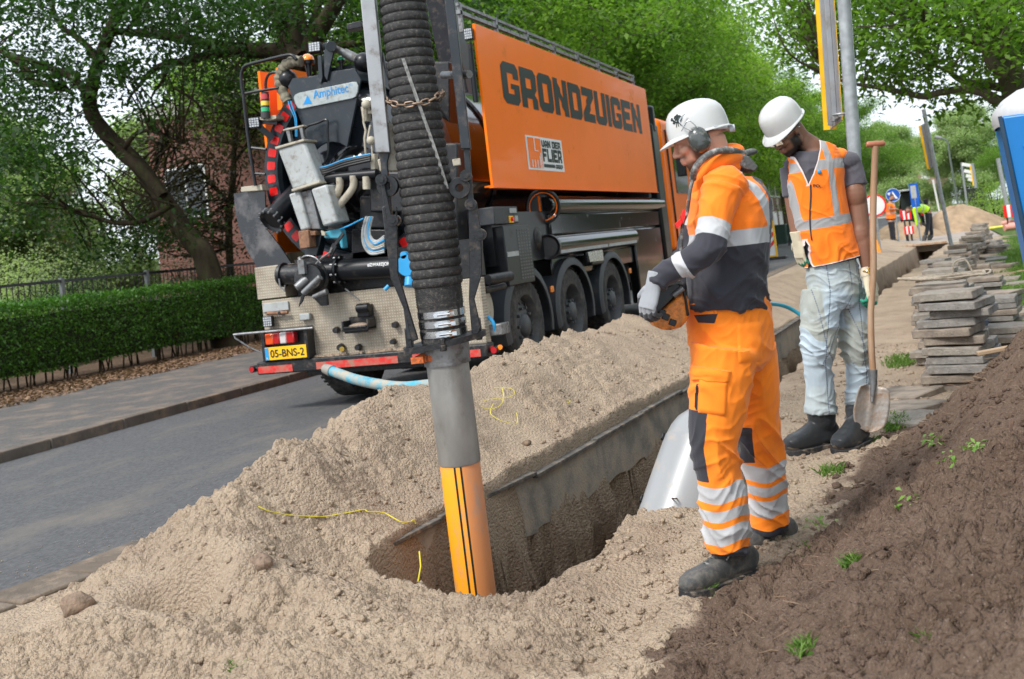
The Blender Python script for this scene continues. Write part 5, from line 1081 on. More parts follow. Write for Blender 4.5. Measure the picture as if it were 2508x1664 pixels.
# --- terraced houses
H0 = empty('terraced_houses', (-16, 100, 0)); tag(H0, 'row of houses with orange tiled roofs and white window bands beyond the truck', 'houses')
M().bb(-24, -14.6, 60, 135, 0, 5.4).build('wall', brick_mat('brown_brick', (.16, .085, .065), (.12, .06, .05), (.18, .14, .12)), H0)
M().prism([(-14.1, 59.6, 5.3), (-14.1, 59.6, 5.5), (-19.3, 59.6, 8.9), (-24.5, 59.6, 5.5), (-24.5, 59.6, 5.3)], (0, 76, 0)).build('roof', greytile, H0)
for y in (62, 82, 102, 122): M().prism([(-14.0, y, 5.42), (-14.0, y+8, 5.42), (-16.4, y+8, 7.08), (-16.4, y, 7.08)], (.05, 0, .06)).build('tile_strip', tilesm, H0)
for i in range(18):
    y = 61+i*4.1; w_ = M().bb(-14.6, -14.52, y, y+3.3, 3.5, 5.0).build('window', fram, H0); g_ = M()
    for k in range(3): g_.bb(-14.52, -14.505, y+.1+k*1.07, y+.1+k*1.07+.9, 3.65, 4.85)
    g_ = g_.build('pane', winm, H0); g_.parent = w_; g_.matrix_world = Matrix.Translation(H0.location)
    M().bb(-14.6, -14.55, y, y+1.5, 2.2, 3.4).build('panel', mat('pale_panel', (.38, .33, .28), .7) if i == 0 else bpy.data.materials['pale_panel'], H0)
    M().bb(-14.6, -14.53, y+.5, y+3.0, .7, 2.1).build('window', fram, H0)
M().bb(-14.6, -14.3, 59.9, 135, 5.15, 5.42).build('gutter', fram, H0)
for i, y in enumerate((58, 66, 74, 84)): bush('front_garden_bush', (-13.2, y, 0), (1.0, 3.2, 1.4), 2600, leafM, ['green garden hedge at the near end of the row of houses', 'second garden hedge before the row of houses', 'third garden hedge before the row of houses', 'farthest garden hedge before the row of houses'][i], 150+i)
# --- far right shed and end of street houses
E0 = empty('brick_shed', (7, 70, 0)); tag(E0, 'small red brick building beyond the round bush at the right', 'building'); q = M(); q.bb(5.0, 11, 68, 78, 0, 3.4); q.build('wall', brickm, E0); M().prism([(4.8, 67.8, 3.4), (11.2, 67.8, 3.4), (8, 67.8, 5.4)], (0, 10.4, 0)).build('roof', greytile, E0); M().bb(4.95, 5.0, 70, 71, .0, 2.2).build('door', redr, E0)
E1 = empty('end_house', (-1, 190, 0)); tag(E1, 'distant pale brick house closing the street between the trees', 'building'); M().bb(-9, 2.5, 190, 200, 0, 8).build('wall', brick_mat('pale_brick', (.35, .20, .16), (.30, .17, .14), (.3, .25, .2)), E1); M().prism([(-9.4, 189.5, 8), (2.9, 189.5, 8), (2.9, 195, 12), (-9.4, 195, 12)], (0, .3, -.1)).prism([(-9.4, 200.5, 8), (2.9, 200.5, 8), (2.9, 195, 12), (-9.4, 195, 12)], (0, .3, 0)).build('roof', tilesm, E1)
for x in (-7.5, -4.5, -1.5, .8):
    for z in (1, 5): M().bb(x, x+1.3, 189.9, 190.0, z, z+1.6).build('window', fram, E1)
# ============================================================ PEOPLE
from mathutils import Euler
def remesh(ms, vox, it=4, fac=.5):
    """grow one continuous surface out of overlapping shapes; returns vertices, quads"""
    o = ms.build('tmp', [], None, smooth=False, fixn=False)
    md = o.modifiers.new('r', 'REMESH'); md.mode = 'VOXEL'; md.voxel_size = vox; md.use_smooth_shade = True
    if it: s_ = o.modifiers.new('s', 'SMOOTH'); s_.factor = fac; s_.iterations = it
    dg = bpy.context.evaluated_depsgraph_get(); me = bpy.data.meshes.new_from_object(o.evaluated_get(dg)); bpy.data.objects.remove(o); return me
def arr(me): 
    a = np.empty(len(me.vertices)*3, np.float32); me.vertices.foreach_get('co', a); return a.reshape(-1, 3).astype(float)
def nor(me):
    a = np.empty(len(me.vertices)*3, np.float32); me.vertices.foreach_get('normal', a); return a.reshape(-1, 3).astype(float)
def setco(me, c): me.vertices.foreach_set('co', c.astype(np.float32).ravel()); me.update()
def setattr_(me, n, v): at = me.attributes.new(n, 'FLOAT', 'POINT'); at.data.foreach_set('value', np.asarray(v, np.float32))
def attach(me, name, mats, parent):
    me.name = name; me.materials.clear()
    for m_ in (mats if isinstance(mats, (list, tuple)) else [mats]): me.materials.append(m_)
    off = parent.matrix_world.translation if parent else Vector((0, 0, 0)); me.transform(Matrix.Translation(-off)); me.shade_smooth()
    o = bpy.data.objects.new(name, me); COL.objects.link(o)
    if parent: o.parent = parent
    return o
def segp(P, a, b):
    a = np.array(a); b = np.array(b); d = b-a; t = ((P-a)@d)/(d@d); tc = np.clip(t, 0, 1); return t, np.linalg.norm(P-(a+tc[:, None]*d), axis=1)
def folds(me, amp, fz=20, fa=1.6, seed=0, cxy=None, mask=None):
    P = arr(me); N = nor(me); x, y, z = P.T; w1 = vn(x*9+seed, z*7+y*5, seed)*1.6
    a = x*6+y*5; n = vn(z*fz+w1*2+a*fa, a*.9+seed, seed+1); n2 = vn(z*fz*2.1+w1*3-a*fa*1.7, a*1.6+seed, seed+2)
    r1 = 1-np.abs(2*n-1); r1 = r1**1.6; r2 = 1-np.abs(2*n2-1); d = (r1**2*.7+r2**2*.3-.35)*amp
    if mask is not None: d = d*mask(P)
    setco(me, P+N*d[:, None])
def cloth(name, cols, rough=.75, bump=.25, dirt=None, da=.2, ds=5):
    """cols: base colour, then (attribute, colour) pairs; an attribute above zero switches to its colour"""
    m = bpy.data.materials.new(name); m.use_nodes = True; nt = m.node_tree; b = nt.nodes['Principled BSDF']; L = nt.links.new; N = nt.nodes.new
    tc = N('ShaderNodeTexCoord'); nz = N('ShaderNodeTexNoise'); nz.inputs['Scale'].default_value = 9; nz.inputs['Detail'].default_value = 8; L(tc.outputs['Object'], nz.inputs[0])
    out = None
    def mixf(f, a, b_):
        q = N('ShaderNodeMix'); q.data_type = 'RGBA'; L(f, q.inputs[0])
        for s_, i in ((a, 6), (b_, 7)):
            if isinstance(s_, tuple): q.inputs[i].default_value = (*s_, 1)
            else: L(s_, q.inputs[i])
        return q.outputs[2]
    out = cols[0]
    for an, c in cols[1:]:
        a = N('ShaderNodeAttribute'); a.attribute_name = an; g = N('ShaderNodeMapRange'); g.inputs[1].default_value = -.0008; g.inputs[2].default_value = .0008; L(a.outputs['Fac'], g.inputs[0]); out = mixf(g.outputs[0], out, c)
    r = N('ShaderNodeMapRange'); r.inputs[1].default_value = .3; r.inputs[2].default_value = .7; r.inputs[3].default_value = .9; r.inputs[4].default_value = 1.07; L(nz.outputs[0], r.inputs[0])
    ml = N('ShaderNodeVectorMath'); ml.operation = 'MULTIPLY'
    if isinstance(out, tuple): ml.inputs[0].default_value = out
    else: L(out, ml.inputs[0])
    L(r.outputs[0], ml.inputs[1]); out = ml.outputs[0]
    if dirt:
        n2 = N('ShaderNodeTexNoise'); n2.inputs['Scale'].default_value = ds; n2.inputs['Detail'].default_value = 10; n2.inputs['Roughness'].default_value = .7; L(tc.outputs['Object'], n2.inputs[0])
        r2 = N('ShaderNodeMapRange'); r2.inputs[1].default_value = .66-.3*da; r2.inputs[2].default_value = .85-.2*da; r2.inputs[4].default_value = .75; L(n2.outputs[0], r2.inputs[0]); out = mixf(r2.outputs[0], out, dirt)
    L(out, b.inputs['Base Color']); b.inputs['Roughness'].default_value = rough; b.inputs['Specular IOR Level'].default_value = .25; b.inputs['Sheen Weight'].default_value = .15
    n3 = N('ShaderNodeTexNoise'); n3.inputs['Scale'].default_value = 350; L(tc.outputs['Object'], n3.inputs[0]); bp = N('ShaderNodeBump'); bp.inputs['Strength'].default_value = bump; bp.inputs['Distance'].default_value = .003; L(n3.outputs[0], bp.inputs['Height']); L(bp.outputs[0], b.inputs['Normal']); return m
ORG = (1.0, .215, .012); ORG2 = (1.0, .25, .015); GRY = (.036, .036, .046); REF = (.47, .47, .48)
def skinm(name, base, beard, lip):
    m = cloth(name, [base, ('blush', lip), ('beard', beard), ('lips', lip)], rough=.5, bump=.12); nt = m.node_tree; b = nt.nodes['Principled BSDF']; b.inputs['Sheen Weight'].default_value = 0; b.inputs['Specular IOR Level'].default_value = .4
    b.inputs['Subsurface Weight'].default_value = .06; b.inputs['Subsurface Radius'].default_value = (.3, .1, .05); b.inputs['Subsurface Scale'].default_value = .02
    # beard and blush fade softly
    for n_ in nt.nodes:
        if n_.type == 'MAP_RANGE' and abs(n_.inputs[1].default_value+.0008) < 1e-6: n_.inputs[1].default_value = -.008; n_.inputs[2].default_value = .008
    return m
def head_shapes(ms, O, Rm, k=1.0):
    def L(x, y, z): return O+Rm@Vector((x*k, y*k, z*k))
    def B(c, r): ms.ball(L(*c), (r[0]*k, r[1]*k, r[2]*k), Rm, 20, 12)
    B((-.008, 0, .035), (.100, .077, .092)); B((.030, 0, -.035), (.064, .060, .082)); B((.055, 0, -.085), (.034, .040, .030)); B((.066, 0, -.100), (.022, .022, .018)); B((.02, 0, -.07), (.06, .055, .035))
    ms.tube([L(.090, 0, .012), L(.101, 0, -.008), L(.112, 0, -.027)], [.008*k, .009*k, .012*k], 10); B((.112, 0, -.029), (.011, .012, .010))
    for s in (-1, 1):
        B((.101, .012*s, -.033), (.010, .008, .008)); B((.082, .026*s, .022), (.016, .024, .009)); B((.068, .036*s, -.022), (.026, .026, .022)); B((.079, .030*s, -.001), (.014, .017, .011))
        B((-.004, .078*s, -.008), (.017, .008, .030)); B((-.010, .081*s, .006), (.012, .009, .016)); B((-.003, .079*s, -.030), (.009, .007, .011)); B((.0, .050*s, -.060), (.035, .018, .035))
    B((.094, 0, -.053), (.010, .022, .007)); B((.093, 0, -.062), (.011, .023, .005)); B((.090, 0, -.071), (.011, .020, .006))
    return L
def head_attrs(me, O, Rm, k=1.0, full=True):
    P = (arr(me)-np.array(O))@np.array(Rm); P /= k; x, y, z = P.T      # local head coordinates
    near = (np.linalg.norm(P-np.array((.02, 0, -.03)), axis=1) < .17)
    jaw = np.minimum(-.040-z+.35*(.075-x)*0, x-.000); side = np.minimum(np.minimum(-.018-z, x+.004), .052-x+.0)
    bd = np.maximum(np.minimum(-.072-z, x-.0), np.minimum(side, .12-np.abs(y))); mus = np.minimum(np.minimum(-.040-z, z+.052), x-.08); bd = np.maximum(bd, mus)
    lips = np.minimum(np.minimum(-.052-z, z+.073), np.minimum(x-.088, .019-np.abs(y))); bd = np.where(lips > -.002, -.01, bd)
    brow = .0035-np.abs(z-.022-.0*np.abs(y)); brow = np.minimum(brow*2, np.minimum(x-.07, .018-np.abs(np.abs(y)-.03))); bd = np.maximum(bd, brow)
    hair = np.minimum(z-.0+.35*x*0, -.015-x); hair = np.maximum(np.minimum(.028-x-.25*z*0, z-.018), hair); bd = np.maximum(bd, np.minimum(hair, .1))
    bd = np.where(near & (z > -.135), bd, -1); setattr_(me, 'beard', np.clip(bd, -.02, .02)); setattr_(me, 'lips', np.clip(np.where(near, lips, -1), -.02, .02))
    ch = .016-np.linalg.norm(np.stack([(x-.085), (np.abs(y)-.035)*.8, z+.03], 1), axis=1); nose = .013-np.linalg.norm(np.stack([x-.112, y, z+.028], 1), axis=1); setattr_(me, 'blush', np.clip(np.where(near, np.maximum(ch, nose)-.010, -1), -.02, .004))
def helmet(par, O, Rm, k, decor=None, shell=None):
    def L(x, y, z): return O+Rm@Vector((x*k, y*k, z*k))
    ms = M(); n = 48; rows = []
    prof = [(1.0, .000), (.995, .03), (.965, .062), (.90, .088), (.78, .108), (.60, .124), (.38, .134), (.16, .139), (.02, .1405)]
    vs = []
    for s_, h in prof:
        for i in range(n):
            a = 2*PI*i/n; ca, sa = math.cos(a), math.sin(a); ax_ = .132 if ca > 0 else .128; rid = 1+.012*math.exp(-(sa/.18)**2)*(h > .08)
            vs.append(L(-.008+ca*ax_*s_, sa*.106*s_, .022+h*rid))
    f = [(i*n+j, i*n+(j+1) % n, (i+1)*n+(j+1) % n, (i+1)*n+j) for i in range(len(prof)-1) for j in range(n)]; f.append(tuple((len(prof)-1)*n+j for j in range(n)))
    # brim: wide at the front, small lip round
    b0 = len(vs)
    for e, dz in ((.0, 0), (1.0, -.006), (1.02, -.010), (.0, -.006)):
        for i in range(n):
            a = 2*PI*i/n; ca, sa = math.cos(a), math.sin(a); w = .010+.036*max(ca, 0)**1.5; ax_ = .132 if ca > 0 else .128
            vs.append(L(-.008+ca*(ax_+w*e), sa*(.106+w*e*.7), .022+dz-.020*max(ca, 0)**2*e))
    for q in range(3): f += [(b0+q*n+j, b0+q*n+(j+1) % n, b0+(q+1)*n+(j+1) % n, b0+(q+1)*n+j) for j in range(n)]
    ms.add(vs, f); hm = ms.build('helmet', shell, par, ang=50)
    q = M(); q.tube([L(-.06, .095, .018), L(-.11, .065, .010), L(-.128, 0, .004), L(-.11, -.065, .010), L(-.06, -.095, .018)], .009*k, 8); q.box(L(-.134, 0, .002), (.014*k, .05*k, .026*k), Rm); q.cyl(L(-.135, 0, .002), L(-.152, 0, .000), .016*k, n=14)
    o = q.build('headband', decor, par); o.parent = hm; o.matrix_parent_inverse = Matrix.Identity(4); o.matrix_world = par.matrix_world.copy(); return hm
def glove(name, W, fwd, nrm, m, par, spread=.0, curl=(.9, 1.1, .8), thumb_side=1, k=1.0, cuff=None, curls=None):
    """W wrist point, fwd wrist->knuckles, nrm back-of-hand normal; five separate fingers of two bends"""
    W = Vector(W); f = Vector(fwd).normalized(); n = Vector(nrm); n = (n-f*n.dot(f)).normalized(); s = f.cross(n)*thumb_side
    ms = M(); ms.loft([W-f*.05*k, W, W+f*.03*k, W+f*.065*k, W+f*.09*k], [.036*k, .033*k, .040*k, .044*k, .040*k], [.033*k, .025*k, .020*k, .018*k, .014*k], s, 16)
    Ls = [(.038, .024, .020), (.043, .028, .022), (.040, .026, .021), (.031, .020, .018)]; r0 = [.0105, .011, .0105, .0095]
    for i in range(4):
        off = (.030-.020*i)*k; p = W+f*(.086-.004*abs(i-1.2))*k+s*off; d = (f+s*(.10-.07*i)*(1+spread)).normalized(); P = [p-d*.02*k, p]; c = 0; cv = curls[i] if curls else curl
        for j in range(3):
            c += cv[j]; dd = d*math.cos(c)-n*math.sin(c); P.append(P[-1]+dd*Ls[i][j]*k)
        ms.tube(P, [r0[i]*k*x for x in (1.15, 1.12, 1.0, .95, .72)], 10)
    p = W+f*.025*k+s*.034*k; d1 = (f*.55+s*.75-n*.35).normalized(); d2 = (f*.85+s*.15-n*.6).normalized(); d3 = (f*.7-s*.15-n*.75).normalized()
    ms.tube([p-d1*.015*k, p, p+d1*.035*k, p+d1*.035*k+d2*.028*k, p+d1*.035*k+d2*.028*k+d3*.02*k], [.016*k, .016*k, .013*k, .012*k, .009*k], 10)
    me = remesh(ms, .0028*k, 2)
    P = arr(me); v = (P-np.array(W))@np.array(f); pn = (P-np.array(W))@np.array(n); setattr_(me, 'grip', np.clip(np.maximum(v-.125*k, np.minimum(-.006-pn, v-.03)), -.02, .02))
    o = attach(me, name, m, par)
    if cuff: q = M(); q.loft([W-f*.055*k, W-f*.04*k, W-f*.012*k], [.038*k, .038*k, .036*k], [.035*k, .034*k, .028*k], s, 20, caps=False); q.build('cuff', cuff, par)
    return o
def project_patch(par, bvh, name, m, quad_uv, off, nu=14, nv=14, base=None):
    """a cloth patch laid on the garment: bilinear quad of photograph points, cast onto it"""
    g = {}; ms = M(); vs = []; ok = []
    for i in range(nu+1):
        for j in range(nv+1):
            a, b = i/nu, j/nv; (u0, v0), (u1, v1), (u2, v2), (u3, v3) = quad_uv
            u = (u0*(1-a)+u1*a)*(1-b)+(u3*(1-a)+u2*a)*b; v = (v0*(1-a)+v1*a)*(1-b)+(v3*(1-a)+v2*a)*b
            d = _ray(u, v).normalized(); h = bvh.ray_cast(CC, d)
            if h[0] is None: ok.append(False); vs.append(CC); continue
            nn = h[1] if h[1].dot(d) < 0 else -h[1]; e = 0.0 if (i in (0, nu) or j in (0, nv)) else off; vs.append(h[0]+nn*(e+.0006)-d*.0004); ok.append(True)
    fs = []
    for i in range(nu):
        for j in range(nv):
            q = (i*(nv+1)+j, (i+1)*(nv+1)+j, (i+1)*(nv+1)+j+1, i*(nv+1)+j+1)
            if all(ok[k] for k in q): fs.append(q)
    if not fs: return None
    us = sorted({k for q in fs for k in q}); mp2 = {k: i for i, k in enumerate(us)}; vs = [vs[k] for k in us]; fs = [tuple(mp2[k] for k in q) for q in fs]
    return ms.add(vs, fs).build(name, m, par, ang=60, fixn=False)
def bvh_of(o):
    me = o.data; off = o.parent.matrix_world.translation if o.parent else o.matrix_world.translation; return BVHTree.FromPolygons([v.co+off for v in me.vertices], [tuple(p.vertices) for p in me.polygons])
def shoe(par, toe, heel, hgt, wd, m, msole, shaft=None, name='boot', lace=None, ankle=None, tall=None):
    toe = Vector(toe); heel = Vector(heel); d = toe-heel; Ln = d.length; d.normalize(); s = Vector((0, 0, 1)).cross(d).normalized(); up = d.cross(s)
    def A(t, h): return heel+d*Ln*t+up*h
    q = M(); ts = [.0, .06, .2, .4, .55, .7, .85, .95, 1.0]; hs = [.055, .075, .088, .080, .066, .056, .050, .040, .022]; ws = [.55, .78, .84, .82, .90, 1.0, .98, .80, .45]
    q.loft([A(t, .022+h*.6*hgt) for t, h in zip(ts, hs)], [h*.75*hgt for h in hs], [w_*wd/2 for w_ in ws], up, 20, sq=.8)
    if tall: 
        top = Vector(tall[0]); a = A(.22, .06); R_ = tall[1]; top = top+Vector((0, 0, .05)); q.loft([A(.24, .05), A(.23, .10), a.lerp(top, .4), a.lerp(top, .75), top], [.072, .066, R_*.9, R_*.97, R_], [.052, .052, R_*.82, R_*.92, R_*.95], d, 20)
    me = remesh(q, .005, 3)
    if tall: folds(me, .006, 26, 2, 5, mask=lambda P: sst(.08, .2, P[:, 2]-min(P[:, 2])))
    P = arr(me); setattr_(me, 'mud', np.clip((.034-(P-np.array(A(0, 0)))@np.array(up))*1.0+.035*(fbm(P[:, 0]*20, P[:, 1]*20+P[:, 2]*14, 3, 8)), -.02, .02))
    b = attach(me, name, m, par)
    q = M(); n = 26; out = []
    for i in range(n):
        a = 2*PI*i/n; t = .5+.515*math.cos(a); w_ = np.interp(t, ts, ws)*wd/2*1.04; out.append((t, w_*math.sin(a) if abs(math.sin(a)) < 1 else 0))
    L1 = []
    for i in range(30): t = -.015+1.03*i/29; L1.append((t, float(np.interp(t, ts, ws))*wd/2*1.22*(1 if 0 < i < 29 else .6)))
    poly = [A(t, 0)+s*w_ for t, w_ in L1]+[A(t, 0)-s*w_ for t, w_ in reversed(L1)]
    q.prism(poly, up*.030)
    for i in range(11):
        t = .03+.94*i/10
        if .36 < t < .46: continue
        w_ = float(np.interp(t, ts, ws))*wd*1.07; q.box(A(t, .002), (Ln*.05, w_, .02), Matrix((d, s, up)).transposed())
    so = q.build('sole', msole, par, bevel=.003); so.parent = b; so.matrix_parent_inverse = Matrix.Identity(4); so.matrix_basis = Matrix.Identity(4)
    if lace:
        q = M()
        for i in range(6):
            tt = .38+.055*i; c0 = A(tt, .020+1.3*float(np.interp(tt, ts, hs))*hgt); q.tube([c0+s*.034-up*.012, c0+s*.018+up*.002, c0+up*.006, c0-s*.018+up*.002, c0-s*.034-up*.012], .0035, 6); q.tube([c0+s*.034-up*.010, c0+up*.009+d*.006, c0-s*.034-up*.014+d*.018], .003, 6)
        q.tube(smooth_path([A(.38, .15*hgt), A(.30, .17)+s*.03, A(.42, .13)+s*.05, A(.5, .11)+s*.055], 5), .003, 6); lo_ = q.build('lace', lace, par); lo_.parent = b; lo_.matrix_parent_inverse = Matrix.Identity(4); lo_.matrix_basis = Matrix.Identity(4)
    return b
cast = {}
# ------------------------------------------------------------ worker one
D1 = 4.2
def W1(u, v, dd=0.0): return PD(u, v, D1+dd)
k1 = D1/FPX/2.4492     # metres per photograph pixel
def fr(th, ph):        # head frame: forward, left, up as columns
    fh = (-_R0*math.cos(ph)+_F0*math.sin(ph)); f = fh*math.cos(th)-_Z*math.sin(th); u = fh*math.sin(th)+_Z*math.cos(th); l = u.cross(f); return Matrix((f, l, u)).transposed()
HO1 = W1(1712, 338); HR1 = fr(rad(17), rad(6))
foot1 = Vector((HO1.x, HO1.y, -.03))
nearleg = [((1775, 850), 84, -.08), ((1764, 950), 76, -.09), ((1752, 1030), 66, -.10), ((1747, 1090), 58, -.10), ((1757, 1150), 58, -.09), ((1765, 1190), 58, -.09), ((1776, 1260), 58, -.08), ((1781, 1338), 57, -.06)]
farleg = [((1828, 850), 74, .12), ((1846, 950), 63, .16), ((1853, 1030), 57, .2), ((1860, 1090), 50, .23), ((1871, 1140), 50, .26), ((1879, 1210), 49, .28), ((1888, 1290), 49, .30)]
def leg_pts(Lg, W): return [W(u, v, dd) for (u, v), h, dd in Lg], [h*k1*(D1+dd)/D1 for (_, _), h, dd in Lg]
armN = [(1770, 462, -.19), (1752, 530, -.23), (1737, 605, -.27), (1690, 640, -.26), (1650, 662, -.24), (1604, 692, -.22)]
armNr = [.078, .066, .058, .052, .046, .040]
armF = [(1745, 455, .20), (1715, 530, .23), (1690, 610, .22), (1665, 660, .15), (1650, 715, .08)]
armFr = [.074, .064, .055, .046, .038]
# body
q = M(); Lh = head_shapes(q, HO1, HR1)
q.loft([Lh(-.035, 0, -.02), Lh(-.03, 0, -.09), W1(1763, 400, .0), W1(1775, 440, .0)], [.062, .058, .058, .06], [.060, .058, .058, .07], CR, 20)
q.loft([W1(1783, 425), W1(1787, 460), W1(1787, 560), W1(1785, 650), W1(1782, 740), W1(1788, 830), W1(1795, 880, .03)], [.055, .085, .115, .11, .105, .115, .09], [.07, .13, .15, .14, .13, .145, .11], CR, 20)
for A_, r_ in ((armN, armNr), (armF, armFr)): P_ = [W1(*a) for a in A_]; q.tube(P_, [x*.78 for x in r_], 14)
hN = W1(1604, 692, -.22); q.ball(W1(1594, 722, -.225), (.02, .02, .03)); q.ball(W1(1645, 735, .07), (.02, .02, .03))
for Lg in (nearleg, farleg): P_, r_ = leg_pts(Lg, W1); q.tube(P_[:-1], [x*.6 for x in r_[:-2]]+[.035], 14)
me = remesh(q, .0042, 3); head_attrs(me, HO1, HR1)
skin1 = skinm('light_skin', (.58, .31, .215), (.10, .042, .022), (.50, .24, .17))
p1 = attach(me, 'person', skin1, None); rebase(p1, foot1)
tag(p1, 'worker in orange trousers and white helmet with ear defenders, looking down beside the trench', 'person')
# jacket
jm = cloth('hi_vis_jacket', [ORG, ('dark', GRY), ('tape', REF)], dirt=(.42, .13, .04), da=.05, ds=6)
q = M(); tor = [(1792, 428, 66, .10), (1788, 450, 86, .165), (1786, 490, 99, .205), (1787, 540, 101, .215), (1787, 600, 98, .205), (1784, 660, 95, .19), (1781, 715, 95, .18), (1782, 752, 96, .178)]
q.loft([W1(u, v) for u, v, _, _ in tor], [h*k1 for _, _, h, _ in tor], [b for *_, b in tor], CR, 28)
for A_, r_ in ((armN, armNr), (armF, armFr)): P_ = smooth_path([W1(*a) for a in A_], 4); q.tube(P_, list(np.interp(np.linspace(0, 1, len(P_)), np.linspace(0, 1, len(r_)), r_)), 18)
q.ball(W1(1775, 455, -.16), (.085, .08, .075)); q.ball(W1(1770, 450, .17), (.08, .08, .07))
q.loft([W1(1748, 425), W1(1765, 405), W1(1790, 380)], [.085, .082, .07], [.10, .088, .06], CR, 20)
me = remesh(q, .0048, 5)
aN = [np.array(W1(*a)) for a in armN]
def arm_s(P, A_):
    best = np.full(len(P), 9.); s = np.zeros(len(P))
    for i in range(len(A_)-1):
        t, d = segp(P, A_[i], A_[i+1]); m_ = d < best; best = np.where(m_, d, best); s = np.where(m_, i+np.clip(t, 0, 1), s)
    return s, best
P = arr(me); s, dist = arm_s(P, aN)
def zf(u, v): return W1(u, v).z
folds(me, .020, 15, 1.4, 3, mask=lambda P: .55+.6*sst(zf(1780, 560), zf(1780, 720), P[:, 2]))
P = arr(me); sN, dN = arm_s(P, aN); sF, dF = arm_s(P, [np.array(W1(*a)) for a in armF])
inN = (dN < .078+.0*sN) & (sN > .45) & ((P@np.array(_F0)) < float(HO1@_F0)-.11); inF = (dF < .075) & (sF > .45) & ((P@np.array(_F0)) > float(HO1@_F0)+.13)
arm = inN | inF; sA = np.where(inN, sN, sF*5/4)
cc = np.array(W1(1787, 560)); xr = (P-cc)@np.array(_R0); yr = (P-cc)@np.array(_F0); sh = (P[:, 2]-cc[2])*-.0
ang = np.degrees(np.arctan2(yr/.205, (xr+sh)/.16)); z = P[:, 2]; zt, zb_ = zf(1800, 563), zf(1800, 600)
dark_t = np.maximum(zt-z, np.minimum((14-np.abs(ang+24))*.003, .02)); tape_t = np.minimum(zt-z, z-zb_)
vert = (10-np.abs(ang+56+20*np.clip((z-zf(1800, 480))/.12, -1, 1.2)))*.003; vert = np.where(z > zb_, vert, -1); tape_t = np.where(np.abs(ang+24) < 14, -.01, np.maximum(tape_t, vert))
vertF = (9-np.abs(ang-50))*.003; tape_t = np.where(z > zb_, np.maximum(tape_t, vertF), tape_t)
dark_a = (sA-1.72)*.08; tape_a = np.maximum(np.minimum(sA-1.22, 1.74-sA)*.08, np.minimum(sA-3.15, 3.72-sA)*.08)
dk = np.where(arm, dark_a, dark_t); tp = np.where(arm, tape_a, tape_t)
setattr_(me, 'dark', np.clip(dk, -.02, .02)); setattr_(me, 'tape', np.clip(tp, -.02, .02)); jk = attach(me, 'jacket', jm, p1)
# hood collar
q = M(); q.tube(smooth_path([W1(1712, 470, -.02), W1(1725, 435, -.07), W1(1752, 405, -.10), W1(1785, 388, -.08), W1(1812, 385, .0), W1(1795, 385, .08), W1(1755, 400, .10), W1(1722, 430, .05)], 4), [.030]*29, 12); q.ball(W1(1790, 372, .0), (.055, .05, .035)); q.ball(W1(1740, 400, 0), (.07, .075, .05))
me = remesh(q, .005, 4); setattr_(me, 'dark', np.full(len(me.vertices), -.02)); setattr_(me, 'tape', np.full(len(me.vertices), -.02)); attach(me, 'collar', jm, p1)
# harness of the remote control
harm = mat('harness_webbing', (.085, .088, .085), .7, var=.2, vs=20, dirt=(.45, .45, .42), dirt_amt=.45, dirt_s=22, bump=.4, bs=90)
q = M(); hp_ = smooth_path([W1(1697, 440, -.09), W1(1702, 415, -.13), W1(1722, 389, -.15), W1(1752, 372, -.14), W1(1790, 368, -.10), W1(1820, 376, -.02), W1(1840, 372, .03)], 5); q.tube(hp_, .014, 12); q.ball(W1(1838, 372, .02), (.028, .022, .014))
q.prism([W1(u, v, -.06) for u, v in ((1738, 413), (1765, 385), (1800, 376), (1835, 382), (1858, 408), (1850, 420), (1828, 414), (1795, 398), (1770, 398), (1746, 416))], _F0*.14)
me = remesh(q, .004, 4); attach(me, 'harness', harm, p1)
q = M(); q.tube(smooth_path([W1(1697, 440, -.1), W1(1690, 470, -.13), W1(1683, 520, -.10), W1(1672, 550, -.12), W1(1668, 620, -.1), W1(1662, 700, -.08)], 4), .007, 8, mi=0); q.prism([W1(u, v, -.14) for u, v in ((1654, 549), (1668, 536), (1672, 545), (1660, 560))], _F0*.03, mi=1); q.prism([W1(u, v, -.15) for u, v in ((1668, 530), (1676, 512), (1680, 520), (1674, 548))], _F0*.03, mi=1); q.build('strap', [harm, redr], p1)
# trousers
tm = cloth('hi_vis_trousers', [ORG2, ('dark', GRY), ('tape', REF)], dirt=(.50, .15, .04), da=.04, ds=7)
q = M(); pel = [(1782, 722, 96, .172), (1784, 750, 100, .178), (1788, 790, 104, .185), (1790, 840, 102, .185), (1796, 885, 90, .17), (1800, 910, 60, .12)]
q.loft([W1(u, v, .02) for u, v, _, _ in pel], [h*k1 for _, _, h, _ in pel], [b for *_, b in pel], CR, 28)
legs = []
for Lg in (nearleg, farleg):
    P_, r_ = leg_pts(Lg, W1); legs.append(P_); Pn = smooth_path(P_, 4); q.loft(Pn, list(np.interp(np.linspace(0, 1, len(Pn)), np.linspace(0, 1, len(r_)), r_)), list(np.interp(np.linspace(0, 1, len(Pn)), np.linspace(0, 1, len(r_)), [x*.98 for x in r_])), CR, 22)
me = remesh(q, .005, 4)
zk = zf(1760, 1120)
folds(me, .024, 13, 1.3, 11, mask=lambda P: .45+.75*np.exp(-((P[:, 2]-zk)/.16)**2)+.5*sst(.30, .08, P[:, 2]))
P = arr(me); lN = [np.array(p) for p in legs[0]]; lF = [np.array(p) for p in legs[1]]; s0, d0 = arm_s(P, lN); s1_, d1_ = arm_s(P, lF); near = d0 < d1_
wob_ = .010*np.sin(P[:, 0]*30+P[:, 1]*21)
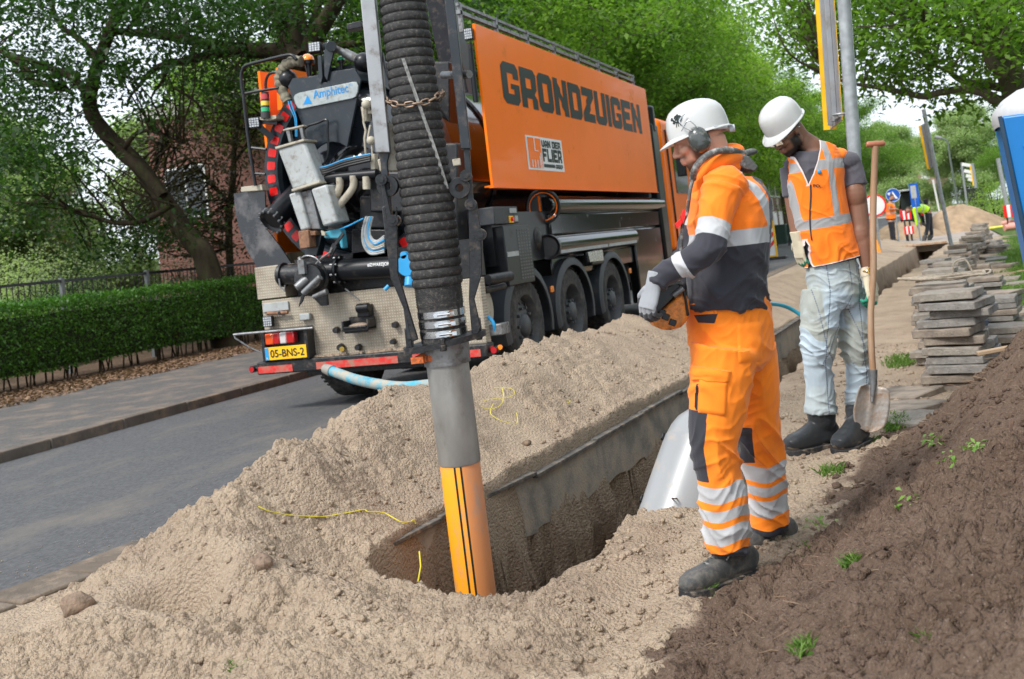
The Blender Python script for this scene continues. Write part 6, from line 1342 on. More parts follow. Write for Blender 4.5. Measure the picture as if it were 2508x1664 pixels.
zn = [(W1(1765, a, -.09).z, W1(1765, b, -.09).z) for a, b in ((1177, 1217), (1236, 1263), (1278, 1322))]; zf_ = [(W1(1875, a, .27).z, W1(1875, b, .27).z) for a, b in ((1128, 1167), (1179, 1202), (1214, 1256))]
z = P[:, 2]+wob_*(P[:, 2] < .55); tN = np.max([np.minimum(a-z, z-b) for a, b in zn], 0); tF = np.max([np.minimum(a-z, z-b) for a, b in zf_], 0); tape = np.where(near, tN, tF)
hemN = W1(1780, 1336, -.06).z; hemF = W1(1888, 1282, .3).z; dkh = np.where(near, hemN-z, hemF-z)
kz0, kz1 = W1(1700, 1000, -.1).z, W1(1700, 1178, -.1).z
def fwd_off(P, Lx, s_):
    C_ = np.array([np.interp(s_, range(len(Lx)), [q_[i] for q_ in Lx]) for i in range(3)]).T; return -((P-C_)@np.array(_R0))
fo = np.where(near, fwd_off(P, lN, s0)-.048, fwd_off(P, lF, s1_)-.040); zz = P[:, 2]
kneeN = np.minimum(np.minimum(kz0-zz, zz-kz1), fo); kneeF = np.minimum(np.minimum(W1(1820, 1040, .2).z-zz, zz-W1(1820, 1135, .2).z), fo); dk = np.maximum(dkh, np.where(near, kneeN, kneeF))
setattr_(me, 'dark', np.clip(dk, -.02, .02)); setattr_(me, 'tape', np.clip(tape, -.02, .02)); tr = attach(me, 'trousers', tm, p1); bt = bvh_of(tr)
orgm = cloth('orange_patch', [ORG2], dirt=(.55, .17, .04), da=.05); gryp = cloth('dark_patch', [GRY])
def patch(n_, m_, Q4, off=.005, nu=14, nv=14):
    o = project_patch(p1, bt, n_, m_, Q4, off, nu, nv)
    if o: o.parent = tr; o.matrix_parent_inverse = Matrix.Identity(4); o.matrix_basis = Matrix.Identity(4)
patch('waistband', orgm, [(1688, 742), (1874, 702), (1877, 726), (1690, 768)], .006, 30, 4)
patch('cargo_pocket', orgm, [(1712, 925), (1783, 930), (1778, 1020), (1710, 1010)], .009); patch('pocket_flap', orgm, [(1692, 893), (1792, 908), (1787, 936), (1694, 932)], .013)
patch('back_pocket', orgm, [(1804, 793), (1868, 786), (1866, 885), (1808, 890)], .006); patch('side_pocket', gryp, [(1700, 772), (1758, 768), (1750, 792), (1710, 790)], .002, 8, 4)
for u in (1752, 1838, 1870): patch('belt_loop', orgm, [(u-5, 728-(u-1752)*.2), (u+5, 726-(u-1752)*.2), (u+6, 768-(u-1752)*.2), (u-4, 770-(u-1752)*.2)], .007, 3, 8)
patch('pocket_zip', gryp, [(1706, 940), (1711, 940), (1708, 1005), (1703, 1003)], .010, 2, 8)
# boots
bootm = cloth('dusty_boot_leather', [(.055, .057, .058), ('mud', (.20, .165, .13))], rough=.6, bump=.6, dirt=(.20, .175, .145), da=.7, ds=24); solem = mat('boot_sole', (.018, .018, .02), .8, var=.3, dirt=(.20, .16, .12), dirt_amt=.35, dirt_s=18, bump=.4, bs=60)
tN_, hN_ = PZ(1676, 1466, -.012), PZ(1850, 1408, -.012); shoe(p1, tN_, hN_, 1.0, .108, bootm, solem, lace=harm, tall=(W1(1783, 1330, -.07), .060))
tF_, hF_ = PZ(1815, 1368, -.02), PZ(1945, 1338, -.02); shoe(p1, tF_, hF_, 1.0, .105, bootm, solem, lace=harm, tall=(W1(1890, 1275, .3), .058))
# helmet, ear defenders
helm = mat('helmet_shell', (.52, .52, .51), .28, var=.03, vs=3, coat=.3, dirt=(.55, .52, .47), dirt_amt=.12, dirt_s=9); bandm = mat('helmet_band', (.42, .44, .46), .5)
HRh = fr(rad(9), rad(6)); hm = helmet(p1, HO1, HRh, .93, bandm, helm)
def H1(x, y, z): return HO1+HR1@Vector((x, y, z))
muffm = mat('ear_muff', (.055, .062, .058), .25, var=.2, coat=.5, dirt=(.25, .25, .22), dirt_amt=.25, dirt_s=25)
for s in (1, -1):
    q = M(); q.ball(H1(.010, .100*s, -.012), (.040, .030, .051), HR1, 24, 14); q.loft([H1(.010, .075*s, -.012), H1(.010, .098*s, -.012)], [.041, .042], [.052, .053], HR1@Vector((1, 0, 0)), 24); me = remesh(q, .0025, 2); attach(me, 'ear_defender', muffm, p1)
    q = M(); q.tube(smooth_path([H1(.025, .118*s, .03), H1(.045, .112*s, .055), H1(.05, .105*s, .085), H1(.02, .103*s, .1)], 4), .0028, 6); q.tube(smooth_path([H1(.0, .122*s, .03), H1(.02, .116*s, .07), H1(.06, .107*s, .045)], 4), .0028, 6); q.build('ear_defender_wire', chrome, p1)
# dark tree-like sticker on the shell
q = M(); rr = random.Random(3)
def shell_pt(x, z):   # left side of the shell
    k = .93; zz_ = (z/k-.022)/.1405; sc = float(np.interp(zz_*.1405, [0, .03, .062, .088, .108, .124, .134], [1, .995, .965, .90, .78, .60, .38])); xx = x/k+.008; yy = .106*math.sqrt(max(0, sc*sc-(xx/.132)**2)); return HO1+HRh@Vector((x, (yy+.0025)*k, z))
for i in range(70):
    a = rr.uniform(0, 6.28); r_ = rr.random()**.6; cx_, cz_ = .068+.020*r_*math.cos(a), .088+.017*r_*math.sin(a); w_ = .003
    q.add([shell_pt(cx_-w_, cz_-w_), shell_pt(cx_+w_, cz_-w_*.6), shell_pt(cx_+w_, cz_+w_), shell_pt(cx_-w_*.5, cz_+w_)], [(0, 1, 2, 3)])
for dx in (-.009, 0, .009): q.add([shell_pt(.068+dx*.3-.0012, .078), shell_pt(.068+dx*.3+.0012, .078), shell_pt(.068+dx+.0012, .058), shell_pt(.068+dx-.0012, .058)], [(0, 1, 2, 3)])
o = q.build('sticker', blackv, p1, smooth=False, fixn=False); o.parent = hm; o.matrix_world = p1.matrix_world.copy()
# gloves and the remote control
glm = cloth('grey_glove', [(.30, .31, .33), ('grip', (.05, .05, .055))], rough=.7, bump=.5)
gW = W1(1600, 700, -.235); kn = W1(1585, 752, -.245)
glove('glove', gW, (kn-gW), (-_R0*.75-_F0*.6), glm, p1, curls=[(.55, .9, .5), (.6, .9, .5), (.65, .9, .5), (.7, .9, .5)], thumb_side=1, k=.98)
gW2 = W1(1652, 705, .09); glove('glove', gW2, (W1(1640, 760, .07)-gW2), (-_R0*.3+_F0), glm, p1, curl=(.6, .8, .5), thumb_side=-1, k=.95)
RC = empty('remote_control', W1(1642, 760, -.06)); tag(RC, 'scratched orange and black remote control held at the waist by the worker in orange trousers', 'remote control')
def s4c(L): return [(1150+a/3.136, 450+b/3.136) for a, b in L]
remo = mat('remote_orange', (.80, .24, .03), .45, var=.15, vs=14, dirt=(.12, .07, .04), dirt_amt=.5, dirt_s=22)
M().prism([W1(u, v, -.17) for u, v in s4c([(1388, 1048), (1440, 1000), (1500, 955), (1560, 900), (1620, 840), (1660, 830), (1690, 900), (1700, 980), (1680, 1050), (1630, 1105), (1550, 1128), (1480, 1122), (1430, 1100)])], _F0*.17).build('shell', remo, RC, bevel=.018, seg=4)
q = M(); q.prism([W1(u, v, -.19) for u, v in s4c([(1425, 900), (1475, 808), (1600, 762), (1630, 800), (1560, 880), (1490, 950), (1440, 1000), (1400, 1040), (1385, 1020)])], _F0*.20); q.prism([W1(u, v, -.19) for u, v in s4c([(1630, 755), (1645, 765), (1672, 900), (1690, 1010), (1672, 1020), (1655, 900)])], _F0*.20); q.build('control_frame', blackp, RC, bevel=.006)
q = M(); q.tube([W1(u, v, -.195) for u, v in s4c([(1565, 862), (1600, 832), (1640, 800)])], .011, 10); q.tube([W1(u, v, -.19) for u, v in s4c([(1480, 800), (1520, 775), (1610, 755), (1640, 770)])], .007, 8); q.build('guard_bar', greym, RC)
q = M()
for u, v in s4c([(1478, 990), (1508, 1022), (1560, 1066)]): q.box(W1(u, v, -.178), (.026, .012, .024), Matrix((ex, ey, up_)).transposed()@Matrix.Rotation(.5, 3, 'Y')); 
for u, v in s4c([(1480, 880), (1520, 850), (1560, 825)]): q.cyl(W1(u, v, -.10), W1(u-4, v-8, -.10), .006, n=8)
q.build('switch', blackp, RC, bevel=.003)
# ------------------------------------------------------------ worker two
D2 = 5.95
def W2(u, v, dd=0.0): return PD(u, v, D2+dd)
k2 = D2/FPX/2.4492
HO2 = W2(1926, 324, 0); HR2 = fr(rad(33), rad(-25)); foot2 = Vector((HO2.x+.15, HO2.y, .06))
def N2(p): return p
bax = (_R0*.90+_F0*.30).normalized()     # width axis of his body: chest turned toward the camera and left
aL = [(2080, 398, .06), (2094, 465, .03), (2106, 545, .0), (2116, 600, -.02), (2126, 660, -.04)]; aLr = [.066, .060, .053, .050, .034]     # his left arm (picture right)
aR = [(1938, 410, .06), (1944, 480, .06), (1950, 540, .04), (1955, 588, .02)]; aRr = [.064, .055, .046, .036]
legL = [((2012, 715), 48, .0), ((2008, 780), 47, -.02), ((2003, 850), 41, -.03), ((2004, 890), 33, -.02), ((2008, 940), 34, .0), ((2011, 1010), 39, .0)]
legR = [((2078, 710), 44, .08), ((2088, 780), 42, .06), ((2095, 850), 38, .04), ((2102, 890), 32, .05), ((2104, 950), 32, .07), ((2104, 1030), 33, .08)]
q = M(); L2 = head_shapes(q, HO2, HR2)
q.loft([L2(-.045, 0, -.01), L2(-.05, 0, -.08), W2(1980, 356, .03), W2(2006, 390, .04)], [.060, .058, .064, .10], [.060, .056, .062, .085], CR, 20)
tor2 = [(2006, 352, 30, .06), (2006, 372, 62, .09), (2006, 400, 76, .115), (1998, 450, 70, .125), (2008, 520, 66, .12), (2022, 600, 60, .115), (2032, 650, 58, .118), (2042, 700, 56, .12), (2044, 740, 40, .10)]
q.loft([W2(u, v, .03) for u, v, _, _ in tor2], [h*k2*.80 for _, _, h, _ in tor2], [b*.78 for *_, b in tor2], bax, 22)
for A_, r_ in ((aL, aLr), (aR, aRr)):
    P_ = smooth_path([W2(*a) for a in A_], 4); q.loft(P_, list(np.interp(np.linspace(0, 1, len(P_)), np.linspace(0, 1, len(r_)), r_)*.98), list(np.interp(np.linspace(0, 1, len(P_)), np.linspace(0, 1, len(r_)), r_)*.86), CR, 16)
q.ball(W2(2108, 575, -.01), (.052, .05, .085)); q.ball(W2(2094, 475, .01), (.06, .055, .09)); q.ball(W2(2130, 694, -.06), (.022, .018, .03)); q.ball(W2(1955, 602, .01), (.02, .016, .03))
for Lg in (legL, legR): q.tube([W2(u, v, dd) for (u, v), h, dd in Lg], [h*k2*.6 for _, h, _ in Lg[:-1]]+[.035], 14)
me = remesh(q, .0048, 3); head_attrs(me, HO2, HR2); skin2 = skinm('brown_skin', (.22, .105, .065), (.022, .014, .012), (.26, .11, .08))
p2 = attach(me, 'person', skin2, None); rebase(p2, foot2); tag(p2, 'worker in light blue jeans and orange safety vest with a shovel in his hand', 'person')
# t-shirt
shm = cloth('grey_t_shirt', [(.085, .08, .095)]); q = M()
q.loft([W2(u, v, .03) for u, v, _, _ in tor2[1:8]], [h*k2*.98 for _, _, h, _ in tor2[1:8]], [b*.97 for *_, b in tor2[1:8]], bax, 24)
P_ = [W2(*a) for a in aL[:3]]; q.tube([P_[0], P_[0].lerp(P_[1], .55), P_[1]+(P_[1]-P_[0])*-.12], [.066, .070, .074], 18); P_ = [W2(*a) for a in aR]; q.tube([P_[0], P_[0].lerp(P_[1], .7), P_[1]], [.062, .060, .058], 18); q.ball(W2(2072, 396, .05), (.075, .075, .06)); q.ball(W2(1948, 404, .04), (.065, .065, .06)); q.loft([W2(1992, 366, .035), W2(2000, 385, .04)], [.085, .12], [.075, .09], CR, 20)
me = remesh(q, .005, 4); folds(me, .010, 14, 1.5, 21); attach(me, 't_shirt', shm, p2)
# vest, open in a V at the neck, slit below the zip
vm = cloth('orange_vest', [ORG, ('tape', (.36, .355, .36)), ('pipe', (.72, .62, .60))], dirt=(.45, .16, .05), da=.05); q = M()
vst = [(2010, 348, 36, .085), (2006, 366, 60, .11), (1998, 395, 72, .135), (1995, 440, 71, .145), (2002, 490, 70, .145), (2014, 550, 70, .142), (2026, 600, 71, .145), (2036, 640, 71, .15), (2040, 664, 71, .152)]
q.loft([W2(u, v, .03) for u, v, _, _ in vst], [h*k2 for _, _, h, _ in vst], [b for *_, b in vst], bax, 30); q.ball(W2(2052, 382, .05), (.06, .08, .045)); q.ball(W2(1952, 394, .03), (.05, .07, .045))
me = remesh(q, .005, 4); folds(me, .018, 10, 1.8, 31, mask=lambda P: .4+.8*sst(W2(2020, 540).z, W2(2020, 620).z, P[:, 2]))
bm2 = bmesh.new(); bm2.from_mesh(me); nf = bax.cross(_Z).normalized(); nf = -nf if nf.dot(_F0) > 0 else nf      # outward front normal
zipT, zipB = W2(1985, 450, -.1), W2(1992, 645, -.1)
def cutp(a, b, keep=None):
    n_ = (Vector(b)-Vector(a)).cross(nf).normalized(); bmesh.ops.bisect_plane(bm2, geom=bm2.verts[:]+bm2.edges[:]+bm2.faces[:], plane_co=Vector(a), plane_no=n_, dist=1e-5); return Vector(a), n_
apex = W2(1985, 450, -.12); vL = W2(1964, 380, -.12); vR = W2(2024, 345, -.12); a1, n1 = cutp(apex, vL); a2, n2_ = cutp(apex, vR)
sB = W2(1990, 588, -.12); s1a, s2a = W2(1985, 655, -.12), W2(2008, 655, -.12); a3, n3 = cutp(sB, s1a); a4, n4 = cutp(sB, s2a)
zh = W2(2030, 643, 0).z; bmesh.ops.bisect_plane(bm2, geom=bm2.verts[:]+bm2.edges[:]+bm2.faces[:], plane_co=W2(2030, 643, 0), plane_no=(_Z+_R0*.0-_R0*.12).normalized(), dist=1e-5, clear_inner=True)
# arm holes
ah = []
for (u, v, dd, rr_) in ((2098, 420, .05, .095), (1915, 425, .04, .055)): ah.append((W2(u, v, dd), rr_))
midv = (apex+vL)/2; cV = (vL+vR)/2; cS = (s1a+s2a)/2; dead = []; cen = W2(2015, 520, .03)
for f_ in bm2.faces:
    c = f_.calc_center_median(); front = (c-cen).dot(nf) > 0.0
    if front and (c-a1).dot(n1)*(cV-a1).dot(n1) > 0 and (c-a2).dot(n2_)*(cV-a2).dot(n2_) > 0 and c.z > apex.z: dead.append(f_); continue
    if front and (c-a3).dot(n3)*(cS-a3).dot(n3) > 0 and (c-a4).dot(n4)*(cS-a4).dot(n4) > 0 and c.z < sB.z: dead.append(f_); continue
    if any((c-a_).length < r_ and c.z < W2(2060, 365).z+.01 for a_, r_ in ah): dead.append(f_); continue
    if (c-W2(1992, 352, .035)).length < .082: dead.append(f_)
bmesh.ops.delete(bm2, geom=dead, context='FACES'); bm2.to_mesh(me); bm2.free()
P = arr(me); lat = (P-np.array(cen))@np.array(bax); fr_ = (P-np.array(cen))@np.array(nf); z = P[:, 2]
zb0, zb1 = W2(2010, 532, -.1).z, W2(2010, 556, -.1).z; zs0, zs1 = W2(2040, 390, 0).z, W2(2040, 412, -.1).z; bend = .06*lat
t1_ = np.minimum(zb0+bend-z, z-zb1-bend); c1 = float((W2(2042, 470, -.1)-cen).dot(bax)); c2 = float((W2(1955, 470, -.1)-cen).dot(bax)); slope = .10*(z-W2(2010, 470).z)
t2_ = np.where(z > zb1, np.maximum(.020-np.abs(lat-c1+slope*.4), .016-np.abs(lat-c2+slope*.9)), -1); t3_ = np.where(fr_ > 0, np.minimum(zs0-z, z-zs1), -1)
setattr_(me, 'tape', np.clip(np.maximum(np.maximum(t1_, t2_), t3_), -.02, .02))
pl = lambda a_, n_: np.abs((P-np.array(a_))@np.array(n_))
ed = np.where((fr_ > 0) & (z > apex.z-.01), .005-np.minimum(pl(a1, n1), pl(a2, n2_)), -1); ed = np.maximum(ed, np.where((fr_ > 0) & (z < sB.z+.01), .004-np.minimum(pl(a3, n3), pl(a4, n4)), -1))
pz = (P-np.array(W2(2030, 643, 0)))@np.array((_Z-_R0*.12).normalized()); ed = np.maximum(ed, .005-pz); setattr_(me, 'pipe', np.clip(ed, -.02, .02))
vo = attach(me, 'safety_vest', vm, p2); so_ = vo.modifiers.new('solid', 'SOLIDIFY'); so_.thickness = .004
bv = bvh_of(vo)
def vp_(u, v, off=.004):
    d = _ray(u, v).normalized(); h = bv.ray_cast(CC, d)
    if h[0] is None: return W2(u, v, -.11)
    nn = h[1] if h[1].dot(d) < 0 else -h[1]; return h[0]+nn*off
q = M(); q.tube(smooth_path([vp_(1985, 452), vp_(1986, 480), vp_(1984, 520), vp_(1985, 555), vp_(1989, 588)], 4), .004, 6); o = q.build('zip', gryp, p2); o.parent = vo; o.matrix_parent_inverse = Matrix.Identity(4)
q = M(); text_mesh(q, 'PO..', vp_(1992, 458, .006), (vp_(2012, 459, .006)-vp_(1992, 458, .006)).normalized(), _Z, .016, .048, bold=.03); o = q.build('lettering', blackv, p2, smooth=False, fixn=False); o.parent = vo; o.matrix_parent_inverse = Matrix.Identity(4)
q = M().ball(vp_(2006, 421, .006), (.010, .008, .012), n=10); o = q.build('vest_clip', bluep, p2); o.parent = vo; o.matrix_parent_inverse = Matrix.Identity(4)
# jeans
jn = cloth('faded_jeans', [(.42, .50, .56), ('stain', (.34, .36, .33)), ('seam', (.12, .15, .20))], rough=.85, bump=.5, dirt=(.55, .62, .68), da=.35, ds=8); q = M()
q.loft([W2(2034, 622, .03), W2(2036, 640, .03), W2(2040, 680, .03), W2(2044, 720, .03), W2(2048, 755, .03)], [60*k2, 62*k2, 67*k2, 68*k2, 50*k2], [.12, .125, .135, .138, .10], bax, 24); lgs = []
for Lg in (legL, legR): P_ = [W2(u, v, dd) for (u, v), h, dd in Lg]; lgs.append(P_); Pn = smooth_path(P_, 4); R_ = list(np.interp(np.linspace(0, 1, len(Pn)), np.linspace(0, 1, len(Lg)), [h*k2 for _, h, _ in Lg])); q.loft(Pn, R_, [x*1.0 for x in R_], CR, 20)
me = remesh(q, .005, 4); folds(me, .020, 17, 1.2, 41, mask=lambda P: .6+.6*np.exp(-((P[:, 2]-W2(2010, 880).z)/.12)**2))
P = arr(me); sL, dL = arm_s(P, [np.array(a) for a in lgs[0]]); sR_, dR = arm_s(P, [np.array(a) for a in lgs[1]]); nl_ = dL < dR; z = P[:, 2]
def lo_(P, Lx, s_): C_ = np.array([np.interp(s_, range(len(Lx)), [np.array(q_)[i] for q_ in Lx]) for i in range(3)]).T; return (P-C_)@np.array(_R0), (P-C_)@np.array(_F0)
xL, yL = lo_(P, lgs[0], sL); xR_, yR = lo_(P, lgs[1], sR_); xx = np.where(nl_, xL, xR_); yy = np.where(nl_, yL, yR); ss = np.where(nl_, sL, sR_)
l1 = .0035-np.abs(xx-(-.075+.052*ss)); l2 = .0035-np.abs(xx-(.02)); l3 = .0035-np.abs(xx-(.07-.05*(ss-1.5)*(ss < 3))); dash = np.sin(z*520)*.003; seam = np.where(yy < 0, np.maximum(np.maximum(l1, l2), l3)-.001+dash*.6, -1); setattr_(me, 'seam', np.clip(seam, -.01, .01))
setattr_(me, 'stain', np.clip(.02*(fbm(P[:, 0]*7, z*5, 3, 60)-.05)*np.exp(-((ss-2)/1.1)**2)*3, -.02, .02)); jo = attach(me, 'jeans', jn, p2)
q = M(); q.loft([W2(2034, 628, .03), W2(2036, 640, .03)], [66*k2, 67*k2], [.135, .137], bax, 30, caps=False); q.build('belt', blackp, p2)
# wellingtons
wm = cloth('black_rubber_boot', [(.022, .024, .027), ('mud', (.20, .155, .11))], rough=.38, bump=.1, dirt=(.13, .11, .09), da=.3, ds=9)
gz = .07
tA, hA_ = PZ(1930, 1116, gz), PZ(2045, 1093, gz); shoe(p2, tA, hA_, 1.3, .12, wm, solem, tall=(W2(2011, 1006, .0), .083))
tB, hB = PZ(2070, 1108, gz), PZ(2124, 1084, gz+.01); dB = (tB-hB); tB2 = hB+dB.normalized()*.27; shoe(p2, tB2, hB, 1.3, .12, wm, solem, tall=(W2(2104, 1024, .07), .070))
HRg = fr(rad(35), rad(-30)); hm2 = helmet(p2, HO2+HRg@Vector((-.014, 0, .028)), HRg, 1.0, bandm, helm)
def H2(x, y, z): return HO2+HR2@Vector((x, y, z))
q = M(); text_mesh(q, 'Care', H2(-.118, .058, .055), (H2(-.09, .085, .055)-H2(-.118, .058, .055)).normalized(), HR2@Vector((0, 0, 1)), .010, .03); o = q.build('lettering', greenl, p2, smooth=False, fixn=False); o.parent = hm2; o.matrix_parent_inverse = Matrix.Identity(4)
# glasses
gl = mat('clear_glasses', (.95, .97, .96), .0, var=0, trans=1, spec=.3); q = M()
for s in (1, -1):
    q.tube([H2(.095, .062*s, .004), H2(.05, .080*s, .008), H2(-.01, .086*s, .010), H2(-.03, .085*s, .0)], .0028, 6, mi=0)
    vs = [H2(.112-.010*abs(t), (.008+.050*t)*s, z_) for t in (0, .33, .66, 1) for z_ in (-.016, .010)]; q.add(vs, [(0, 2, 3, 1), (2, 4, 5, 3), (4, 6, 7, 5)], 1)
    q.tube([vs[1], vs[3], vs[5], vs[7], vs[6], vs[4], vs[2], vs[0], vs[1]], .0016, 5, mi=0)
q.tube([H2(.112, .008, .005), H2(.115, 0, .008), H2(.112, -.008, .005)], .002, 6, mi=0); q.build('safety_glasses', [chrome, gl], p2)
# shovel
sh = empty('shovel', W2(2124, 1056, -.10)); tag(sh, 'worn round bladed shovel with a wooden T handle held by the worker in jeans', 'shovel')
woodm = mat('worn_wood', (.36, .21, .12), .6, var=.25, vs=6, sx=(1, 1, .15), bump=.2, bs=60, dirt=(.48, .38, .28), dirt_amt=.5, dirt_s=7); gripm = mat('grip_wood', (.36, .13, .07), .45, var=.2, vs=12)
dS = -.10; q = M(); q.tube(smooth_path([W2(2144, 358, dS+.02), W2(2140, 460, dS+.02), W2(2138, 560, dS), W2(2139, 660, dS), W2(2133, 760, dS), W2(2134, 840, dS), W2(2138, 912, dS)], 4), [.018]*25, 14); q.build('handle', woodm, sh)
q = M(); a, b = W2(2122, 354, dS+.02), W2(2166, 351, dS+.02); q.tube([a, a.lerp(b, .1), a.lerp(b, .3), a.lerp(b, .5), a.lerp(b, .7), a.lerp(b, .9), b], [.012, .017, .016, .018, .016, .017, .012], 14); q.build('grip', gripm, sh)
bladem = mat('shovel_blade', (.40, .37, .34), .45, metal=.5, var=.2, vs=12, dirt=(.30, .20, .13), dirt_amt=.65, dirt_s=14, bump=.3, bs=50)
q = M(); top_, bot_ = W2(2139, 945, dS), W2(2124, 1058, dS-.03); ax_ = (bot_-top_); Lb = ax_.length; ax_.normalize(); sx_ = (CR-ax_*CR.dot(ax_)).normalized(); nb2 = ax_.cross(sx_); nb2 = nb2 if nb2.dot(CF) < 0 else -nb2
vs = []; nu_, nv_ = 16, 16
for i in range(nv_+1):
    t = i/nv_; wv = np.interp(t, [0, .06, .3, .6, .8, .92, 1.0], [.055, .082, .094, .096, .086, .062, .012])
    for j in range(nu_+1):
        s = -1+2*j/nu_; dep = .030*s*s*(1-.6*t)+.010*math.exp(-(s/.12)**2)*(1-t)**.5; vs.append(top_+ax_*Lb*t+sx_*s*wv+nb2*dep)
q.add(vs, [(i*(nu_+1)+j, i*(nu_+1)+j+1, (i+1)*(nu_+1)+j+1, (i+1)*(nu_+1)+j) for i in range(nv_) for j in range(nu_)]); bo = q.build('blade', bladem, sh, ang=60); so_ = bo.modifiers.new('s', 'SOLIDIFY'); so_.thickness = .003
q = M(); q.tube([W2(2138, 905, dS), W2(2139, 940, dS), top_+ax_*Lb*.35+nb2*.012], [.024, .020, .008], 12); q.build('socket', greym, sh)
# gloves and watch
gl2 = cloth('cream_glove', [(.62, .55, .40), ('grip', (.03, .28, .17))], rough=.85, bump=.7)
wA = W2(2127, 684, -.05); glove('glove', wA, (W2(2140, 735, -.09)-wA), (_R0*.55-_F0*.75), gl2, p2, curls=[(.5, 1.0, .7), (.55, 1.0, .8), (.6, 1.0, .8), (.6, 1.0, .8)], thumb_side=-1, k=1.12, cuff=mat('knit_cuff', (.60, .52, .40), .9, var=.15, vs=40))
wB = W2(1953, 590, -.0); glove('glove', wB, (W2(1960, 635, .0)-wB), (-_R0*.9-_F0*.35), gl2, p2, curl=(.35, .5, .4), thumb_side=1, k=1.05)
gold = mat('gold', (.75, .48, .12), .3, metal=.9, var=.1); q = M(); wc = W2(2128, 664, -.045); axw = (W2(*aL[-1])-W2(*aL[-2])).normalized(); q.torus(wc, axw, .038, .007, 28, 8, mi=0)
fd = (-CF-axw*(-CF).dot(axw)).normalized(); q.cyl(wc+fd*.034, wc+fd*.047, .021, n=24, mi=0); q.cyl(wc+fd*.047, wc+fd*.0485, .016, n=24, mi=1)
for i in range(12):
    a = i*PI/6; e1_ = axw; e2_ = axw.cross(fd); p_ = wc+fd*.049+(e1_*math.cos(a)+e2_*math.sin(a))*.0125; q.box(p_, (.002, .002, .002), mi=2)
q.build('wristwatch', [gold, blackv, whitem], p2)
# ------------------------------------------------------------ two far workers
def far_person(name, lb, joints, cols, helmetless=True):
    pass
def simple_person(P, rr_, label, skinc, hairc, tops, bottoms, shoes, D):
    """P: dict of joint points. one continuous body plus clothing"""
    q = M(); h = P['head']; q.ball(h, (.085, .08, .115), n=16); q.ball(h+P['face']*.07+Vector((0, 0, -.03)), (.035, .04, .05), n=12); q.ball(h+P['face']*.10+Vector((0, 0, -.01)), (.018, .015, .02), n=8)
    q.tube([h, P['neck']], [.06, .06], 12); q.loft([P['neck'], P['chest'], P['waist'], P['hip']], [.07, .13, .12, .13], [.10, .19, .155, .16], P['front'], 18)
    for s in ('L', 'R'):
        q.tube([P['sh'+s], P['el'+s], P['wr'+s], P['ha'+s]], [.055, .045, .033, .035], 12); q.tube([P['hip'], P['hp'+s], P['kn'+s], P['an'+s]], [.1, .08, .055, .04], 12)
        d = (P['ha'+s]-P['wr'+s]).normalized(); sd_ = d.cross(Vector((0, 0, 1))); sd_ = sd_.normalized() if sd_.length > .1 else Vector((1, 0, 0))
        for i in range(4): a = P['ha'+s]+sd_*(.027-.018*i); q.tube([a, a+d*.04, a+d*.065-Vector((0, 0, .015))], [.011, .010, .008], 6)
        q.tube([P['ha'+s], P['ha'+s]+sd_*.045+d*.02], [.014, .010], 6)
    me = remesh(q, .012, 3); hz = h.z; Pn = arr(me); setattr_(me, 'beard', np.clip(np.where(np.linalg.norm(Pn-np.array(h), axis=1) < .16, np.maximum(Pn[:, 2]-hz-.045-.4*((Pn-np.array(h))@np.array(P['face'])), -(Pn[:, 2]-hz)-.075), -1), -.02, .02)); setattr_(me, 'lips', np.full(len(Pn), -.02)); setattr_(me, 'blush', np.full(len(Pn), -.02))
    o = attach(me, 'person', skinm('skin_'+label[:4], skinc, hairc, skinc), None); rebase(o, (P['hip'].x, P['hip'].y, 0)); tag(o, label, 'person')
    q = M(); q.loft([P['neck'].lerp(P['chest'], .3), P['chest'], P['waist'], P['waist'].lerp(P['hip'], .8)], [.11, .155, .15, .155], [.15, .215, .19, .19], P['front'], 20)
    for s in ('L', 'R'): e = P['el'+s] if tops[2] else P['sh'+s].lerp(P['el'+s], .5); q.tube([P['sh'+s], e]+([P['wr'+s]] if tops[2] else []), [.075, .065]+([.05] if tops[2] else []), 12)
    me = remesh(q, .012, 3); folds(me, .012, 12, 1.5, 7); Pn = arr(me); ax = np.array(P['hip']-P['neck']); t = ((Pn-np.array(P['neck']))@ax)/(ax@ax); setattr_(me, 'tape', np.clip(np.maximum(.04-np.abs(t-.62), .03-np.abs(((Pn-np.array(P['chest']))@np.array(P['side'])))*.0+(-.1)), -.02, .02)); attach(me, tops[0], cloth(tops[0]+'_far', [tops[1], ('tape', REF)]), o)
    q = M(); q.loft([P['waist'].lerp(P['hip'], .5), P['hip']], [.15, .16], [.18, .185], P['front'], 18)
    for s in ('L', 'R'): q.tube([P['hp'+s], P['kn'+s], P['an'+s]], [.095, .075, .068], 14)
    me = remesh(q, .012, 3); folds(me, .012, 12, 1.5, 9); attach(me, 'trousers', cloth('work_trousers_'+label[:4], [bottoms]), o)
    for s in ('L', 'R'): shoe(o, P['an'+s]+P['face']*.2+Vector((0, 0, P['gz']-P['an'+s].z)), P['an'+s]-P['face']*.08+Vector((0, 0, P['gz']-P['an'+s].z)), 1.2, .11, bootm, solem, tall=(P['an'+s]+Vector((0, 0, .06)), .06))
    return o
def F3(u, v, D): return PD(u, v, D)
Df = 36.5; lf = _R0; 
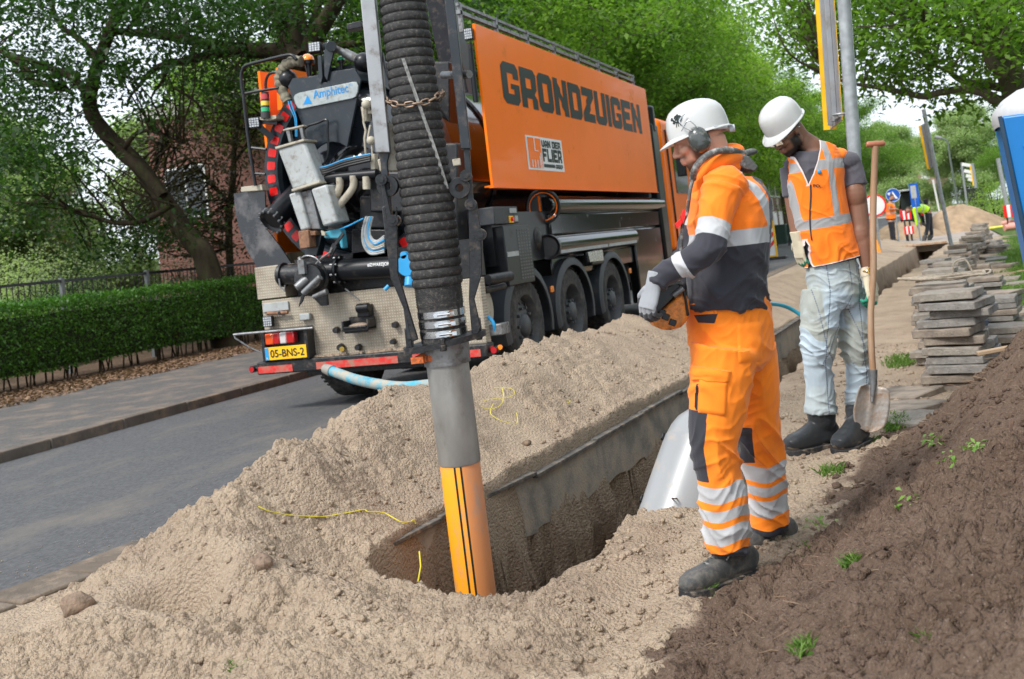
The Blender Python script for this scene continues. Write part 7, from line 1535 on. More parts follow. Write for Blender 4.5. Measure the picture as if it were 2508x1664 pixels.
P = dict(head=F3(2184, 483, Df), face=(_R0*.95-_Z*.25).normalized(), neck=F3(2179, 496, Df), chest=F3(2180, 506, Df), waist=F3(2182, 528, Df), hip=F3(2183, 538, Df), front=_R0.copy(), side=_F0.copy(), shL=F3(2179, 500, Df-.2), elL=F3(2178, 513, Df-.28), wrL=F3(2192, 512, Df-.25), haL=F3(2195, 511, Df-.2), shR=F3(2181, 500, Df+.2), elR=F3(2183, 514, Df+.26), wrR=F3(2194, 514, Df+.2), haR=F3(2197, 513, Df+.15),
         hpL=F3(2181, 543, Df-.1), knL=F3(2184, 565, Df-.1), anL=F3(2186, 590, Df-.1), hpR=F3(2184, 543, Df+.1), knR=F3(2187, 565, Df+.12), anR=F3(2189, 588, Df+.12))
P['gz'] = min(P['anL'].z, P['anR'].z)-.09
simple_person(P, 1, 'orange vested worker standing upright in front of the round blue sign', (.42, .22, .15), (.03, .02, .02), ('safety_vest', ORG, False), (.02, .02, .025), None, Df)
Dg = 39.0
P = dict(head=F3(2224, 514, Dg), face=(-_R0*.6-_Z*.8).normalized(), neck=F3(2231, 511, Dg), chest=F3(2240, 509, Dg), waist=F3(2262, 511, Dg), hip=F3(2272, 517, Dg), front=_Z.copy(), side=_F0.copy(), shL=F3(2238, 511, Dg-.2), elL=F3(2243, 532, Dg-.22), wrL=F3(2247, 552, Dg-.2), haL=F3(2249, 558, Dg-.2), shR=F3(2237, 511, Dg+.2), elR=F3(2247, 531, Dg+.2), wrR=F3(2253, 545, Dg+.15), haR=F3(2255, 550, Dg+.15),
         hpL=F3(2272, 522, Dg-.1), knL=F3(2273, 547, Dg-.12), anL=F3(2268, 576, Dg-.1), hpR=F3(2276, 522, Dg+.12), knR=F3(2279, 547, Dg+.15), anR=F3(2282, 576, Dg+.12))
P['gz'] = min(P['anL'].z, P['anR'].z)-.09
simple_person(P, 1, 'worker in a bright yellow jacket bending over with a tool', (.42, .22, .15), (.05, .03, .02), ('jacket', (.55, .95, .02), True), (.02, .022, .03), None, Dg)
# ============================================================ OBJECTS
def march(u, v, t0=2.2, t1=45):
    """where the photograph's sight line meets the terrain"""
    d = _ray(u, v); ts = np.geomspace(t0, t1, 700); X = CC.x+d.x*ts; Y = CC.y+d.y*ts; Z = CC.z+d.z*ts; h = hfun(X, Y)[0]; k = np.argmax(Z < h)
    return Vector((X[k], Y[k], h[k]))
# --- concrete edging on the left wall of the trench
edgm = mat('weathered_concrete_edge', (.27, .25, .22), .9, var=.25, vs=5, bump=.6, bs=70, dirt=(.42, .34, .26), dirt_amt=.65, dirt_s=5); edgt = mat('dark_asphalt_edge', (.10, .09, .08), .9, var=.3, vs=20, bump=.6, bs=120, dirt=(.30, .24, .18), dirt_amt=.4, dirt_s=12)
eb = empty('trench_edging', (-2.2, 8, 0)); tag(eb, 'grey concrete edging with a dark top running along the left side of the trench', 'edging')
ey_ = 4.55; pts_ = [(-2.62, 4.50), (-2.555, 5.02)]
y = 5.02
while y < 17: y += .95; pts_.append((float(XL(y))+.03, y))
for i, ((xa, ya), (xb, yb)) in enumerate(zip(pts_[:-1], pts_[1:])):
    a = Vector((xa, ya, 0)); b = Vector((xb, yb, 0)); d = (b-a).normalized(); zt_ = .03+.01*math.sin(i*2.1); q = M(); ln = []
    s = d.cross(_Z); n_ = 14
    top = [a+(b-a)*(k/n_)+_Z*(zt_) for k in range(n_+1)]; bot = [a+(b-a)*(k/n_)+_Z*(-.30-.012*math.sin(k*.9+i*2)) for k in range(n_+1)]
    q.prism(top+list(reversed(bot)), -s*.05, mi=0); q.build('slab', edgm, eb); q = M(); q.bar(a+_Z*(zt_-.008)+s*.003, b+_Z*(zt_-.008)+s*.003, .062, .022); q.build('top_edge', edgt, eb, bevel=.004)
c1_ = [(-2.80, 4.62), (-2.10, 4.30)]
# --- grey plastic pot standing in the trench
pvc = mat('grey_pvc', (.29, .30, .31), .32, var=.06, vs=3, dirt=(.42, .34, .26), dirt_amt=.22, dirt_s=9)
a = PD(1640, 1350, 5.15); b = PD(1752, 1008, 5.45); ax_ = (b-a); Lp = ax_.length; ax_.normalize(); pv = empty('grey_pipe', tuple(a)); tag(pv, 'smooth light grey plastic pipe end leaning in the trench behind the orange trousers', 'pipe')
r_ = .20; q = M(); q.lathe([(-.3, r_*1.0), (Lp*.45, r_), (Lp*.72, r_*.985), (Lp*.725, r_*.97), (Lp*.80, r_*.93), (Lp*.87, r_*.84), (Lp*.93, r_*.68), (Lp*.97, r_*.46), (Lp*.995, r_*.2), (Lp*1.0, .001)], a, ax_, 48); q.build('shell', pvc, pv, ang=25)
q = M(); sx1 = (CR-ax_*CR.dot(ax_)).normalized()
for t in (.25, .70): q.box(a+ax_*Lp*t-sx1*(r_+.004), (.014, .03, .035), Matrix((sx1, ax_.cross(sx1), ax_)).transposed())
q.build('clip', blackp, pv, bevel=.003)
# --- hoses and strings
bhm = mat('blue_hose', (.02, .30, .42), .4, var=.1, dirt=(.3, .25, .18), dirt_amt=.1)
q = M(); q.tube(smooth_path([PD(1800, 800, 6.3), PD(1850, 748, 6.6), PD(1895, 745, 6.8), PD(1930, 753, 6.9), PD(1965, 774, 6.9), PD(2010, 806, 6.8), PD(2052, 824, 6.8), PD(2080, 812, 6.9), PD(2100, 798, 7.2)], 6), .0125, 10); o = q.build('blue_hose', bhm); rebase(o, PD(1930, 753, 6.9)); tag(o, 'thin bright blue hose looping over the trench between the two workers', 'hose')
q = M(); o = q.tube(smooth_path([PD(805, 906, 8.9), PD(830, 915, 8.8), PD(870, 929, 8.6), PD(920, 940, 8.4), PD(980, 948, 8.1), PD(1040, 944, 7.9), PD(1080, 938, 7.8)], 6), .042, 14).build('discharge_hose', mat('dirty_blue_hose', (.04, .30, .42), .6, var=.15, dirt=(.40, .33, .24), dirt_amt=.75, dirt_s=9)); rebase(o, PD(920, 940, 8.4)); tag(o, 'mud covered pale blue hose lying from the truck bumper onto the sand bank', 'hose')
e_ = M().lathe([(-.06, .0), (-.06, .030), (-.05, .040), (.02, .047), (.05, .046)], PD(805, 906, 8.9), PD(830, 915, 8.8)-PD(805, 906, 8.9), 18).build('end_cap', mat('hose_cap', (.25, .23, .2), .6), o)
strm = mat('yellow_string', (.80, .68, .05), .6, var=.1)
def string(L, r_, lb, n=5, off=.008, cat='string'):
    P_ = []; pts = []
    for i in range(len(L)-1):
        for k in range(n): t = k/n; pts.append((L[i][0]*(1-t)+L[i+1][0]*t, L[i][1]*(1-t)+L[i+1][1]*t))
    pts.append(L[-1]); ws = [march(u, v)+Vector((0, 0, off)) for u, v in pts]; ws = [(ws[max(i-1, 0)]+ws[i]*2+ws[min(i+1, len(ws)-1)])/4 for i in range(len(ws))]; ws = [(ws[max(i-2, 0)]+ws[max(i-1, 0)]+ws[i]+ws[min(i+1, len(ws)-1)]+ws[min(i+2, len(ws)-1)])/5+Vector((0, 0, .016)) for i in range(len(ws))]; o = M().tube(ws, r_, 5).build('yellow_string', strm); rebase(o, ws[0]); tag(o, lb, cat); return o
string([(630, 1257), (665, 1272), (720, 1280), (790, 1288), (850, 1275), (895, 1261), (900, 1270), (940, 1268), (975, 1290), (1005, 1315), (1020, 1335), (1027, 1355)], .0028, 'long yellow string lying on the sand bank left of the pipe')
a0, a1 = PD(1027, 1350, 4.75), PD(1024, 1424, 4.70); o = M().tube([a0, a0.lerp(a1, .5)+Vector((.01, 0, 0)), a1], .0032, 5).build('yellow_string', strm); rebase(o, a0); tag(o, 'yellow string end hanging into the trench beside the pipe', 'string')
for L_, lb in (([(1200, 965), (1262, 962), (1265, 985), (1210, 990), (1180, 995)], 'yellow tangled string on the sand, top loop'), ([(1230, 955), (1240, 1005), (1200, 1020), (1175, 1005)], 'yellow tangled string on the sand, left loop'), ([(1215, 1000), (1195, 1025), (1220, 1040), (1260, 1055), (1272, 1050), (1265, 1020)], 'yellow tangled string on the sand, lower loop'), ([(1385, 993), (1395, 990), (1400, 998), (1390, 1000)], 'small curl of yellow string high on the sand bank')): string(L_, .0019, lb, 4, .012)
# --- stones, clods, roots
def rock(p, r, seed, m, name, lb, cat='stone'):
    q = M().ball(p, r, Matrix.Rotation(seed*1.7, 3, 'Z'), 20, 12); P_ = np.array([tuple(v) for v in q.v]); c = np.array(p); d = P_-c; n = fbm(d[:, 0]*30/ (r[0]*20)+seed*3, d[:, 1]*30/(r[0]*20)+d[:, 2]*20, 4, seed); P_ = c+d*(1+.45*n[:, None]); q.v = [tuple(x) for x in P_]; o = q.build(name, m); rebase(o, p); tag(o, lb, cat, None); return o
clodm = mat('dark_clod', (.22, .155, .11), .95, var=.35, vs=30, bump=1, bs=70); stonem = mat('field_stone', (.15, .11, .09), .85, var=.3, vs=25, bump=.6, bs=60)
for i, (u, v, r_, lb) in enumerate(((192, 1500, .065, 'large dark sand clod at the lower left of the bank'), (155, 1556, .045, 'smaller sand clod below the large one at lower left'), (640, 1392, .05, 'brown clod on the sand above the dark hollow'), (585, 1550, .03, 'small brown clod on the sand at bottom left of centre'), (265, 1407, .03, 'small clod at the foot of the bank by the kerb'), (110, 1452, .035, 'clod lying on the road side of the sand at left'), (1290, 1090, .03, 'pale clod on the bank right of the pipe'))):
    p = march(u, v); rock(p+Vector((0, 0, r_*.3)), (r_, r_*.85, r_*.75), i+2, clodm, 'clod', lb, 'clod')
for i, (u, v, r_, lb) in enumerate(((2402, 1373, .045, 'round grey stone beside the bent root on the topsoil heap'), (2320, 1308, .04, 'brown stone on the topsoil heap above the bent root'), (2455, 1215, .035, 'stone high on the right of the topsoil heap'), (2290, 1540, .032, 'flat stone low on the topsoil heap'), (2375, 1600, .025, 'stone near the bottom of the topsoil heap'), (2425, 1625, .035, 'large stone at the bottom right of the topsoil heap'), (2430, 1515, .03, 'long brown stone at the right of the topsoil heap'), (2482, 1522, .022, 'pale stone at the right edge of the topsoil heap'), (2240, 1228, .025, 'small pale stone on the ridge of the topsoil heap'))):
    p = march(u, v); rock(p+Vector((0, 0, -r_*.1)), (r_*1.2, r_, r_*.5), i+20, stonem if i != 7 else mat('pale_stone', (.42, .33, .24), .8), 'stone', lb, 'stone')
rootm = mat('root_bark', (.10, .055, .035), .9, var=.3, vs=30, bump=.5, bs=60); rootl = mat('peeled_root', (.36, .20, .09), .8, var=.3, vs=20)
for L_, r_, m_, lb in (([(2480, 1045), (2472, 1085), (2455, 1120), (2447, 1160), (2440, 1185)], .011, rootm, 'long dark root lying down the topsoil heap at right'), ([(2288, 1068), (2278, 1088), (2260, 1100), (2240, 1112)], .009, rootm, 'short dark root near the top of the topsoil heap'), ([(2365, 1322), (2352, 1332), (2358, 1355), (2374, 1380)], .012, rootl, 'bent orange brown root beside the grey stone'), ([(1590, 1205), (1610, 1210), (1640, 1222), (1665, 1226)], .006, rootm, 'thin twig on the sand at the trench rim'), ([(1905, 1220), (1960, 1245), (1990, 1238)], .006, rootm, 'thin root at the foot of the topsoil heap'), ([(2300, 1250), (2340, 1235), (2360, 1225)], .005, rootm, 'thin root across the middle of the topsoil heap')):
    P_ = [march(u, v)+Vector((0, 0, r_*.9)) for u, v in L_]; o = M().tube(smooth_path(P_, 4), [r_*(1-.5*i/(4*(len(P_)-1))) for i in range(4*(len(P_)-1)+1)], 8).build('root', m_); rebase(o, P_[0]); tag(o, lb, 'root')
# fine roots and crumbs of the heap: nobody could count them
q = M(); rr = random.Random(5)
for _ in range(1300):
    x = rr.uniform(-.9, 1.6); yy = rr.uniform(2.9, 8.2)
    if x < float(XD(yy))+.1: continue
    z = ground_z(x, yy)+.006; a = rr.uniform(0, 6.28); l = rr.uniform(.02, .09); p = Vector((x, yy, z)); e = p+Vector((math.cos(a)*l, math.sin(a)*l, rr.uniform(-.01, .02))); q.tube([p, p.lerp(e, .5)+Vector((rr.gauss(0, .01), rr.gauss(0, .01), .006)), e], [.0014, .0016, .0008], 4, caps=False, mi=0 if rr.random() < .5 else 1)
o = q.build('fine_roots', [mat('fine_root', (.20, .12, .08), .9), mat('straw', (.24, .165, .105), .9)]); tag(o, 'fine roots and bits of straw scattered over the topsoil heap', 'roots', None, 'stuff')
# crumbs: loose pebbles of sand over the near ground
def crumbs(name, n, region, m, rmin, rmax, lb, seed, dens=None, zc=None):
    r = np.random.default_rng(seed); X = r.uniform(region[0], region[1], n*3); Y = region[2]*(region[3]/region[2])**r.random(n*3); H, I, D, xl_, xr_ = hfun(X, Y); H = H if zc is None else np.full_like(H, zc); k = dens(X, Y, H, I, D, xl_, xr_) & (r.random(n*3) < .9); X, Y, H, D = X[k][:n], Y[k][:n], H[k][:n], D[k][:n]; n = len(X)
    R_ = rmin*(rmax/rmin)**(r.random(n)**2.4); t = (1+5**.5)/2; ico = np.array([(-1, t, 0), (1, t, 0), (-1, -t, 0), (1, -t, 0), (0, -1, t), (0, 1, t), (0, -1, -t), (0, 1, -t), (t, 0, -1), (t, 0, 1), (-t, 0, -1), (-t, 0, 1)])/1.9
    F = np.array([(0, 11, 5), (0, 5, 1), (0, 1, 7), (0, 7, 10), (0, 10, 11), (1, 5, 9), (5, 11, 4), (11, 10, 2), (10, 7, 6), (7, 1, 8), (3, 9, 4), (3, 4, 2), (3, 2, 6), (3, 6, 8), (3, 8, 9), (4, 9, 5), (2, 4, 11), (6, 2, 10), (8, 6, 7), (9, 8, 1)])
    V_ = ico[None]*R_[:, None, None]*r.uniform(.6, 1.25, (n, 12, 1)); V_[:, :, 2] *= .75; V_ += np.stack([X, Y, H+R_*.35], 1)[:, None, :]
    Q_ = (F[None]+(np.arange(n)*12)[:, None, None]).reshape(-1, 3); A_ = {'soil': np.repeat((D > -.05).astype(float), 12), 'wet': np.zeros(n*12), 'grassy': np.zeros(n*12)}
    o = np_mesh(name, V_.reshape(-1, 3), Q_, m, A_); tag(o, lb, 'crumbs', None, 'stuff'); return o
crumbs('sand_crumbs', 26000, (-4.4, -.2, 2.5, 11), SOIL, .003, .024, 'loose crumbs of sand scattered over the bank and the trench rim', 3, lambda X, Y, H, I, D, a, b: (I < 0) & (D < 0) & (X > XC(Y)-1.15) & (vn(X*2.3, Y*2.3, 77)+.35*vn(X*9, Y*9, 7) > .55))
crumbs('soil_crumbs', 24000, (-1.2, 2.2, 2.0, 8.4), SOIL, .003, .028, 'loose crumbs of dark soil scattered over the topsoil heap', 4, lambda X, Y, H, I, D, a, b: (D > -.12))
crumbs('road_grit', 3500, (-6.4, -4.1, 3.2, 14), SOIL, .0015, .006, 'spilled sand grit on the road beside the kerb', 6, lambda X, Y, H, I, D, a, b: (np.random.default_rng(1).random(len(X)) < np.exp(-np.maximum(-4.3-X, 0)/.25)) & (vn(X*3, Y*1.2, 5) > .4), zc=-.028)
# --- grass
def grass(name, C, ln, m, seed, lb, kind=None, wd=.0035):
    r = np.random.default_rng(seed); n = len(C); a = r.uniform(0, 2*PI, n); s = np.stack([np.cos(a), np.sin(a), 0*a], 1)*wd; lean = np.stack([r.normal(0, .35, n), r.normal(0, .35, n), np.ones(n)], 1)*(ln*r.uniform(.5, 1.3, n))[:, None]
    b2 = lean*np.array([1.8, 1.8, .95]); V_ = np.stack([C-s, C+s, C+lean*.55+s*.8, C+b2, C+lean*.55-s*.8], 1).reshape(-1, 3); Q_ = np.arange(5*n).reshape(n, 5); o = np_mesh(name, V_, Q_, m, {'rnd': np.repeat(np.clip(r.normal(.5, .25, n), 0, 1), 5)}); o.data.polygons.foreach_set('use_smooth', np.zeros(n, bool))
    tag(o, lb, 'grass', None, kind); return o
gm = leaf_mat('grass_blade', (.05, .12, .018), (.20, .32, .07), .3)
def patch_pts(specs, seed):
    r = random.Random(seed); out = []
    for u, v, ru, rv, n in specs:
        c = march(u, v); 
        for _ in range(n):
            a = r.uniform(0, 6.28); k = r.random()**.6; p = march(u+ru*k*math.cos(a), v+rv*k*math.sin(a)) if n <= 40 else None
            if p is None: x = c.x+ru*k*math.cos(a)/2650*c.y*1.0; yy = c.y+rv*k*math.sin(a)/2650*c.y*3.5; p = Vector((x, yy, ground_z(x, yy)))
            out.append((p.x, p.y, p.z))
    return np.array(out)
gl_ = [((2445, 800, 44, 30, 500), .05, 'grass patch right of the nearest tile stack'), ((2470, 735, 40, 24, 400), .05, 'grass patch behind the flat loose tiles at the right'), ((2037, 1160, 30, 10, 130), .042, 'bright green grass tuft on the sand below the shovel'), ((1738, 1455, 18, 7, 70), .04, 'small grass tuft beside the toe of the grey boot'), ((2205, 890, 40, 26, 500), .045, 'grass patch left of the nearest tile stack'), ((2190, 1042, 34, 26, 420), .045, 'grass patch in front of the loose tiles beside the shovel'), ((2125, 1090, 26, 10, 200), .04, 'short grass beside the right rubber boot'), ((2085, 1387, 20, 10, 90), .035, 'few grass blades on the ridge of the topsoil heap'), ((570, 1655, 26, 6, 60), .035, 'grass tuft at the bottom edge of the sand'), ((1985, 1355, 14, 20, 80), .035, 'few grass blades where sand meets topsoil'), ((2415, 1530, 14, 6, 60), .035, 'few grass blades low on the right of the heap'), ((2275, 1600, 10, 10, 50), .04, 'few grass blades at the bottom of the heap'), ((1965, 1600, 26, 14, 120), .035, 'grass roots at the bottom of the heap beside the path'), ((2400, 915, 40, 8, 120), .04, 'grass between the tile stack and the topsoil heap')]
for i, (s_, ln, lb) in enumerate(gl_): o = grass('grass_tuft', patch_pts([s_], i), ln, gm, i, lb)
weedm = leaf_mat('weed_leaf', (.10, .24, .03), (.28, .42, .10), .3)
for i, (u, v, lb) in enumerate(((2292, 1093, 'pale green weed near the top of the topsoil heap'), (2390, 1108, 'weed with yellowish stem on the topsoil heap'), (2375, 1175, 'largest weed lying on the topsoil heap'), (2335, 1148, 'small dark weed on the topsoil heap'), (1998, 1298, 'weed at the foot of the topsoil heap'), (2240, 1248, 'tiny weed on the heap ridge'))):
    c = march(u, v); r = np.random.default_rng(i+60); C_ = np.array(c)+r.normal(size=(26 if i < 4 else 14, 3))*np.array([.035, .04, .012])+np.array([0, 0, .02]); me = leaves_mesh('leaves', C_-np.array(c), .036, .017, weedm, i, flat=1.0); root = empty('weed', tuple(c)); link_obj('leaves', me, root); q = M()
    for j in range(4): a = r.uniform(0, 6.28); q.tube([c, c+Vector((math.cos(a)*.03, math.sin(a)*.03, .02)), c+Vector((math.cos(a)*.07, math.sin(a)*.07, .015))], .002, 5)
    q.build('stem', mat('weed_stem', (.30, .34, .14), .7) if i == 0 else bpy.data.materials['weed_stem'], root); tag(root, lb, 'weed')
r = np.random.default_rng(77); N_ = 90000; X = r.uniform(.3, 4.1, N_); Y = 7.8*(34/7.8)**r.random(N_); H, I, D, *_r = hfun(X, Y)
ga = (X-np.interp(Y, [7, 8.5, 10, 12, 18, 25, 33], [1.2, .46, .50, .45, .66, 1.0, 1.6])+.5*fbm(X*2, Y*2, 3, 71) > .12) & (D < .1); C_ = np.stack([X, Y, H], 1)[ga]; grass('lawn_grass', C_, .055, gm, 7, 'short green lawn grass right of the long row of tile stacks', 'stuff', wd=.006)
# --- paving tiles
tilm = [mat('tile_concrete_%s' % n_, c_, .92, var=.25, vs=9, bump=.8, bs=55, dirt=d_, dirt_amt=.55, dirt_s=8) for n_, c_, d_ in (('pale', (.29, .26, .22), (.17, .13, .10)), ('brown', (.22, .18, .145), (.33, .27, .21)), ('grey', (.25, .235, .215), (.13, .10, .08)))]
def tile_mesh(seed, m):
    r = random.Random(seed); b = bmesh.new(); bmesh.ops.create_cube(b, size=1); bmesh.ops.scale(b, vec=(.38, .38, .055), verts=b.verts); bmesh.ops.bevel(b, geom=b.edges[:], offset=.006, segments=1, affect='EDGES'); bmesh.ops.subdivide_edges(b, edges=b.edges[:], cuts=3, use_grid_fill=True)
    for v in b.verts: n = mnoise.noise(v.co*9+Vector((seed*7, 0, 0)))*.007+mnoise.noise(v.co*28)*.0035; v.co += v.normal*n
    me = bpy.data.meshes.new('paving_tile'); b.to_mesh(me); b.free(); me.materials.append(m); me.shade_smooth(); me.set_sharp_from_angle(angle=rad(40)); return me
tmesh = [tile_mesh(i, tilm[i % 3]) for i in range(6)]; rt = random.Random(9); ntile = 0
def tile(p, rz, tx=0, ty=0, lb=None, grp=None, s=1.0):
    global ntile
    o = bpy.data.objects.new('paving_tile', tmesh[rt.randrange(6)]); COL.objects.link(o); o.location = p; o.rotation_euler = (tx, ty, rz); o.scale = (s, s, 1); tag(o, lb, 'paving tile', grp); ntile += 1; return o
def stack(x, y, n, rz, lb, grp, top=None, jit=.03, z0=None):
    z = (ground_z(x, y) if z0 is None else z0)+.03; dx = dy = 0
    for i in range(n):
        dx += rt.gauss(0, jit*.5); dy += rt.gauss(0, jit*.5); dx *= .8; dy *= .8
        o = tile((x+dx+rt.gauss(0, jit*.6), y+dy+rt.gauss(0, jit*.6), z), rz+rt.gauss(0, .07), rt.gauss(0, .012), rt.gauss(0, .012), top if (top and i == n-1) else lb, grp); z += .0585+rt.uniform(0, .004)
    return z
ns = PZ(2285, 955, .02); ns = Vector((.02, 7.95, 0)); zt1 = stack(ns.x, ns.y, 11, rad(-14), 'grey concrete paving tile in the nearest leaning stack', 'tiles of the nearest stack', 'topmost pale paving tile of the nearest stack', .035)
rowl = 'weathered paving tile in the long row of stacks running down the street'; zst = []
y = 8.75; i = 0; posr = []
def ordw(k): return ['first', 'second', 'third', 'fourth', 'fifth', 'sixth', 'seventh', 'eighth', 'ninth', 'tenth', 'eleventh', 'twelfth', 'thirteenth', 'fourteenth', 'fifteenth', 'sixteenth', 'seventeenth', 'eighteenth', 'nineteenth', 'twentieth', 'twenty first', 'twenty second', 'twenty third', 'twenty fourth', 'twenty fifth', 'twenty sixth', 'twenty seventh', 'twenty eighth', 'twenty ninth', 'thirtieth'][k]
while y < 36.5:
    xr_ = float(np.interp(y, [8.7, 11, 14, 18, 20, 25, 38], [.02, .0, -.05, .05, .22, .62, 1.35])); n = 11 if not posr else max(4, int(round(rt.gauss(8.5 if y < 10 else (7.5 if y < 16 else 6.5), 1.0)))); posr.append((xr_, y)); on_ = ordw(len(posr)+1); z_ = stack(xr_+rt.gauss(0, .05), y, n, rad(-14)+rt.gauss(0, .15), 'weathered paving tile in the %s stack from the front of the row' % on_, 'tiles of the %s stack' % on_, 'topmost tile of the %s stack from the front of the row' % on_, .06); zst.append(z_)
    if y < 30 and i % 2 == 1: stack(xr_+.45+rt.gauss(0, .06), y+.1, max(1, n-rt.randrange(3, 6)), rad(-14)+rt.gauss(0, .3), 'paving tile in the low side pile right of the %s stack' % on_, 'tiles of the side pile by the %s stack' % on_, None, .07)
    y += .62 if y < 13 else .70+.05*(y-13); i += 1
for k, (u, v, rz, tx, lb) in enumerate(((2215, 968, -.25, .03, 'loose tile on the grass left of the nearest stack, upper one'), (2222, 1000, -.3, -.02, 'loose tile lying beside the shovel, middle one'), (2228, 1030, -.2, .02, 'loose pale tile half buried beside the shovel, lowest one'), (2430, 770, .3, .10, 'flat tile lying on the grass right of the row'), (2490, 775, .2, .02, 'tile at the right edge beside the flat one'), (2450, 815, .25, .02, 'tile leaning on the grass right of the nearest stack'), (2465, 690, .1, .03, 'grey slab on the lawn further right'), (2500, 700, .15, .0, 'pale slab at the right edge of the lawn'), (2440, 640, .1, .05, 'loose tile on the grass by the row, farther one'), (2460, 655, -.2, .0, 'second loose tile on the grass by the row'))):
    p = PZ(u, v, .08) if k < 3 else march(u, v); tile((p.x, p.y, p.z-(.0 if k < 3 else -.03)), rz-.25, tx, -.03, lb)
for k, (u, v, lb) in enumerate(((2440, 880, 'pale stick lying above the topsoil heap'), (2495, 632+40, 'weathered plank on the slab at the right edge'))):
    p = march(u, v); o = M().bar(p+Vector((-.09, .02, .03)), p+Vector((.13, .08, .05)), .035, .025).build('wood_piece', mat('stick_wood_%d' % k, (.38, .27, .17), .8, var=.2), None, bevel=.006); rebase(o, p); tag(o, lb, 'plank')
# rope and can
ropem = mat('rope', (.42, .35, .27), .9, var=.2, vs=40, bump=.6, bs=200); q = M(); rr = random.Random(12); cx_, cy_ = posr[0]; base_z = zst[0]; pts = []
for i in range(90):
    a = i*.55; R_ = .11+.06*math.sin(i*.37)+.03*rr.random(); pts.append(Vector((cx_-.02+R_*1.7*math.cos(a)+.04*math.sin(i*.11), cy_+.1+R_*math.sin(a), base_z+.0+.02*rr.random()+.02*math.sin(i*.2)**2)))
q.tube(smooth_path(pts, 3), .009, 6); q.tube(smooth_path([pts[-1], pts[-1]+Vector((.02, 0, .1)), pts[-1]+Vector((.1, 0, .12)), pts[-1]+Vector((.14, 0, .02))], 4), .007, 6)
o = q.build('rope', ropem); rebase(o, (cx_, cy_, base_z)); tag(o, 'loosely coiled beige rope on the stack behind the nearest one', 'rope')
ic = min(range(len(posr)), key=lambda i: abs(posr[i][1]-10.2)); p = Vector((posr[ic][0]+.14, posr[ic][1], zst[ic]-.02)); cn = empty('drink_carton', tuple(p)); tag(cn, 'small blue and white carton standing on the row of tile stacks', 'carton'); M().box(p+Vector((0, 0, .06)), (.05, .045, .12)).build('box', mat('carton_blue', (.04, .20, .30), .5), cn, bevel=.004); M().box(p+Vector((-.026, 0, .06)), (.002, .043, .118)).box(p+Vector((0, 0, .1215)), (.048, .043, .004)).build('white_side', whitem, cn)
# --- portable toilet
tb = PY(2452, 285, 9.6); tx0 = tb.x+.0; q0 = empty('portable_toilet', (1.15, 9.9, 0)); tag(q0, 'bright blue portable toilet with a white domed roof at the right edge', 'portable toilet'); blt = mat('toilet_blue', (.0, .17, .50), .38, var=.05, vs=2)
z0_, z1_ = .05, tb.z; x0_, x1_ = .68, 1.76; sl_ = -.06; q = M()
for k, (a, b, c, d) in enumerate(((0, 1, 0, 1),)):
    vs = [(x0_+.03, 9.6, z0_), (x1_, 9.6, z0_), (x1_, 10.7, z0_), (x0_+.03, 10.7, z0_), (tx0, 9.6, z1_), (tx0+1.14, 9.6, z1_), (tx0+1.14, 10.7, z1_), (tx0, 10.7, z1_)]; q.add(vs, [(0, 1, 5, 4), (1, 2, 6, 5), (2, 3, 7, 6), (3, 0, 4, 7), (3, 2, 1, 0), (4, 5, 6, 7)])
q.build('wall', blt, q0, bevel=.02); q = M()
def tp_(t, s): return Vector((x0_+.03+(tx0-x0_-.03)*t, 9.6, z0_+(z1_-z0_)*t))+Vector((s*1.12, 0, 0))
q.bar(tp_(0, .0)+Vector((-.01, -.01, 0)), tp_(1, .0)+Vector((-.01, -.01, 0)), .03, .03); q.build('corner_strip', mat('toilet_dark', (.01, .04, .08), .5), q0); q = M()
q.prism([tp_(.08, .16)+Vector((0, -.012, 0)), tp_(.08, .95)+Vector((0, -.012, 0)), tp_(.94, .95)+Vector((0, -.012, 0)), tp_(.94, .16)+Vector((0, -.012, 0))], (0, .02, 0)); q.build('door', blt, q0, bevel=.012)
for t in (.86, .58, .54): M().bar(tp_(t, .1)+Vector((0, -.02, 0)), tp_(t+.01, .9)+Vector((0, -.02, 0)), .02, .035).build('rib', blt, q0, bevel=.008)
q = M(); n = 10; rows = [(-.03, -.07), (-.045, 0.0), (-.03, .07), (.04, .15), (.16, .22), (.34, .26), (.57, .27)]; vs = []
for e, h in rows:
    for (sx_, sy_) in [(-1, -1), (-.5, -1), (0, -1), (.5, -1), (1, -1), (1, -.5), (1, 0), (1, .5), (1, 1), (.5, 1), (0, 1), (-.5, 1), (-1, 1), (-1, .5), (-1, 0), (-1, -.5)]:
        hx, hy = .57-e, .55-e*.96; k_ = (abs(sx_)**4+abs(sy_)**4)**-.25; vs.append((tx0+.57+sx_*hx*max(k_, .0)*1.0, 10.15+sy_*hy*k_, z1_+h+.0))
q.add(vs, [(i*16+j, i*16+(j+1) % 16, (i+1)*16+(j+1) % 16, (i+1)*16+j) for i in range(6) for j in range(16)]+[tuple(6*16+j for j in range(16))]); q.build('roof', mat('toilet_roof', (.50, .51, .52), .55, var=.06, dirt=(.34, .34, .32), dirt_amt=.2, dirt_s=4, sx=(3, 3, .6)), q0, ang=50)
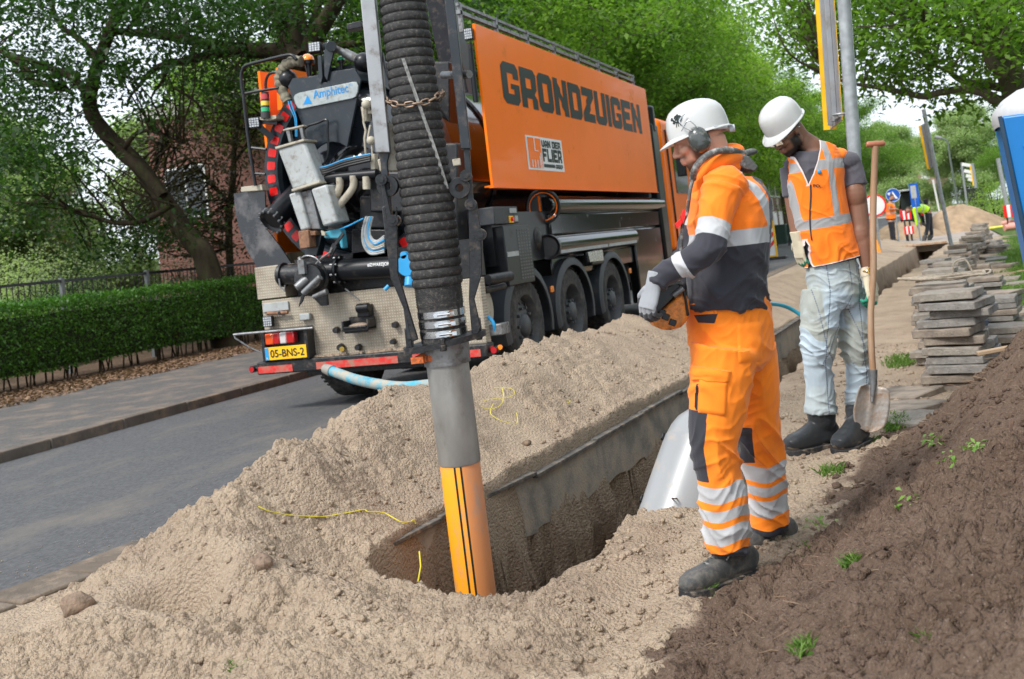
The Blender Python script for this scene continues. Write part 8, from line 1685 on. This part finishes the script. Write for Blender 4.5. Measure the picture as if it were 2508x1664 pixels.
# --- sign posts with route boards seen from behind
zincm = mat('galvanised_post', (.34, .36, .37), .5, metal=.5, var=.22, vs=18); alum = mat('sign_back', (.30, .31, .32), .45, metal=.4, var=.15, vs=5, dirt=(.25, .24, .22), dirt_amt=.3, dirt_s=7); ysign = mat('sign_yellow', (.90, .50, .01), .4)
def signpost(name, top, bot, r_, board, lb, y0):
    b_ = Vector(bot); t_ = Vector(top); root = empty(name, tuple(b_)); tag(root, lb, 'signpost'); q = M().cyl(b_, t_, r_, n=16); q.build('pole', zincm, root, ang=50)
    (pa, pb, wd_, dep) = board; ax_ = (t_-b_).normalized(); dirv = ((pa+pb)/2-CC); dirv.z = 0; dirv.normalize(); side = Vector((dirv.y, -dirv.x, 0)); wv = (dirv*math.cos(rad(dep))-side*math.sin(rad(dep))).normalized(); nv = ax_.cross(wv).normalized(); sg_ = 1 if nv.dot(CC-(pa+pb)/2) > 0 else -1
    R_ = Matrix((wv, nv, ax_)).transposed(); c = (pa+pb)/2; L_ = (pa-pb).length; q = M().box(c+wv*wd_*.5, (wd_, .004, L_), R_); q.build('board', alum, root)
    q = M(); q.box(c+wv*wd_+wv*.02, (.04, .09, L_), R_); q.box(c+wv*wd_*.5-nv*.006*sg_, (wd_, .004, L_), R_); q.build('yellow_face', ysign, root)
    s_ = sg_; q = M()
    for f_ in (.3, .7): q.box(c+wv*wd_*f_+nv*.02*s_, (.03, .035, L_*.98), R_)
    q.build('rail', alum, root, bevel=.003); q = M(); q.bar(c-ax_*L_*.47, c-ax_*L_*.47+wv*wd_*.5+nv*.02*s_, .03, .03); q.torus(c-ax_*L_*.47-wv*0+(b_-b_), ax_, r_+.006, .008, 20, 6); q.build('clamp', alum, root); return root
pt, pm = PY(2056, -160, 7.6), PY(2092, 370, 7.6); dv_ = (pm-pt).normalized(); gb = pt+dv_*((pt.z-.02)/-dv_.z); signpost('sign_post', pt, gb, .044, (PY(2036, -150, 7.65), PY(2056, 294, 7.65), .75, 7.0), 'tall galvanised post carrying a yellow edged sign behind the worker with the shovel', 7.6)
pb2 = march(2338, 640); pt2 = PY(2262, 268, pb2.y); signpost('sign_post', pt2, pb2, .042, (PY(2266, 300, pb2.y), PY(2294, 408, pb2.y), .8, 9.0), 'leaning farther post with a yellow edged sign rising beside the tile stacks', pb2.y)
# --- street lamp and far posts
def post(name, b, pts, r_, m_, lb, extra=None, cat='post'):
    root = empty(name, tuple(b)); q = M().tube([b]+pts, r_, 8); q.build('pole', m_, root); tag(root, lb, cat)
    if extra: extra(root)
    return root
yl = 70; lb_ = PY(2348, 540, yl); lb_.z = 0
def lamp_x(root): M().tube([PY(2306, 338, yl), PY(2289, 335, yl)], [.09, .12], 10).build('lamp_head', alum, root)
post('street_lamp', lb_, smooth_path([PY(2346, 500, yl), PY(2326, 380, yl), PY(2322, 352, yl), PY(2315, 342, yl), PY(2302, 338, yl)], 3), .06, mat('lamp_green', (.12, .15, .13), .5), 'slim street lamp with a curved arm beyond the leaning sign post', lamp_x, 'street lamp')
for (u0, v0, u1, v1, yy, r_, m_, lb) in ((2374, 545, 2355, 398, 62, .06, zincm, 'pale slim post left of the dark switch box'), (2402, 540, 2381, 400, 58, .09, zincm, 'thick pale post beside the dark switch box'), (2466, 480, 2444, 388, 50, .09, zincm, 'pale post beside the red brick shed'), (2300, 500, 2285, 440, 80, .07, fram, 'white post on the pavement beyond the van')):
    b = PY(u0, v0, yy); b.z = -.05; t_ = PY(u1, v1, yy); post('street_post', b, [t_], r_, m_, lb)
yy = 58; q0 = empty('signal_frame', tuple(PY(2390, 520, yy))); tag(q0, 'stack of white route boards on a post over the dark switch box', 'sign')
for i, v in enumerate((402, 418, 430, 438)): a, b = PY(2356+i*5, v, yy), PY(2380+i*2, v+4, yy); M().bar(a, b, .08, .16).build('board', fram, q0)
M().bar(PY(2378, 405, yy), PY(2386, 455, yy), .12, .12).build('amber_board', ysign, q0)
c = PY(2394, 512, yy); c.z = .8; o = M().box(c, (.7, .5, 1.7)).box(c+Vector((0, 0, .9)), (.78, .58, .08)).box(c+Vector((0, -.26, 0)), (.02, .02, 1.5)).build('switch_box', dirtyb, None, bevel=.02); rebase(o, (c.x, c.y, 0)); tag(o, 'dark grey switch box at the foot of the far posts', 'switch box')
# --- round sign, blue arrow sign, blue and white board
def disc_sign(u, v, r_px, y, face, lb, name='round_sign', tri=False, ring=None, back=False):
    c = PY(u, v, y); D = (c-CC).dot(CF); r_ = r_px*D/2650; b = Vector((c.x, c.y+.03, 0)); root = empty(name, tuple(b)); tag(root, lb, 'road sign'); M().cyl(b, c+Vector((0, .03, 0)), .03, n=10).build('pole', zincm, root)
    n = Vector((c.x*.3, -1, 0)).normalized() if False else (CC-c).normalized(); n.z = 0; n.normalize(); M().cyl(c, c+n*.02, r_, n=40, mi=0).build('sign_plate', face if not ring else ring, root); q = M()
    sx1 = n.cross(_Z)*-1
    if ring: q.cyl(c+n*.021, c+n*.024, r_*.84, n=40); q.build('sign_face', face, root)
    else: q.torus(c+n*.02, n, r_*.96, r_*.03, 40, 6); 
    if tri:
        for (x0, y0, x1, y1, x2, y2) in ((-.05, .62, .62, -.55, .30, -.55), (-.05, .62, .30, -.55, -.05, .05), (-.75, .35, -.30, .45, -.5, -.05), (-.6, -.6, -.1, -.1, -.3, -.62)):
            q.add([c+n*.024+sx1*x0*r_+_Z*y0*r_, c+n*.024+sx1*x1*r_+_Z*y1*r_, c+n*.024+sx1*x2*r_+_Z*y2*r_], [(0, 1, 2)])
    if not ring: q.build('symbol', whitem, root, fixn=False)
    return root
bsig = mat('sign_blue', (.0, .09, .45), .4); disc_sign(2187, 478, 17, 39.5, bsig, 'round blue sign with a white arrow behind the upright far worker', tri=True); disc_sign(2142, 503, 28, 30, whitem, 'white round sign with a red rim behind the shovel handle', ring=redr)
c = PY(2240, 478, 41); root = empty('info_board', (c.x, c.y, 0)); tag(root, 'narrow blue and white upright board beside the van', 'sign'); M().box(c, (.30, .04, .85)).build('board', bsig, root); M().box(c+Vector((-.02, -.025, .12)), (.18, .01, .45)).build('white_face', lgrey, root); M().cyl((c.x, c.y+.03, 0), c, .03, n=8).build('pole', zincm, root)
# --- beacon board, bins, cone
def at_(u, v, y, z=0): p = PY(u, v, y); return Vector((p.x, y, z))
y = 38; a = PY(1884, 548, y); b = PY(1903, 632, y); bw = empty('beacon_board', (b.x-.15, y, 0)); tag(bw, 'red and white striped beacon board in a yellow frame behind the orange jacket', 'barrier')
xw0, xw1, zt_, zb_ = b.x-.30, b.x-.02, a.z, .12; M().bb(xw0, xw1, y-.02, y+.02, zb_, zt_).build('panel', whitem, bw); q = M(); hgt_ = zt_-zb_; yb_ = y-.024
for k in range(-1, 5):
    z0 = zb_+hgt_*(k/4.0); z1 = z0+hgt_*.125; 
    P4 = [(xw0, max(z0-.14, zb_)), (xw1, max(z0+.14, zb_)), (xw1, min(z1+.14, zt_)), (xw0, min(z1-.14, zt_))]
    if P4[2][1] <= P4[1][1] or P4[3][1] <= P4[0][1]: continue
    q.add([(x, yb_, z) for x, z in P4], [(0, 1, 2, 3)])
q.build('red_stripe', redr, bw, fixn=False); q = M(); q.bb(xw1, xw1+.06, y-.04, y+.04, .05, zt_+.1); q.bb(xw0-.04, xw1, y-.04, y+.04, .06, .12); q.build('frame', ysign, bw); M().bb(xw0-.2, xw1+.35, y-.2, y+.2, -.03, .07).build('foot', dirtyb, bw, bevel=.02)
for k, (u, lb) in enumerate(((1903, 'dark green wheelie bin nearer to the beacon board'), (1934, 'grey green wheelie bin farther from the beacon board'))):
    y = 54+k; c = at_(u+12, 590, y); w_ = empty('wheelie_bin', tuple(c)); tag(w_, lb, 'wheelie bin'); bnm = mat('bin_green_%d' % k, (.02, .05, .035), .5); q = M(); q.add([(c.x-.24, y-.26, .1), (c.x+.24, y-.26, .1), (c.x+.24, y+.26, .1), (c.x-.24, y+.26, .1), (c.x-.29, y-.34, 1.0), (c.x+.29, y-.34, 1.0), (c.x+.29, y+.34, 1.0), (c.x-.29, y+.34, 1.0)], [(0, 1, 2, 3), (4, 5, 6, 7), (0, 1, 5, 4), (1, 2, 6, 5), (2, 3, 7, 6), (3, 0, 4, 7)]); q.build('body', bnm, w_, bevel=.02)
    M().bb(c.x-.31, c.x+.31, y-.37, y+.36, 1.0, 1.06).build('lid', bnm, w_, bevel=.02)
    for s in (-1, 1): M().cyl((c.x+s*.26, y+.28, .1), (c.x+s*.31, y+.28, .1), .1, n=14).build('wheel', tyrem, w_)
y = 30; c = at_(2149, 606, y, .0); cz = empty('traffic_cone', tuple(c)); tag(cz, 'orange traffic cone partly hidden by the shovel handle', 'traffic cone'); M().lathe([(.03, .12), (.5, .025), (.51, .0)], c, _Z, 20).build('cone', mat('cone_orange', (.95, .35, .03), .5), cz); M().box(c+Vector((0, 0, .015)), (.3, .3, .03)).build('base', dirtyb, cz, bevel=.01)
# --- plank bridge at the end of the trench
br_ = empty('bridge_slab', (-.6, 36, 0)); tag(br_, 'grey concrete slab bridging the far end of the trench', 'slab'); M().bb(-2.0, .6, 34.9, 38.5, -.14, .06).build('slab', edgm, br_, bevel=.02); M().bb(-1.9, .2, 34.5, 34.9, .06, .13).build('plank', woodm, br_, bevel=.01)
# --- sand heaps far away
def heap(name, x, y, r, h, lb, seed):
    n = 40; ms = M(); vs = [];
    for i in range(13):
        t = i/12
        for k in range(n): a = 2*PI*k/n; rr_ = r*(1-t)*(1+.12*math.sin(3*a+seed)+.05*math.sin(7*a)); vs.append((x+math.cos(a)*rr_, y+math.sin(a)*rr_*.9, -.06+h*math.sin(t*PI/2)**1.1*(1-.18*t*t)*(1+.09*math.sin(3*a+t*6+seed)+.05*math.sin(8*a+t*9))))
    ms.add(vs, [(i*n+k, i*n+(k+1) % n, (i+1)*n+(k+1) % n, (i+1)*n+k) for i in range(12) for k in range(n)]); ms.add(vs[-n:], [tuple(range(n))]); o = ms.build(name, mat('far_sand_%d' % seed, (.34, .24, .15), .95, var=.25, vs=3, bump=1, bs=10)); rebase(o, (x, y, 0)); tag(o, lb, 'sand heap')
c = PY(2352, 560, 50); heap('sand_heap', c.x, 50, 1.9, 1.2, 'tall brown heap of sand beyond the end of the trench', 1); c = PY(2205, 570, 46); heap('sand_heap', c.x, 47, 1.6, .75, 'low brown heap of sand behind the two far workers', 2)
# --- van with open back
yv = 48; x0 = PY(2203, 520, yv).x; x1 = PY(2262, 520, yv).x; z1 = PY(2232, 474, yv).z; vn_ = empty('van', ((x0+x1)/2, yv+2.5, 0)); tag(vn_, 'grey van with its dark rear open behind the bending worker in yellow', 'van'); vgm = mat('van_grey', (.30, .32, .33), .25, var=.05, coat=.6); q = M()
zr = max(z1, 1.9); q.add([(x0, yv+.05, .35), (x1, yv+.05, .35), (x1, yv+5, .35), (x0, yv+5, .35), (x0, yv+.05, 1.15), (x1, yv+.05, 1.15), (x1, yv+5, 1.1), (x0, yv+5, 1.1), (x0+.15, yv+.05, zr), (x1-.15, yv+.05, zr), (x1-.15, yv+3.8, zr), (x0+.15, yv+3.8, zr)], [(0, 1, 2, 3), (1, 2, 6, 5), (2, 3, 7, 6), (3, 0, 4, 7), (5, 6, 10, 9), (7, 4, 8, 11), (6, 7, 11, 10), (8, 9, 10, 11)]); q.build('body', vgm, vn_, bevel=.05)
M().bb(x0+.08, x1-.08, yv+.1, yv+.2, .45, zr-.1).build('interior_shade', blackv, vn_); M().bb(x0+.02, x1-.02, yv-.02, yv+.08, .3, .5).build('bumper', dirtyb, vn_, bevel=.02); M().bb(x0+.1, x1-.1, yv-.9, yv+.05, zr-.03, zr+.04).build('tailgate', vgm, vn_, bevel=.02)  # black slab in the open rear paints the shade inside the van
for xx_ in (x0+.1, x1-.1):
    for y_ in (yv+.9, yv+4.1): M().cyl((xx_-.1, y_, .33), (xx_+.1, y_, .33), .33, n=20).build('wheel', tyrem, vn_)
M().add([(x1-.035, yv+.5, 1.22), (x1-.035, yv+4.1, 1.22), (x1-.13, yv+3.6, zr-.12), (x1-.13, yv+.5, zr-.12)], [(0, 1, 2, 3)]).build('side_window', glassd, vn_, fixn=False)
for xx_ in (x0+.06, x1-.06): M().bb(xx_-.06, xx_+.06, yv-.03, yv+.04, .8, 1.15).build('tail_lamp', redl, vn_)
M().box((x1+.12, yv+3.7, 1.35), (.2, .1, .25)).build('wing_mirror', blackp, vn_, bevel=.02)
# --- red and white barriers, pipes, far cars
def barrier(u0, u1, v, y, lb, h=.5, z0=.5):
    a, b = PY(u0, v, y), PY(u1, v, y); root = empty('road_barrier', ((a.x+b.x)/2, y, 0)); tag(root, lb, 'barrier'); n = 5; w_ = (b.x-a.x)/n; q = M(); q2 = M()
    for i in range(n): (q if i % 2 == 0 else q2).bb(a.x+w_*i+.001, a.x+w_*(i+1)-.001, y-.02, y+.02, z0, z0+h)
    q.build('red_field', redr, root, bevel=.01)['kind'] = 'stuff'; q2.build('white_field', whitem, root, bevel=.01)['kind'] = 'stuff'
    for x in (a.x+.1, b.x-.1): M().bb(x-.03, x+.03, y-.05, y+.05, -.05, z0).build('leg', dirtyb, root)
barrier(2206, 2232, 524, 44, 'red and white barrier board between the far workers', .35, .75); barrier(2212, 2236, 545, 43.5, 'lower red and white barrier board between the far workers', .3, .2)
barrier(2457, 2500, 512, 47, 'long red barrier lying on the lawn beside the toilet', .5, .35); barrier(2481, 2498, 492, 52, 'small red barrier behind the long red one', .5, .8)
pinkm = mat('pink_pipe', (.62, .28, .22), .5, var=.08)
for k, (L_, lb) in enumerate((([(2455, 532), (2485, 515), (2540, 480)], 'salmon pink drain pipe lying uppermost on the lawn'), ([(2470, 535), (2510, 545), (2580, 552)], 'salmon pink drain pipe below the uppermost one'), ([(2460, 548), (2500, 562), (2570, 566)], 'salmon pink drain pipe lowest on the lawn'))):
    c_ = PZ(L_[0][0], 548+5*k, .12); P_ = [Vector((c_.x+dx, c_.y+dy, .12+.1*(k == 0)*i)) for i, (dx, dy) in enumerate(((0, 0), (1.2, -.4+.5*k), (3.2, -.9+.9*k)))]
    o = M().tube(P_, .11, 14).build('drain_pipe', pinkm); rebase(o, P_[0]); tag(o, lb, 'drain pipe')
p = PZ(2418, 560, .1); o = M().tube([p, p+Vector((1.1, -.5, .05))], .05, 10).build('yellow_tube', mat('yellow_tube', (.6, .6, .08), .5)); rebase(o, p); tag(o, 'pale yellow tube lying by the end of the tile row', 'tube')
print('tiles', ntile)
